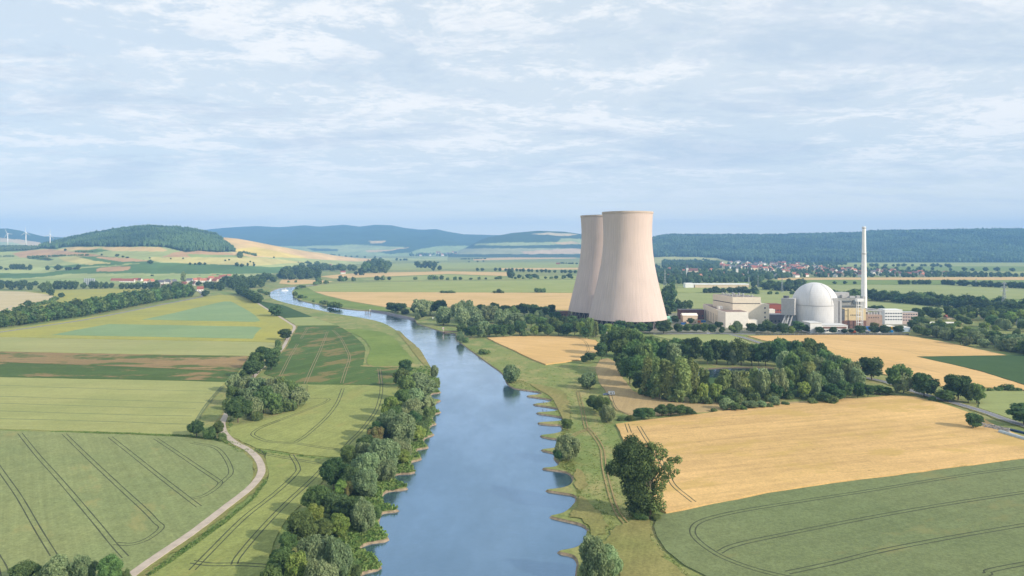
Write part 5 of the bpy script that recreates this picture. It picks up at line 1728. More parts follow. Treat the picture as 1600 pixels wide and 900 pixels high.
def cooling_tower(c, label, seed):
    r = random.Random(seed)
    o = empty('cooling_tower', c)
    tag(o, label, 'cooling tower', 'the two cooling towers')
    seg = 288
    prof = [(float(a), float(b_)) for a, b_ in zip(_rs, _zs)] + [(float(_rs[-1]) - 0.9, 146.0)] + [(float(a) - 0.9, float(b_)) for a, b_ in zip(_rs[::-4], _zs[::-4])]
    vs = []
    for (q, z) in prof:
        for i in range(seg):
            a = 2 * math.pi * i / seg
            qq = q + (0.12 if i % 4 == 0 else 0.0)
            vs.append((qq * math.cos(a), qq * math.sin(a), z))
    fs = []
    for j in range(len(prof) - 1):
        for i in range(seg):
            i2 = (i + 1) % seg
            fs.append((j * seg + i, j * seg + i2, (j + 1) * seg + i2, (j + 1) * seg + i))
    link('shell', np_mesh('shell', vs, fs, [TOWERM], smooth=True), o)
    mb = MB()
    rt = float(_rs[-1])
    mb.lathe((0, 0, 0), [(rt + 0.05, 143.8), (rt + 0.55, 143.9), (rt + 0.6, 146.2), (rt - 1.1, 146.2), (rt - 1.1, 145.4)], 96)
    mb.build('rim', RIMM, o)
    n = 40
    cm = None
    for i in range(n):
        if cm is None:
            m2 = MB()
            da = 2 * math.pi / n
            for s in (-1, 1):
                m2.tube((51.5, 0, -0.2), (49.0 * math.cos(s * da / 2), 49.0 * math.sin(s * da / 2), 10.3), 0.55, 0.45, 6)
            cm = m2.mesh('support', mat_plain('support_concrete', (150, 140, 132), 0.7))
        q = link('support', cm, o, None, 2 * math.pi * i / n)
    mb = MB()
    mb.lathe((0, 0, 0), [(53, 0), (53, 1.4), (51.8, 1.4), (51.8, 0.2), (30, 0.2)], 64)
    mb.build('basin', mat_plain('basin_concrete', (140, 132, 124), 0.7), o)
    mb = MB()
    mb.lathe((0, 0, 0), [(43, 0), (43, 9.0), (0.1, 9.2)], 48)
    mb.build('cooling_fill', mat_plain('fill_dark', (84, 74, 70), 0.6), o)
    return o


cooling_tower(Q(980.5, 880), 'front cooling tower, complete in view, pale beige ribbed concrete', 1)
cooling_tower(Q(942.5, 982), 'rear cooling tower, half hidden behind the other, pale beige ribbed concrete', 2)

# ------------------------------------------------------------------ power station


def zat(y, d):
    return H - (y - YH) * d / F


def fbox(mb, xl, xr, yt, yb, d, depth, mi=0, zmin=0.0, rz=0.0):
    """box whose front face fills photo columns xl..xr and rows yt..yb at distance d"""
    X0, X1 = (xl - 800) * d / F, (xr - 800) * d / F
    z1, z0 = zat(yt, d), max(zmin, zat(yb, d))
    mb.box(((X0 + X1) / 2, d + depth / 2, z0), (X1 - X0, depth, z1 - z0), rz, mi)
    return (X0, X1, z0, z1)


# turbine hall
th = empty('turbine_hall', (300, 905, 0))
tag(th, 'big cream windowless turbine hall with a dark band under its raised upper storey', 'industrial building')


def part(parent, name, mb, mats, smooth=False):
    o = mb.build(name, mats, parent, smooth)
    o.location = (-parent.location.x, -parent.location.y, -parent.location.z)
    return o


A_, B_ = (286.0, 885.0), (277.0, 942.0)
C_, D_ = (331.5, 880.0), (322.5, 937.0)
E_, F_ = (321.0, 881.2), (312.0, 938.2)
mb = MB()
mb.prism([A_, C_, D_, B_], 0, 27.6)
part(th, 'lower_wall', mb, CREAM)
mb = MB()
mb.prism([(A_[0] + .4, A_[1] + .5), (E_[0] - .4, E_[1] + .5), (F_[0] - .4, F_[1] - .5), (B_[0] + .4, B_[1] - .5)], 27.6, 28.6)
part(th, 'dark_band', mb, DARKG)
mb = MB()
mb.prism([A_, E_, F_, B_], 28.6, 36.4)
part(th, 'upper_wall', mb, CREAM)
mb = MB()
mb.prism([(A_[0] + 1, A_[1] + 1), (E_[0] - 1, E_[1] + 1), (F_[0] - 1, F_[1] - 1), (B_[0] + 1, B_[1] - 1)], 36.4, 36.5, 0)
part(th, 'roof', mb, mat_plain('roof_grey', (150, 140, 130), 0.8))
r_ = random.Random(4)
vm = MB().tube((0, 0, 0), (0, 0, 1.5), 0.8, 0.8, 8).tube((0, 0, 1.5), (0, 0, 2.0), 1.2, 0.9, 8).mesh('roof_vent', GREYP)
for i in range(34):
    u, v_ = r_.random(), r_.random()
    px_ = A_[0] + 3 + (E_[0] - A_[0] - 6) * u - 9 * v_ * 0.95
    py_ = A_[1] + 3 + 51 * v_
    q = link('roof_vent', vm, th, (px_ - th.location.x, py_ - th.location.y, 36.5))
    s_ = r_.uniform(0.7, 1.3)
    q.scale = (s_, s_, s_)
for i in range(4):
    mb = MB().box((0, 0, 0), (1.6, 0.2, 2.2))
    q = mb.build('window', GLASS, th)
    zz = [3.5, 9.5, 15.5, 21.5][i]
    q.location = (326.2 - 300, 880.49 - 905, zz)
mb = MB()
mb.tube((326.5, 900, 27.6), (326.5, 900, 30.6), .5, .5, 8).tube((330, 906, 27.6), (330, 906, 31), .5, .5, 8)
part(th, 'roof_pipe', mb, GREYP)

an = empty('transformer_hall', (280, 880, 0))
tag(an, 'lower cream hall with tall vertical wall bays in front of the big turbine hall', 'industrial building')
mb = MB()
mb.prism([(268, 857), (296.5, 857), (297, 884.6), (277.2, 884.8), (273.5, 942), (265, 975)][0:4] + [(267, 885)], 0, 19.6)
part(an, 'front_wall', mb, OFFWHITE)
mb = MB()
mb.prism([(266.5, 885.2), (276.0, 885.2), (276.3, 941), (286, 943), (285, 978), (273.5, 978)], 0, 19.6)
part(an, 'side_wall', mb, CREAM)
mb = MB()
for i in range(9):
    yy = 889 + i * 10
    x_ = 266.5 + (yy - 885.2) * (273.5 - 266.5) / (978 - 885.2)
    mb.box((x_ - 0.12, yy, 0), (0.25, 0.8, 13.0))
part(an, 'bay_joint', mb, DARKG)
mb = MB()
for i in range(3):
    mb.box((274 + i * 6.5, 856.95, 0.2), (0.5, 0.2, 6))
part(an, 'door', mb, GREYP)
mb = MB()
mb.prism([(269, 858), (295.5, 858), (296, 884), (276.4, 884), (268.5, 884)], 19.6, 19.9)
mb.prism([(268.2, 886), (275.4, 886), (275.7, 942), (285, 944), (284.2, 977), (274.2, 977)], 19.6, 19.9)
part(an, 'roof', mb, mat_plain('roof_brown_grey', (150, 128, 118), 0.8))
mb = MB()
fbox(mb, 1123, 1129.5, 478.8, 488, 893, 9)
part(an, 'roof_block', mb, OFFWHITE)
mb = MB()
fbox(mb, 1169, 1184, 500, 510, 862, 14, 0)
fbox(mb, 1164, 1170, 497.5, 510, 864, 12, 0)
o = part(an, 'low_wing', mb, OFFWHITE)


def simple_building(name, label, cat, xl, xr, yt, d, depth, wall, roof, windows=None, door=None, group=None, flat=True, gable=False):
    X0, X1 = (xl - 800) * d / F, (xr - 800) * d / F
    z1 = zat(yt, d)
    o = empty(name, ((X0 + X1) / 2, d + depth / 2, 0))
    tag(o, label, cat, group)
    w = X1 - X0
    mb = MB().box((0, 0, 0), (w, depth, z1 - (1.8 if gable else 0)))
    mb.build('wall', wall, o)
    if gable:
        z0 = z1 - 1.8
        mb = MB()
        ov = 0.5
        vs = [(-w / 2 - ov, -depth / 2 - ov, z0), (w / 2 + ov, -depth / 2 - ov, z0), (w / 2 + ov, depth / 2 + ov, z0), (-w / 2 - ov, depth / 2 + ov, z0), (-w / 2 - ov, 0, z1 + 1), (w / 2 + ov, 0, z1 + 1)]
        mb.add(vs, [(0, 1, 5, 4), (2, 3, 4, 5), (0, 4, 3), (1, 2, 5), (3, 2, 1, 0)])
        mb.build('roof', roof, o)
    else:
        mb = MB().box((0, 0, z1), (w + 0.4, depth + 0.4, 0.5))
        mb.build('roof', roof, o)
    if windows:
        nx, zs, ww, wh = windows
        wm = None
        for z in zs:
            for i in range(nx):
                if wm is None:
                    wm = MB().box((0, 0, 0), (ww, 0.12, wh)).mesh('window', GLASS)
                link('window', wm, o, (-w / 2 + w * (i + 0.5) / nx, -depth / 2 - 0.05, z))
    if door:
        MB().box((0, 0, 0), (door[1], 0.14, door[2])).build('door', GREYP, o, loc=(door[0], -depth / 2 - 0.06, 0.1))
    return o


# reactor building
rx = empty('reactor_building', Q(1273, 860))
tag(rx, 'large white domed reactor building with horizontal and vertical panel seams', 'reactor dome')
t = NT('dome_concrete')
co = t.node('ShaderNodeTexCoord')
sp = t.node('ShaderNodeSeparateXYZ')
t.l.new(co.outputs['Object'], sp.inputs[0])
ang = t.math('ARCTAN2', sp.outputs[1], sp.outputs[0])
sz_ = t.ramp(t.math('FRACT', t.math('MULTIPLY', sp.outputs[2], 0.42)), 0.0, 0.16, 0.90, 1.0)
sa_ = t.ramp(t.math('FRACT', t.math('MULTIPLY', ang, 7.64)), 0.0, 0.10, 0.95, 1.0)
cb = t.node('ShaderNodeCombineXYZ')
t.l.new(t.math('MULTIPLY', ang, 12.0), cb.inputs[0])
t.l.new(t.math('MULTIPLY', sp.outputs[2], 0.06), cb.inputs[1])
dn = t.ramp(t.noise(cb.outputs[0], 2.2, 6, 0.7), 0.35, 0.75, 1.03, 0.86)
cc = t.node('ShaderNodeCombineXYZ')
mm = t.math('MULTIPLY', t.math('MULTIPLY', sz_, sa_), dn)
for i in range(3):
    t.l.new(mm, cc.inputs[i])
DOMEM = t.bsdf(t.mix(1.0, lin((222, 222, 222), 0.9), cc.outputs[0], 'MULTIPLY'), 0.7, 0.3)
prof = [(27.2, 0), (27.2, 29.4)] + [(27.2 * math.cos(a), 29.4 + 27.3 * math.sin(a)) for a in [i * math.pi / 2 / 18 for i in range(1, 18)]] + [(0.01, 56.7)]
MB().lathe((0, 0, 0), prof, 96).build('dome', DOMEM, rx, smooth=True)
MB().lathe((0, 0, 0), [(27.35, 28.9), (27.6, 29.0), (27.6, 29.5), (27.3, 29.6)], 96).build('ring_beam', GREYP, rx)
mb = MB()
for a in (-2.2, -1.2):
    pts = [(27.4 * math.cos(e) * math.cos(a), 27.4 * math.cos(e) * math.sin(a), 29.4 + 27.5 * math.sin(e)) for e in [i * 0.15 for i in range(9)]]
    for p0, p1 in zip(pts[:-1], pts[1:]):
        mb.tube(p0, p1, 0.18, 0.18, 4)
mb.build('ladder', GREYP, rx)

# stair tower on slanted legs, left of the dome
st_ = empty('vent_block', Q(1232.5, 850))
tag(st_, 'grey raised box on slanted legs against the left side of the dome', 'industrial building')
mb = MB().box((0, 0, zat(492, 846)), (15.5, 13, 20.4), R(-32), 0)
mb.build('box_body', GREYP, st_)
MB().tube((-2, 3, 36.9), (-2, 3, 40.4), 3.2, 3.6, 14).build('tank', mat_plain('tank_dark', (96, 100, 106), 0.8, 0.5), st_)
for dx, dy in ((-6, -3), (-1.5, -6), (4, -4), (0, 4)):
    MB().tube((dx - 8, dy - 4, 0), (dx * 0.8, dy * 0.8, 16.6), 1.1, 0.9, 6).build('leg', GREYP, st_)
MB().box((5, 3, 0), (7, 8, 16.6)).build('core', mat_plain('core_grey', (140, 148, 156), 0.8), st_)

# reactor annexes right of the dome
ax = empty('reactor_annex', Q(1330, 858))
tag(ax, 'stepped grey, cream and red brown annex with roof machinery between the dome and the stack', 'industrial building')
for nm, args, m_ in (
        ('pillar', (1302, 1310, 466, 510, 836, 8), GREYP), ('roof_house', (1305.5, 1327, 457, 467, 866, 12), GREYP),
        ('upper_storey', (1308, 1347, 465.5, 486, 862, 20), mat_plain('annex_grey', (162, 164, 162), 0.8)),
        ('cream_block', (1320, 1353, 482.5, 502, 851, 22), TANP), ('red_base', (1311, 1353.5, 501, 513, 848, 24), BROWNR),
        ('brick_block', (1353.6, 1378.5, 492.5, 513, 852, 22), PINKB), ('grey_link', (1310.5, 1320, 484, 502, 849, 14), mat_plain('link_grey', (108, 112, 118), 0.8))):
    mb = MB()
    fbox(mb, *args)
    if nm == 'pillar':
        fbox(mb, 1312, 1315.5, 470, 510, 838, 5)
    part(ax, nm, mb, m_)
for (xl, xr, yt, yb, d) in [(1312, 1330, 470, 472, 861), (1333, 1344, 469, 475, 860.8), (1312, 1344, 477.5, 479.5, 861), (1316, 1336, 482, 484, 860.5)]:
    mb = MB()
    fbox(mb, xl, xr, yt, yb, d, 1.0)
    part(ax, 'vent_band', mb, mat_plain('vent_band', (98, 108, 116), 0.8))
for (xl, xr, yt, yb, d) in [(1316, 1322, 461, 466, 862), (1328, 1336, 462.5, 466, 864), (1339, 1344, 462, 466, 864), (1348, 1352, 463, 467, 866)]:
    mb = MB()
    fbox(mb, xl, xr, yt, yb, d, 4, 0)
    part(ax, 'roof_machine', mb, GREYP)
wm_ = MB().box((0, 0, 0), (1.2, 0.15, 1.1)).mesh('window', GLASS)
for i in range(6):
    link('window', wm_, ax, Vector(Q(1329.5 + i * 2.6, 850.9, zat(493, 850.9))) - ax.location)
for i in range(5):
    link('window', wm_, ax, Vector(Q(1358 + i * 3.6, 851.9, zat(497, 851.9))) - ax.location)
mb = MB()
for i in range(5):
    fbox(mb, 1356 + i * 4.5, 1358.6 + i * 4.5, 487.5 + (i % 2) * 0.8, 492.6, 862, 5)
mb.tube(Q(1352, 864, zat(484.5, 864)), Q(1379, 864, zat(486.5, 864)), 0.9, 0.9, 8)
mb.tube(Q(1352, 868, zat(482, 868)), Q(1376, 868, zat(484, 868)), 0.7, 0.7, 8)
part(ax, 'roof_pipe', mb, GREYP)

fr = empty('crane_frame', Q(1343.2, 842))
tag(fr, 'tall narrow white steel frame tower standing in front of the cream annex block', 'frame tower')
mb = MB()
for sx in (-2.8, 2.8):
    for sy in (-2, 2):
        mb.tube((sx, sy, 0), (sx, sy, 36), 0.45, 0.45, 6)
mb.build('post', WHITE, fr)
mb = MB()
for i, z in enumerate((8, 15, 22, 29)):
    mb.box((0, -2, z), (5.6, 0.4, 0.5))
    mb.box((0, 2, z), (5.6, 0.4, 0.5))
mb.build('crossbar', WHITE, fr)
MB().box((0, 0, 34), (8.2, 5.6, 3.4)).build('head_box', WHITE, fr)

sk = empty('chimney_stack', Q(1350, 872))
tag(sk, 'tall slender white ventilation stack, thicker towards its foot, beside the reactor dome', 'chimney')
MB().lathe((0, 0, 0), [(3.9, 0), (3.75, 20), (3.3, 50), (2.7, 86), (2.3, 108), (2.1, 124), (2.1, 127.4), (1.7, 127.4), (1.7, 122)], 40).build('shaft', WHITE, sk, smooth=True)
MB().lathe((0, 0, 0), [(2.5, 92.0), (3.2, 92.2), (3.2, 93.0), (2.5, 93.2)], 32).build('gallery', GREYP, sk)
MB().lathe((0, 0, 0), [(2.1, 124.8), (2.5, 125), (2.5, 126), (2.1, 126.2)], 32).build('collar', GREYP, sk)
MB().tube((0.8, -1.8, 127.4), (0.8, -1.8, 130), 0.12, 0.06, 5).build('lightning_rod', GREYP, sk)

# low white hall before the dome
lh = empty('low_hall', Q(1290, 806))
tag(lh, 'low white hall with a red brown window strip in front of the dome', 'industrial building')
mb = MB()
fbox(mb, 1266, 1284, 505, 523, 800, 22)
fbox(mb, 1284.02, 1324.5, 508.6, 523, 803, 20)
part(lh, 'wall', mb, WHITE)
mb = MB()
fbox(mb, 1265.5, 1284.4, 504.5, 505.1, 799.6, 23)
fbox(mb, 1284.5, 1325, 508, 508.7, 802.6, 21)
part(lh, 'roof', mb, mat_plain('roof_white', (214, 214, 212), 0.9))
mb = MB()
fbox(mb, 1286, 1323, 510.6, 513.4, 802.8, 0.3)
part(lh, 'window_strip', mb, BROWNR)
for i in range(8):
    mb = MB()
    fbox(mb, 1287 + i * 4.5, 1289.6 + i * 4.5, 515.5, 517.8, 802.8, 0.25)
    part(lh, 'window', mb, GLASS)

simple_building('office_building', 'white flat roofed office block with three window rows right of the stack', 'office building', 1382.5, 1410, 484.5, 894, 16, WHITE, WHITE, (7, (5.5, 9.5, 13.5), 2.2, 1.5))
simple_building('office_building', 'lower pinkish office block joined to the right end of the white offices', 'office building', 1410.3, 1434, 488.4, 897, 14, mat_plain('office_pink', (206, 186, 178), 0.85), GREYP, (6, (4.5, 8.5, 12), 2.0, 1.4))
simple_building('low_building', 'long low flat building with a pale roof among the trees behind the grey green wood', 'industrial building', 1443, 1503, 505.5, 886, 16, BROWNR, OFFWHITE, (10, (1.0,), 2.5, 1.2))
simple_building('low_building', 'small white flat building between the long low roof and the yellow hall', 'industrial building', 1410, 1422, 512, 815, 12, mat_plain('bluish_panel', (176, 196, 214), 0.9), WHITE, None)
simple_building('shed', 'yellow sided shed behind the round trees right of the brick block', 'shed', 1387, 1399, 510.5, 830, 12, YELLOW, OFFWHITE, None)
simple_building('shed', 'blue shed behind the round trees below the stack', 'shed', 1351, 1362, 511, 826, 6, BLUE, BLUE, None)
simple_building('site_hut', 'reddish brown long storage building left of the cream halls', 'industrial building', 1062, 1100, 484.5, 955, 14, mat_plain('red_brown_wall', (120, 84, 78), 0.85), mat_plain('store_roof', (132, 124, 122), 0.8), (8, (4,), 2.0, 2.0))
simple_building('shed', 'small pale shed with a pitched roof in front of the red brown store', 'shed', 1067, 1090, 491, 900, 12, WALLC, OFFWHITE, (3, (1.5,), 1.5, 1.2), gable=True)
simple_building('shed', 'pale green tent hall at the right foot of the front cooling tower', 'tent hall', 1037, 1050, 495.5, 905, 10, mat_plain('mint_sheet', (150, 200, 176), 0.9), mat_plain('mint_sheet', (150, 200, 176), 0.9), None, gable=True)
simple_building('industrial_shed', 'brick red building seen between the turbine hall and the dome', 'industrial building', 1202, 1221.5, 476, 985, 20, mat_plain('brick_red', (158, 88, 70), 0.9), mat_plain('brick_red_roof', (132, 82, 70), 0.9), (5, (4, 9), 1.8, 1.8))
simple_building('pump_house', 'grey sloping plant building at the foot of the legs beside the dome', 'industrial building', 1203, 1226, 492, 905, 18, mat_plain('plant_grey', (130, 128, 132), 0.8), mat_plain('plant_grey_roof', (150, 150, 152), 0.8), (4, (2,), 2, 2))
simple_building('pump_house', 'small white block before the brick red building', 'industrial building', 1202, 1211, 484, 940, 10, OFFWHITE, OFFWHITE, None)
simple_building('pump_house', 'rusty brown low machinery building between wood and the rear cooling tower', 'industrial building', 868, 889, 487, 990, 10, BROWNR, BROWNR, (5, (2,), 1.5, 2))
simple_building('bungalow', 'white house with a flat roof among trees right of the station', 'house', 1571, 1578, 493, 945, 10, WHITE, OFFWHITE, (2, (2,), 1.5, 1.5))
simple_building('bungalow', 'long pale low house near the middle of the wood right of the station', 'house', 1480, 1492, 493.5, 955, 9, WALLC, REDROOF, (4, (1.5,), 1.5, 1.3), gable=True)
simple_building('bungalow', 'pale bungalow furthest along the wood towards the edge of the picture', 'house', 1538, 1566, 491.5, 960, 9, WALLC, OFFWHITE, (6, (1.5,), 1.5, 1.3), gable=True)
simple_building('bungalow', 'white tall block cut by the frame at the end of the wood', 'house', 1595, 1606, 499, 880, 9, WHITE, WHITE, (2, (2, 6, 10), 1.5, 1.5))
simple_building('bungalow', 'low pinkish house with white van height windows between trees and grey green wood', 'house', 1556, 1580, 509.5, 860, 9, PINKB, OFFWHITE, (6, (1.2,), 1.5, 1.2))
# containers on the yard
CM = {}


def container(x, y, mat, label, rz=0.0):
    p = P(x, y)
    o = empty('shipping_container', p, rz)
    tag(o, label, 'container')
    mb = MB().box((0, 0, 0.1), (6.0, 2.4, 2.5))
    for i in range(14):
        mb.box((-2.8 + i * 0.43, -1.24, 0.25), (0.18, 0.08, 2.2))
    mb.build('body', mat, o)
    MB().box((3.03, 0, 0.25), (0.08, 2.1, 2.2)).build('door', mat, o)
    return o


container(1091, 504, ORANGE, 'orange container behind the round trees left of the cream hall')
container(1099, 503.5, BLUE, 'blue container next to the orange ones left of the cream hall')
container(1098, 508, YELLOW, 'yellow orange container in front of the blue one left of the cream hall')
container(1068, 507, BLUE, 'blue container between trees close to the front tower')
container(1234, 518, BLUE, 'light blue container at the foot of the dome')
container(1333, 520, ORANGE, 'orange container behind the fence below the annex')
container(1392, 519, mat_plain('bright_blue', (40, 140, 210), 0.9), 'bright blue container before the yellow shed', R(90))
container(1352, 519, mat_plain('grey_container', (190, 190, 196), 0.9), 'grey container behind the fence below the stack')
container(1374, 520, WHITE, 'white container near the pink brick block')

# site fence
fe = empty('perimeter_fence', Q(1300, 795))
tag(fe, 'long grey mesh fence between the tan field and the station trees', 'fence')
mb = MB()
f0, f1 = P(1180, 523.5), P(1420, 523.8)
mb.prism([(f0.x, f0.y), (f1.x, f1.y), (f1.x, f1.y + 0.1), (f0.x, f0.y + 0.1)], 0, 2.0)
part(fe, 'mesh_panel', mb, mat_plain('fence_grey', (112, 112, 104), 0.7))
pm = MB().tube((0, 0, 0), (0, 0, 2.5), 0.12, 0.12, 5).mesh('post', GALV)
for i in range(40):
    link('post', pm, fe, f0.lerp(f1, i / 39) - fe.location)


# ------------------------------------------------------------------ pylons, wind turbines
def pylon(x, yb, yt, label, rz=0.3):
    p = P(x, yb)
    hh = (yb - yt) * p.y / F
    o = empty('power_pylon', p, rz)
    tag(o, label, 'pylon', None)
    mb = MB()
    s = hh / 45.0
    bw, tw_ = 3.6 * s, 0.7 * s
    lv = [0, 0.12, 0.24, 0.36, 0.48, 0.6, 0.7, 0.8, 0.9, 1.0]

    def cor(t_, i):
        w_ = bw + (tw_ - bw) * min(1, t_ / 0.7) if t_ < 0.7 else tw_
        return Vector(((-1, 1, 1, -1)[i] * w_, (-1, -1, 1, 1)[i] * w_, hh * t_))
    for a, b_ in zip(lv[:-1], lv[1:]):
        for i in range(4):
            mb.tube(cor(a, i), cor(b_, i), 0.22 * s + 0.08, None, 4, caps=False)
            mb.tube(cor(a, i), cor(b_, (i + 1) % 4), 0.10 * s + 0.06, None, 4, caps=False)
            mb.tube(cor(a, (i + 1) % 4), cor(b_, i), 0.10 * s + 0.06, None, 4, caps=False)
    mb.build('lattice_mast', GALV, o)
    for t_, wa in ((0.66, 10), (0.80, 8), (0.93, 6)):
        mb = MB()
        for sd in (-1, 1):
            mb.tube((0, 0, hh * t_ - 0.6 * s), (sd * wa * s, 0, hh * t_), 0.2 * s + .06, None, 4)
            mb.tube((0, 0, hh * t_ + 1.4 * s), (sd * wa * s, 0, hh * t_), 0.2 * s + .06, None, 4)
            mb.tube((sd * wa * s, 0, hh * t_), (sd * wa * s, 0, hh * t_ - 1.8 * s), 0.14 * s + .05, None, 4)
        mb.build('cross_arm', GALV, o)
    return o


pylon(1039, 456, 421, 'lattice pylon close beside the front cooling tower', 1.2)
pylon(1184.5, 456, 430, 'lattice pylon directly above the turbine hall roof', 1.2)
pylon(1222, 457, 435, 'lattice pylon between the turbine hall and the dome', 0.9)
pylon(1170, 449, 433, 'small pale pylon at the end of the long white building', 0.9)
pylon(1525, 448, 435, 'smallest pylon in the distance beyond the belt of trees', 0.5)
pylon(1569, 482, 440, 'large lattice pylon in the wood right of the power station', 0.4)


def wind_turbine(x, yb, yh, ph, label):
    p = on_hill('hill_near', x, yb)
    p.z -= 1
    hh = (yb - yh) * p.y / F + 1
    o = empty('wind_turbine', p)
    tag(o, label, 'wind turbine', None)
    MB().tube((0, 0, 0), (0, 0, hh), 2.6, 1.5, 14).build('tower', WHITE, o, smooth=True)
    MB().box((0, 1.5, hh - 1.6), (3.2, 8.5, 3.4), 0, 0, (0.85, 0.95)).build('nacelle', WHITE, o)
    ro = empty('rotor', (0, -3.6, hh))
    ro.parent = o
    hubm = MB().tube((0, 0.6, 0), (0, -1.8, 0), 1.6, 0.6, 12).mesh('hub', WHITE)
    ro2 = link('hub', hubm, ro)
    L = 31
    bm_ = MB()
    prof = [(0, 1.0, 0.7), (3, 1.3, 0.6), (7, 2.1, 0.45), (15, 1.5, 0.3), (24, 1.0, 0.2), (L, 0.35, 0.1)]
    vs = []
    for r0, c_, th_ in prof:
        vs += [(-c_ * 0.4, -th_, r0), (c_ * 0.6, 0, r0), (-c_ * 0.4, th_, r0), (-c_ * 0.7, 0, r0)]
    fs = [(4 * j + i, 4 * j + (i + 1) % 4, 4 * j + 4 + (i + 1) % 4, 4 * j + 4 + i) for j in range(5) for i in range(4)] + [(20, 21, 22, 23)]
    bm_.add(vs, fs)
    bme = bm_.mesh('blade', WHITE)
    for i in range(3):
        b2 = link('blade', bme, ro)
        b2.rotation_euler = (0, R(ph + 120 * i), 0)
    return o


wind_turbine(12, 384, 363.3, 95, 'wind turbine nearest the picture edge, one blade level to the right')
wind_turbine(40.5, 383, 361.5, 0, 'middle wind turbine of the three, one blade straight up')
wind_turbine(78.3, 386, 367, 12, 'wind turbine closest to the wooded hill')

# ------------------------------------------------------------------ houses
HM = {}


def house_meshes(L, Wd, h, rh, wall, roof, wins=True):
    key = (L, Wd, h, rh, wall.name, roof.name, wins)
    if key in HM:
        return HM[key]
    mb = MB()
    mb.box((0, 0, -0.5), (L, Wd, h + 0.5))
    mb.add([(-L / 2, -Wd / 2, h), (-L / 2, Wd / 2, h), (-L / 2, 0, h + rh), (L / 2, -Wd / 2, h), (L / 2, Wd / 2, h), (L / 2, 0, h + rh)], [(1, 0, 2), (3, 4, 5)])
    wallm = mb
    ov = 0.5
    rb_ = MB()
    for s in (-1, 1):
        a = [(-L / 2 - ov, s * (Wd / 2 + ov), h - rh * ov / (Wd / 2) + .05), (L / 2 + ov, s * (Wd / 2 + ov), h - rh * ov / (Wd / 2) + .05), (L / 2 + ov, 0, h + rh + .05), (-L / 2 - ov, 0, h + rh + .05)]
        b_ = [(x, y, z + 0.3) for x, y, z in a]
        rb_.add(a + b_, [(0, 1, 2, 3), (4, 5, 6, 7), (0, 1, 5, 4), (0, 3, 7, 4), (1, 2, 6, 5)])
    ch = MB().box((L * 0.2, Wd * 0.1, h + rh * 0.5), (0.9, 0.9, rh * 0.5 + 1.3))
    n = max(2, int(L / 5.0))
    spots = [(-L / 2 + L * (i + 0.5) / n, -(Wd / 2 + 0.03), 1.1) for i in range(n)]
    wd = (MB().box((0, 0, 0), (1.6, 0.1, 1.5)).mesh('window', GLASS), spots)
    HM[key] = (wallm.mesh('wall', wall), rb_.mesh('roof', roof), ch.mesh('chimney', BROWNR), wd)
    return HM[key]


def house(loc, rz, L, Wd, h, rh, wall, roof, label, group, name='house'):
    w_, r_2, c_, g_ = house_meshes(L, Wd, h, rh, wall, roof)
    o = empty(name, loc, rz)
    tag(o, label, 'house' if name != 'barn' else 'barn', group)
    link('wall', w_, o)
    rr = link('roof', r_2, o)
    link('chimney', c_, rr)
    for wx, wy, wz in g_[1]:
        link('window', g_[0], o, (wx, wy, wz))
    return o


RN = {'red_roof': 'red', 'brown_roof': 'brown', 'orange_roof': 'orange', 'slate_roof': 'dark grey'}
VH = [(182, 441, 15, REDROOF), (196, 441.5, 15, REDROOF), (206, 441.5, 9, REDROOF), (213, 440.5, 9, REDROOF), (219, 440.5, 7, ROOF2), (229, 442, 8, ROOF3), (237, 442, 8, ROOF3), (252, 444, 10, ROOF4), (262, 443, 9, ROOF4), (272, 443, 9, ROOF4),
      (255, 451, 8, ROOF2), (269, 449, 10, ROOF2), (288, 447, 11, REDROOF), (296, 441, 9, ROOF4), (304, 440.5, 9, ROOF3), (311, 439.5, 8, ROOF3), (318, 441, 9, ROOF3), (325, 440, 9, REDROOF), (330, 437, 8, ROOF3), (334, 434, 7, ROOF3),
      (340, 438.5, 8, REDROOF), (346, 435.5, 8, REDROOF), (352, 434.5, 7, ROOF3), (358, 434, 7, ROOF3), (336, 441.5, 9, REDROOF), (302, 446, 9, ROOF2), (313, 455, 9, REDROOF), (322, 433, 6, ROOF2), (344, 430.5, 6, ROOF2), (359, 430, 6, WALLW)]
for i, (x, y, w_, rf) in enumerate(VH):
    p = P(x, y)
    Lm = round(w_ * p.y / F / 2) * 2 * 0.95
    if rf is WALLW:
        rf = ROOF3
    house(p, random.choice([0.2, -0.25, 0.35, 1.3]) if i > 2 else 0.1, Lm, max(9, Lm * 0.5), 5.2, 6.0, WALLW if i % 3 else WALLC, rf,
          RN[rf.name] + ' roofed ' + ('barn' if i < 3 else 'house') + ' of the village below the left slope', 'village houses below the left slope ' + RN[rf.name] + (' barns' if i < 3 else ''), 'barn' if i < 3 else 'house')
for i, (x, y, w_, rf) in enumerate([(432, 416, 8, WALLW), (441, 414.5, 6, WALLW), (447, 415, 5, ROOF2), (492, 417, 6, REDROOF), (516, 416, 6, REDROOF), (536, 428, 7, REDROOF), (462, 414, 5, ROOF3), (505, 413.5, 5, ROOF3), (478, 415, 5, ROOF2), (525, 413.5, 5, ROOF3)]):
    p = P(x, y)
    rf = ROOF3 if rf is WALLW else rf
    house(p, random.uniform(-.5, .5), round(w_ * p.y / F), 10, 6, 5, WALLW, rf, RN[rf.name] + ' roofed house of the hamlet beyond the river bend', 'hamlet houses beyond the river bend ' + RN[rf.name])
simple_building('farm_building', 'white farm building at the picture edge below the wind turbines', 'farm building', 3, 14, 417.5, 3150, 14, WHITE, OFFWHITE, None)
simple_building('farm_building', 'tiny red roofed building standing alone in the plain left of the towers', 'farm building', 869, 875, 410.6, 3900, 14, REDROOF, REDROOF, None)

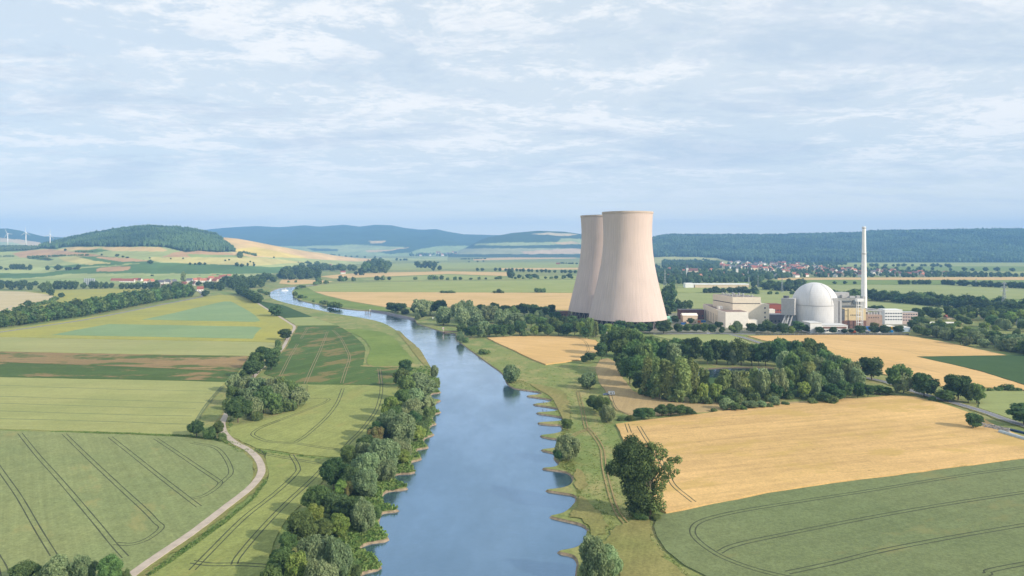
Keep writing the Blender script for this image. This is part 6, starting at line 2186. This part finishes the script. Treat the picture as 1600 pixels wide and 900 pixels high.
# silos
for i in range(6):
    p = P(132 + i * 3.0, 446)
    o = empty('grain_silo', p)
    tag(o, 'pale steel silo in the row beside the village', 'silo', 'silo row')
    MB().lathe((0, 0, 0), [(2.2, 0), (2.2, 17), (0.05, 19.5)], 16).build('drum', GALV, o, smooth=False)
    MB().tube((0, 0, 19.3), (0, 0, 20.4), 0.4, 0.4, 6).build('cap', GALV, o)

FH = []
for L, Wd, h, rh in ((14, 10, 6.5, 4), (18, 11, 7, 4.2), (12, 9, 6, 3.6)):
    for wall, rf in ((WALLW, REDROOF), (WALLW, ROOF2), (WALLC, ROOF3), (WALLW, ROOF4), (WALLC, REDROOF), (WALLW, ROOF3)):
        w_, r_2, _, _ = house_meshes(L, Wd, h, rh, wall, rf)
        bm_ = bmesh.new()
        bm_.from_mesh(w_)
        n0_ = len(bm_.faces)
        bm_.from_mesh(r_2)
        bm_.faces.ensure_lookup_table()
        for f in bm_.faces[n0_:]:
            f.material_index = 1
        me = D.meshes.new('house')
        bm_.to_mesh(me)
        bm_.free()
        me.materials.append(wall)
        me.materials.append(rf)
        FH.append((me, rf))


def far_houses(poly, n, label, group, mind=14, scale=1.0, hill_name=None, rows=True):
    xs = [p[0] for p in poly]
    ys = [p[1] for p in poly]
    got, tries = [], 0
    while len(got) < n and tries < n * 80:
        tries += 1
        x, y = random.uniform(min(xs), max(xs)), random.uniform(min(ys), max(ys))
        if not inside_one(poly, x, y):
            continue
        p = on_hill(hill_name, x, y) if hill_name else P(x, y)
        if any((p.x - a.x) ** 2 + (p.y - a.y) ** 2 < mind ** 2 for a in got):
            continue
        got.append(p)
        me, rf = random.choice(FH)
        o = link('house', me, None, p, random.choice((0.3, 0.3 + math.pi / 2, -0.5, 1.0)) + random.uniform(-.15, .15))
        s_ = scale * random.uniform(0.85, 1.25)
        o.scale = (s_, s_, s_)
        tag(o, RN[rf.name] + ' roofed ' + label, 'house', group + ' ' + RN[rf.name])


far_houses([(1120, 411.5), (1200, 410.8), (1245, 411.2), (1262, 415), (1262, 424), (1240, 428), (1190, 424), (1120, 418)], 84, 'house in the upper part of the distant town', 'dense upper part of the town', 22, 1.25)
far_houses([(1240, 412), (1290, 417), (1320, 421), (1400, 425), (1480, 429), (1476, 433), (1380, 433), (1240, 433)], 74, 'house along the lower edge of the distant town', 'long lower edge of the town', 24, 1.15)
far_houses([(1040, 424), (1070, 420), (1120, 424), (1200, 428), (1210, 436), (1150, 438), (1080, 441), (1040, 434)], 30, 'house among trees between the church and the pylons', 'houses between church and pylons', 34, 1.0)
far_houses([(1180, 432), (1245, 431), (1245, 434), (1180, 434)], 8, 'house of the town above the turbine hall', 'near edge of the town', 24)
far_houses([(650, 399.5), (690, 396), (740, 392), (800, 397), (800, 400.5), (700, 401.5), (640, 401)], 40, 'house of the tiny village below the blue hills', 'tiny far village', 60, 2.0, 'hill_far')
far_houses([(1022, 404.5), (1080, 406.5), (1085, 408), (1030, 409)], 7, 'house at the foot of the wooded ridge', 'houses at the foot of the ridge', 40, 1.6)

# long white building and church
lw = empty('greenhouse', P(1118, 449.5))
tag(lw, 'very long low white building in front of the distant town', 'long building')
d_ = lw.location.y
mb = MB()
fbox(mb, 1071, 1084, 442.5, 450, d_ - 5, 20)
part(lw, 'end_wall', mb, WHITE)
mb = MB()
fbox(mb, 1086, 1170, 445, 450, d_ - 2, 26)
part(lw, 'wall', mb, WALLC)
mb = MB()
fbox(mb, 1085.5, 1170.5, 443.6, 445, d_ - 3, 28, zmin=zat(445, d_ - 3))
part(lw, 'roof', mb, WHITE)
chh = empty('church', P(1077, 431))
tag(chh, 'large church with pale nave and slim tower beside the long red barn', 'church')
MB().box((14, 6, 0), (34, 14, 17)).build('nave', WALLC, chh)
mb = MB()
mb.add([(-3.5, -1.5, 17), (31.5, -1.5, 17), (31.5, 13.5, 17), (-3.5, 13.5, 17), (-3.5, 6, 26), (31.5, 6, 26)], [(0, 1, 5, 4), (2, 3, 4, 5), (0, 4, 3), (1, 2, 5)])
mb.build('nave_roof', ROOF2, chh)
tw2 = MB().box((-6, 5, 0), (7, 7, 27)).build('tower', WALLW, chh)
MB().box((-6, 5, 27), (7.4, 7.4, 13), 0, 0, (0.04, 0.04)).build('spire', ROOF4, tw2)
ch2 = empty('church', P(1151.5, 431))
tag(ch2, 'slim pale church tower with a pointed cap in the middle of the distant town', 'church')
tw3 = MB().box((0, 0, 0), (7, 7, 25)).build('tower', WALLW, ch2)
MB().box((0, 0, 25), (7.6, 7.6, 13), 0, 0, (0.04, 0.04)).build('spire', ROOF4, tw3)
MB().box((12, 2, 0), (16, 9, 9), 0, 0, (1, 0.2)).build('nave', REDROOF, ch2)
MB().box((0, 0, 0), (74, 16, 10), 0, 0, (1, 0.3)).build('barn', REDROOF, None, loc=P(1052, 433))
b_o = COL.objects[-1] if False else D.objects['barn'] if 'barn' in D.objects else None
for o in list(D.objects):
    if o.type == 'MESH' and o.parent is None and o.name.startswith('barn') and 'label' not in o:
        tag(o, 'very long red roofed barn to the left of the big church', 'barn')

# ------------------------------------------------------------------ trees of the towns and the far plain: woods nobody could count


def far_wood(poly_list, label, name='far_woods'):
    pts, rad, hh = [], [], []
    for poly, n, hr, hn_ in poly_list:
        xs = [p[0] for p in poly]
        ys = [p[1] for p in poly]
        c_, tr = 0, 0
        while c_ < n and tr < n * 30:
            tr += 1
            x, y = random.uniform(min(xs), max(xs)), random.uniform(min(ys), max(ys))
            if not inside_one(poly, x, y):
                continue
            p = on_hill(hn_, x, y) if hn_ else P(x, y)
            c_ += 1
            h_ = random.uniform(*hr)
            pts.append(p)
            rad.append(h_ * random.uniform(0.36, 0.55))
            hh.append(h_)
    return blobs(name, pts, np.array(rad), np.array(hh), L_DARK, 0.3, 'stuff', label)


far_wood([
    ([(1036, 410), (1100, 409), (1125, 412), (1120, 422), (1080, 419), (1036, 420)], 420, (14, 24), None),
    ([(1026, 420), (1070, 421), (1120, 425), (1200, 428), (1240, 433), (1180, 441), (1100, 443), (1026, 446)], 520, (11, 19), None),
    ([(1120, 410), (1245, 410.5), (1262, 425), (1190, 426), (1120, 420)], 260, (9, 15), None),
    ([(1240, 412), (1320, 420), (1400, 424), (1480, 428), (1600, 432), (1600, 433.5), (1240, 433.5)], 420, (9, 16), None),
    ([(1255, 410.5), (1300, 411), (1330, 414), (1300, 417), (1260, 416)], 60, (12, 20), None),
    ([(1480, 430), (1560, 431), (1560, 433), (1480, 433)], 40, (12, 16), None)],
    'dark trees filling the gaps between the roofs of the distant town')
far_wood([
    ([(640, 397), (700, 398), (800, 398), (800, 402), (640, 402)], 160, (18, 30), 'hill_far'),
    ([(420, 398), (530, 399), (540, 400.5), (430, 401)], 50, (16, 26), 'hill_far')],
    'hazy dark trees round the tiny far village', 'village_woods')
for pl in ([(1290, 416), (1330, 417)], [(1340, 417), (1480, 416)], [(1450, 417), (1490, 418.5)], [(1380, 422), (1600, 424.5)], [(1000, 418), (1030, 419)]):
    row(pl, 45, (14, 22), (0.9, 1.3), ['dark'], 'small hazy tree in the meadows below the wooded ridge', 'meadow trees below the ridge', 12, 0.1, lod='far')
row([(620, 412), (700, 411), (760, 409)], 120, (10, 16), (1, 1.4), ['dark'], 'tiny tree in the open plain before the blue hills', 'tiny trees of the open plain', 30, 0.2, lod='far')
row([(720, 405.5), (760, 405)], 18, (10, 14), (1, 1.4), ['dark'], 'tiny tree in the far hedge before the blue hills', 'far hedge before the blue hills', 5, lod='far')
row([(620, 407), (640, 407)], 16, (12, 18), (1, 1.4), ['dark'], 'tiny tree of the far dark strip in the plain', 'far dark strip in the plain', 10, lod='far')
row([(876, 412), (905, 413)], 18, (8, 12), (1, 1.4), ['dark'], 'tiny tree beside the lone red roof', 'trees beside the lone red roof', 5, lod='far')
row([(1100, 404.5), (1130, 404.5)], 40, (14, 20), (1, 1.4), ['dark'], 'tiny tree at the foot of the wooded ridge', 'trees at the foot of the ridge', 10, lod='far')

# ------------------------------------------------------------------ bank vegetation


def tufts(name, zones, label, mat, size=(0.5, 1.3)):
    vs, fs = [], []
    for poly, n, hmax in zones:
        xs = [p[0] for p in poly]
        ys = [p[1] for p in poly]
        c_, tr = 0, 0
        ring_ = [(p.x, p.y) for p in river]
        cand = []
        while c_ < n and tr < n * 30:
            tr += 1
            x, y = random.uniform(min(xs), max(xs)), random.uniform(min(ys), max(ys))
            if inside_one(poly, x, y):
                cand.append(P(x, y))
                c_ += 1
        ok = ~inside(ring_, [p.x for p in cand], [p.y for p in cand])
        for p, k_ in zip(cand, ok):
            if not k_:
                continue
            hb = random.uniform(0.25, 1.0) * hmax
            for j in range(9):
                a = random.uniform(0, 6.28)
                q = p + Vector((random.uniform(-.8, .8), random.uniform(-.8, .8), random.uniform(0.0, hb * 0.6)))
                s_ = random.uniform(*size) * 0.5
                u = Vector((math.cos(a), math.sin(a), random.uniform(-.3, .3))) * s_
                w_ = Vector((random.uniform(-.5, .5), random.uniform(-.5, .5), 1)).normalized() * s_ * 1.2
                b0 = len(vs)
                vs += [q - u - w_ * .3, q + u - w_ * .3, q + u * .4 + w_, q - u * .5 + w_ * .9]
                fs.append((b0, b0 + 1, b0 + 2, b0 + 3))
    o = link(name, np_mesh(name, [tuple(v) for v in vs], fs, [mat]))
    tag(o, label, None, kind='stuff')
    return o


tufts('bank_vegetation', [
    ([(560, 895), (600, 885), (560, 850), (606, 840), (590, 815), (560, 800), (620, 796), (600, 770), (636, 760), (622, 742), (648, 736), (640, 718), (657, 714), (650, 700), (668, 697), (662, 688), (677, 677), (676, 650), (688, 642), (676, 620), (688, 611), (686, 590), (668, 572), (640, 575), (625, 600), (640, 640), (600, 690), (560, 750), (500, 830), (460, 930), (540, 930)], 5200, 1.5)],
    'tangle of tall grass, nettles and low willow on the river bank', L_REED)
tufts('bank_weeds', [
    ([(722, 540), (760, 567), (786, 585), (800, 604), (845, 612), (868, 640), (880, 690), (872, 730), (900, 745), (905, 800), (922, 830), (905, 860), (925, 850), (930, 825), (910, 780), (905, 740), (885, 700), (892, 650), (870, 610), (800, 590), (740, 545)], 1200, 0.35),
    ([(760, 545), (860, 572), (930, 575), (925, 620), (960, 665), (1000, 750), (1020, 830), (1100, 930), (960, 930), (925, 840), (905, 740), (885, 640), (800, 590)], 1100, 0.22)],
    'low weeds along the worn river bank', L_REED, (0.2, 0.5))
tufts('field_weeds', [
    ([(1205, 690), (1240, 688), (1290, 697), (1286, 706), (1255, 707), (1215, 701)], 130, 0.95),
    ([(1500, 690), (1560, 668), (1590, 690), (1540, 700)], 60, 0.9), ([(1050, 745), (1100, 752), (1090, 760), (1060, 756)], 45, 0.9),
    ([(1330, 716), (1365, 718), (1362, 724), (1330, 723)], 30, 0.9), ([(1380, 660), (1480, 650), (1470, 668), (1380, 676)], 40, 0.85)],
    'scattered dark green weeds breaking through the ripe barley', L_OAK, (0.3, 0.7))
tufts('verge_grass', [
    ([(300, 850), (360, 806), (395, 780), (412, 750), (416, 752), (400, 782), (365, 808), (310, 850), (240, 900), (232, 898)], 700, 0.5),
    ([(350, 690), (352, 660), (362, 655), (358, 690), (372, 700), (420, 706), (500, 717), (500, 720), (420, 711), (370, 706)], 420, 0.6),
    ([(395, 700), (352, 688), (300, 683), (200, 678.5), (100, 676), (80, 675), (100, 674.5), (200, 677), (300, 681)], 500, 0.6)],
    'strip of wild grass between path and fields', L_REED, (0.3, 0.8))

# ------------------------------------------------------------------ river furniture
jt = empty('mooring_jetty', P(575, 488))
tag(jt, 'small wooden mooring stage on posts at the start of the quay', 'jetty')
MB().box((0, 0, 1.6), (9, 3, 0.5)).build('deck', mat_plain('old_wood', (150, 128, 104), 0.8), jt)
for dx in (-4, -1.3, 1.3, 4):
    MB().tube((dx, -1.2, -1.5), (dx, -1.2, 4.0), 0.35, 0.35, 8).build('post', mat_plain('post_wood', (96, 80, 66), 0.8), jt)
MB().box((3.2, 0.3, 2.1), (1.6, 1.6, 2.4)).build('hut', WALLW, jt)
qw = empty('quay_wall', P(618, 492))
tag(qw, 'long grey sloping quay wall along the outer bank', 'quay wall')
mb = MB()
ln = px_line([(580, 485.6), (600, 488.6), (612, 491), (632, 495.4), (647, 499)], 4)
for a, b_ in zip(ln[:-1], ln[1:]):
    dr = (b_ - a).normalized()
    nr = Vector((dr.y, -dr.x))
    vs = [(a.x + nr.x * 1.5, a.y + nr.y * 1.5, -1.2), (b_.x + nr.x * 1.5, b_.y + nr.y * 1.5, -1.2), (b_.x, b_.y, 1.4), (a.x, a.y, 1.4), (b_.x - nr.x * 1.6, b_.y - nr.y * 1.6, 1.4), (a.x - nr.x * 1.6, a.y - nr.y * 1.6, 1.4),
          (b_.x - nr.x * 1.6, b_.y - nr.y * 1.6, 0), (a.x - nr.x * 1.6, a.y - nr.y * 1.6, 0)]
    mb.add(vs, [(0, 1, 2, 3), (3, 2, 4, 5), (5, 4, 6, 7)])
part(qw, 'wall_face', mb, mat_plain('quay_concrete', (150, 142, 140), 0.75, vary=0.2))
mb = MB()
for a, b_ in zip(ln[:-1], ln[1:]):
    mb.tube((a.x, a.y, 2.4), (b_.x, b_.y, 2.4), 0.08, None, 4)
    mb.tube((a.x, a.y, 1.4), (a.x, a.y, 2.4), 0.08, None, 4)
part(qw, 'railing', mb, GALV)
sgn = empty('river_sign', P(692.5, 519))
tag(sgn, 'small white and red navigation marker on a post at the boat ramp', 'sign')
MB().tube((0, 0, -1.2), (0, 0, 4.2), 0.15, 0.15, 6).build('post', WHITE, sgn)
MB().box((0, -0.1, 3.6), (1.9, 0.15, 1.9)).build('board', WHITE, sgn)
MB().box((0, -0.2, 4.2), (1.9, 0.06, 0.6)).build('red_bar', mat_plain('sign_red', (200, 50, 40), 0.9), sgn)
MB().box((0, 0, 0.03), (17, 5, 0.5), R(18)).build('boat_ramp', mat_plain('ramp_mud', (140, 112, 96), 0.75), None, loc=P(703, 518.5))
for o in D.objects:
    if o.name == 'boat_ramp':
        tag(o, 'brown boat ramp beside the red and white marker', 'ramp')
sg2 = empty('river_sign', P(676.5, 501))
tag(sg2, 'plain white board on a post on the bank behind the quay end', 'sign')
MB().tube((0, 0, 0), (0, 0, 3.2), 0.12, 0.12, 6).build('post', GALV, sg2)
MB().box((0, 0, 2.6), (1.6, 0.12, 2.2)).build('board', WHITE, sg2)

bt = empty('passenger_boat', P(445, 454.2, -0.95) , R(14))
tag(bt, 'white passenger boat sailing on the far bend of the river', 'boat')
bt.location.z = -0.95
mb = MB()
hl = [(-8, 0), (-7.2, 2), (4, 2.1), (8, 0), (4, -2.1), (-7.2, -2)]
vs = [(x * 0.95, y * 0.8, -0.4) for x, y in hl] + [(x, y, 1.3) for x, y in hl]
mb.add(vs, [(i, (i + 1) % 6, 6 + (i + 1) % 6, 6 + i) for i in range(6)] + [tuple(range(6, 12))])
mb.build('hull', WHITE, bt)
cab = MB().box((-1, 0, 1.3), (10, 3.3, 2.0)).build('cabin', WHITE, bt)
for s in (-1, 1):
    MB().box((-1, s * 1.67, 2.0), (9, 0.06, 0.8)).build('window', GLASS, cab)
MB().box((1.8, 0, 3.3), (2.4, 2.2, 1.5)).build('wheelhouse', WHITE, bt)
MB().tube((-6.8, 0, 1.3), (-6.8, 0, 3.6), 0.06, 0.04, 5).build('flagpole', GALV, bt)


def car(p, rz, col, label, name='parked_car'):
    o = empty(name, p, rz)
    tag(o, label, 'car')
    mb = MB()
    vs = []
    prof = [(-2.1, 0.35), (-2.1, 0.9), (-1.75, 1.0), (-1.2, 1.45), (0.5, 1.45), (1.1, 0.98), (2.0, 0.85), (2.15, 0.35)]
    for s in (-0.85, 0.85):
        vs += [(x, s, z) for x, z in prof]
    n = 8
    mb.add(vs, [(i, (i + 1) % n, n + (i + 1) % n, n + i) for i in range(n)] + [tuple(range(n - 1, -1, -1)), tuple(range(n, 2 * n))])
    mb.build('body', mat_plain('car_' + name + str(col), col, 0.9, 0.3, 0.5, vary=0.02), o)
    for x in (-1.3, 1.3):
        for s in (-0.85, 0.85):
            MB().tube((x, s - 0.1, 0.33), (x, s + 0.1, 0.33), 0.33, None, 12).build('wheel', DARKG, o)
    for s in (-0.86, 0.86):
        MB().box((-0.3, s, 1.0), (1.9, 0.03, 0.35)).build('window', GLASS, o)
    return o


car(P(763.5, 526), R(10), (230, 232, 236), 'white car parked at the corner of the small stubble field')
car(P(947, 617.5), R(185), (96, 112, 140), 'blue grey car hitched in front of the white camper')
car(P(1107, 521.3), R(0), (228, 228, 230), 'white car on the road among the station trees')
car(P(1355, 520), R(0), (60, 70, 90), 'dark car on the station road below the stack')
cv_o = empty('camper_trailer', P(955.5, 617.3), R(5))
tag(cv_o, 'white and grey camper trailer standing on the mown meadow', 'camper')
MB().box((0, 0, 0.55), (4.4, 2.2, 2.0), 0, 0, (0.9, 0.92)).build('body', WHITE, cv_o)
MB().box((0, 0, 2.56), (4.0, 1.9, 0.12)).build('roof', GREYP, cv_o)
for s in (-1, 1):
    MB().tube((0, s * 1.0 - 0.1, 0.35), (0, s * 1.0 + 0.1, 0.35), 0.35, None, 12).build('wheel', DARKG, cv_o)
MB().box((-0.6, -1.05, 1.3), (1.7, 0.06, 0.6)).build('window', GLASS, cv_o)
MB().box((1.2, -1.07, 0.7), (0.7, 0.06, 1.6)).build('door', GREYP, cv_o)
MB().tube((-2.2, 0, 0.6), (-3.4, 0, 0.5), 0.06, None, 6).build('drawbar', DARKG, cv_o)


def person(p, rz, label, top, legs, pose=0):
    """standing figure grown from a jointed skeleton with a skin"""
    me = D.meshes.new('person')
    J = [(0, 0, 0.95), (0, 0, 1.2), (0, 0, 1.42), (0, 0.01, 1.52), (0, 0.02, 1.66), (0, 0.02, 1.76),
         (0.10, 0, 0.90), (0.13, 0.04, 0.50), (0.14, -0.02, 0.08), (0.14, 0.14, 0.04),
         (-0.10, 0, 0.90), (-0.13, -0.04, 0.50), (-0.14, -0.06, 0.08), (-0.14, 0.10, 0.04),
         (0.19, 0, 1.40), (0.25, 0.06, 1.15), (0.22, 0.30 if pose == 0 else 0.1, 1.05 if pose == 0 else 0.92), (0.22, 0.38 if pose == 0 else 0.12, 1.05 if pose == 0 else 0.82),
         (-0.19, 0, 1.40), (-0.26, 0.02, 1.13), (-0.22, 0.26 if pose == 0 else 0.06, 1.02 if pose == 0 else 0.90), (-0.2, 0.34 if pose == 0 else 0.08, 1.03 if pose == 0 else 0.80)]
    E = [(0, 1), (1, 2), (2, 3), (3, 4), (4, 5), (0, 6), (6, 7), (7, 8), (8, 9), (0, 10), (10, 11), (11, 12), (12, 13), (2, 14), (14, 15), (15, 16), (16, 17), (2, 18), (18, 19), (19, 20), (20, 21)]
    rad = [.14, .14, .15, .06, .10, .07, .10, .065, .045, .035, .10, .065, .045, .035, .07, .045, .035, .035, .07, .045, .035, .035]
    me.from_pydata(J, E, [])
    o = D.objects.new('person', me)
    COL.objects.link(o)
    o.modifiers.new('skin', 'SKIN')
    for i, q in enumerate(rad):
        me.skin_vertices[0].data[i].radius = (q, q * 0.8 if i < 3 else q)
    me.skin_vertices[0].data[0].use_root = True
    s_ = o.modifiers.new('sub', 'SUBSURF')
    s_.levels = 1
    s_.render_levels = 1
    t = NT('clothes_' + label[:12])
    co_ = t.node('ShaderNodeTexCoord')
    sp_ = t.node('ShaderNodeSeparateXYZ')
    t.l.new(co_.outputs['Object'], sp_.inputs[0])
    c_ = t.mix(t.ramp(sp_.outputs[2], 0.93, 0.95), lin(legs, .8), lin(top, .8))
    c_ = t.mix(t.ramp(sp_.outputs[2], 1.50, 1.52), c_, lin((206, 160, 132), .8))
    c_ = t.mix(t.ramp(sp_.outputs[2], 1.73, 1.76), c_, lin((70, 52, 40), .8))
    me.materials.append(t.bsdf(c_, 0.8))
    o.location = p
    o.rotation_euler = (0, 0, rz)
    tag(o, label, 'person')
    return o


person(P(849, 630.2), R(100), 'person in dark clothes standing on the upper groyne spit', (50, 56, 70), (44, 46, 56))
person(P(854, 631.2), R(60), 'person in light shirt next to the dark clothed one on the spit', (190, 186, 176), (60, 64, 80), 1)
person(P(848, 643.3), R(120), 'person in dark jacket holding both hands forward on the second spit', (46, 50, 60), (64, 60, 56))
person(P(854, 643.8), R(80), 'person in blue top beside the dark jacket on the second spit', (70, 100, 150), (50, 50, 60), 1)

# wrapped silage, blue sheet and stone heap at the right edge
sb = empty('silage_tube', P(1560, 676))
tag(sb, 'long white wrapped silage roll beside the road at the picture edge', 'silage bale')
mb = MB()
a, b_ = P(1562, 677), P(1640, 700)
for i in range(14):
    p0, p1 = a.lerp(b_, i / 14), a.lerp(b_, (i + 0.96) / 14)
    mb.tube((p0.x, p0.y, 0.8), (p1.x, p1.y, 0.8), 1.15 + 0.12 * (i % 2), 1.2, 10)
part(sb, 'wrap', mb, mat_plain('bale_white', (196, 206, 208), 0.8, 0.6))
bs = MB()
a, b_ = P(1578, 673), P(1640, 688)
bs.prism([(a.x, a.y), (b_.x, b_.y), (b_.x + 1, b_.y + 3), (a.x + 1, a.y + 3)], 0, 0.9)
o = bs.build('tarpaulin', mat_plain('tarp_blue', (32, 62, 98), 0.8, 0.6))
tag(o, 'blue tarpaulin covering a low heap behind the white silage roll', 'tarpaulin')
pts, rad = [], []
for i in range(170):
    x = random.uniform(1531, 1577)
    y = 664.5 + (x - 1531) * 0.20 + random.uniform(-2, 3.2)
    p = P(x, y)
    pts.append(p)
    rad.append(random.uniform(0.35, 0.9))
blobs('rubble', pts, np.array(rad), np.array(rad) * 1.6, mat_plain('rubble_grey', (150, 144, 138), 0.9, vary=0.4), 0.35, 'stuff', 'heap of grey rubble and stones between bush and silage')

# ------------------------------------------------------------------ keep the 300 largest broadleaf trees as objects, the rest as one mass


def merge_small(nm, keep, new_name, label):
    lst = [o for o in TREES if o.name.split('.')[0] == nm]

    def size(o):
        d = o.location.y
        X = 800 + o.location.x * F / d
        vis = 1.0 if -15 < X < 1615 and YH + H * F / d < 925 else 0.0
        me = o if o.type == 'MESH' else o.children[0]
        b_ = me.data.vertices
        return vis * (o.scale[0] * o.scale[2]) / (d * d) * {'bush': 40}.get(nm, 200) + vis * 1e-9
    lst.sort(key=size, reverse=True)
    rest = lst[keep:]
    if not rest:
        return
    vs_, q_, t_, mq, mt = [], [], [], [], []
    mats = []
    base_ = 0
    cache = {}
    for o in rest:
        mes = [o.data] if o.type == 'MESH' else [c.data for c in o.children if c.name.startswith(('crown'))]
        # a mid or near tree merged into the mass keeps its own crown
        M = np.array(Matrix.Translation(o.location) @ o.rotation_euler.to_matrix().to_4x4() @ Matrix.Diagonal((*o.scale, 1)))
        for me in mes:
            if me.name not in cache:
                n_ = len(me.vertices)
                a = np.empty(n_ * 3, dtype=np.float32)
                me.vertices.foreach_get('co', a)
                lt = np.empty(len(me.polygons), dtype=np.int32)
                me.polygons.foreach_get('loop_total', lt)
                mi_ = np.empty(len(me.polygons), dtype=np.int32)
                me.polygons.foreach_get('material_index', mi_)
                lv_ = np.empty(len(me.loops), dtype=np.int32)
                me.loops.foreach_get('vertex_index', lv_)
                st_i = np.concatenate([[0], np.cumsum(lt)[:-1]])
                qi = np.where(lt == 4)[0]
                ti = np.where(lt == 3)[0]
                cache[me.name] = (a.reshape(-1, 3), lv_[st_i[qi][:, None] + np.arange(4)], lv_[st_i[ti][:, None] + np.arange(3)], mi_[qi], mi_[ti], [m for m in me.materials])
            a, q, tt, mqi, mti, mm_ = cache[me.name]
            ids = []
            for m in mm_:
                if m not in mats:
                    mats.append(m)
                ids.append(mats.index(m))
            ids = np.array(ids)
            w_ = a @ M[:3, :3].T + M[:3, 3]
            vs_.append(w_)
            q_.append(q + base_)
            t_.append(tt + base_)
            mq.append(ids[mqi])
            mt.append(ids[mti])
            base_ += len(a)
    q_, t_ = np.concatenate(q_), np.concatenate(t_)
    me = mixed_mesh(new_name, np.concatenate(vs_), q_, t_, mats[0])
    for m in mats[1:]:
        me.materials.append(m)
    me.polygons.foreach_set('material_index', np.concatenate([np.concatenate(mq), np.concatenate(mt)]).astype(np.int32))
    link_o = link(new_name, me)
    tag(link_o, label, kind='stuff')
    for o in rest:
        TREES.remove(o)
        for c_ in list(o.children):
            D.objects.remove(c_)
        D.objects.remove(o)


merge_small('broadleaf_tree', 300, 'distant_trees', 'small dark trees filling hedges, belts and woods across the plain')
merge_small('bush', 200, 'distant_bushes', 'small bushes of the hedges across the plain')

# ------------------------------------------------------------------ labels that count along a row or a clump
ORD = ('first second third fourth fifth sixth seventh eighth ninth tenth eleventh twelfth thirteenth fourteenth fifteenth sixteenth seventeenth '
       'eighteenth nineteenth twentieth twenty-first twenty-second twenty-third twenty-fourth twenty-fifth twenty-sixth twenty-seventh '
       'twenty-eighth twenty-ninth thirtieth thirty-first thirty-second thirty-third thirty-fourth thirty-fifth thirty-sixth').split()
groups = {}
for o in COL.objects:
    if o.parent is None and 'group' in o and 'label' in o:
        groups.setdefault((o['group'], o['label']), []).append(o)
for (g_, l_), lst in groups.items():
    if len(lst) < 2 or len(lst) > 36:
        continue
    pos = []
    for o in lst:
        d = max(1.0, o.location.y)
        pos.append((800 + o.location.x * F / d, YH + (H - o.location.z) * F / d, o))
    sx_ = max(p[0] for p in pos) - min(p[0] for p in pos)
    sy_ = max(p[1] for p in pos) - min(p[1] for p in pos)
    up = sy_ > sx_ * 0.9
    pos.sort(key=lambda p: -p[1] if up else p[0])
    for i, p in enumerate(pos):
        p[2]['label'] = l_ + ', ' + ORD[i] + (' from below' if up else ' from the left')
        if len(p[2]['label'].split()) > 16:
            p[2]['label'] = l_ + ', ' + ORD[i] + (' from below' if up else ' from left')
        if len(p[2]['label'].split()) > 16:
            print('LONG', p[2]['label'])

# ------------------------------------------------------------------ the air
hz = MB().box((0, 6300, -2.2), (30000, 13000, 560)).mesh('haze', [])
hm = D.materials.new('haze_air')
hm.use_nodes = True
hn = hm.node_tree.nodes
hn.clear()
ho = hn.new('ShaderNodeOutputMaterial')
pv = hn.new('ShaderNodeVolumePrincipled')
pv.inputs['Color'].default_value = (0.27, 0.54, 1.0, 1)
pv.inputs['Density'].default_value = 1.0e-4
pv.inputs['Anisotropy'].default_value = -0.05
hm.node_tree.links.new(pv.outputs[0], ho.inputs['Volume'])
hz.materials.append(hm)
hzo = link('haze', hz)
tag(hzo, 'thin bluish summer haze over the valley', kind='stuff')
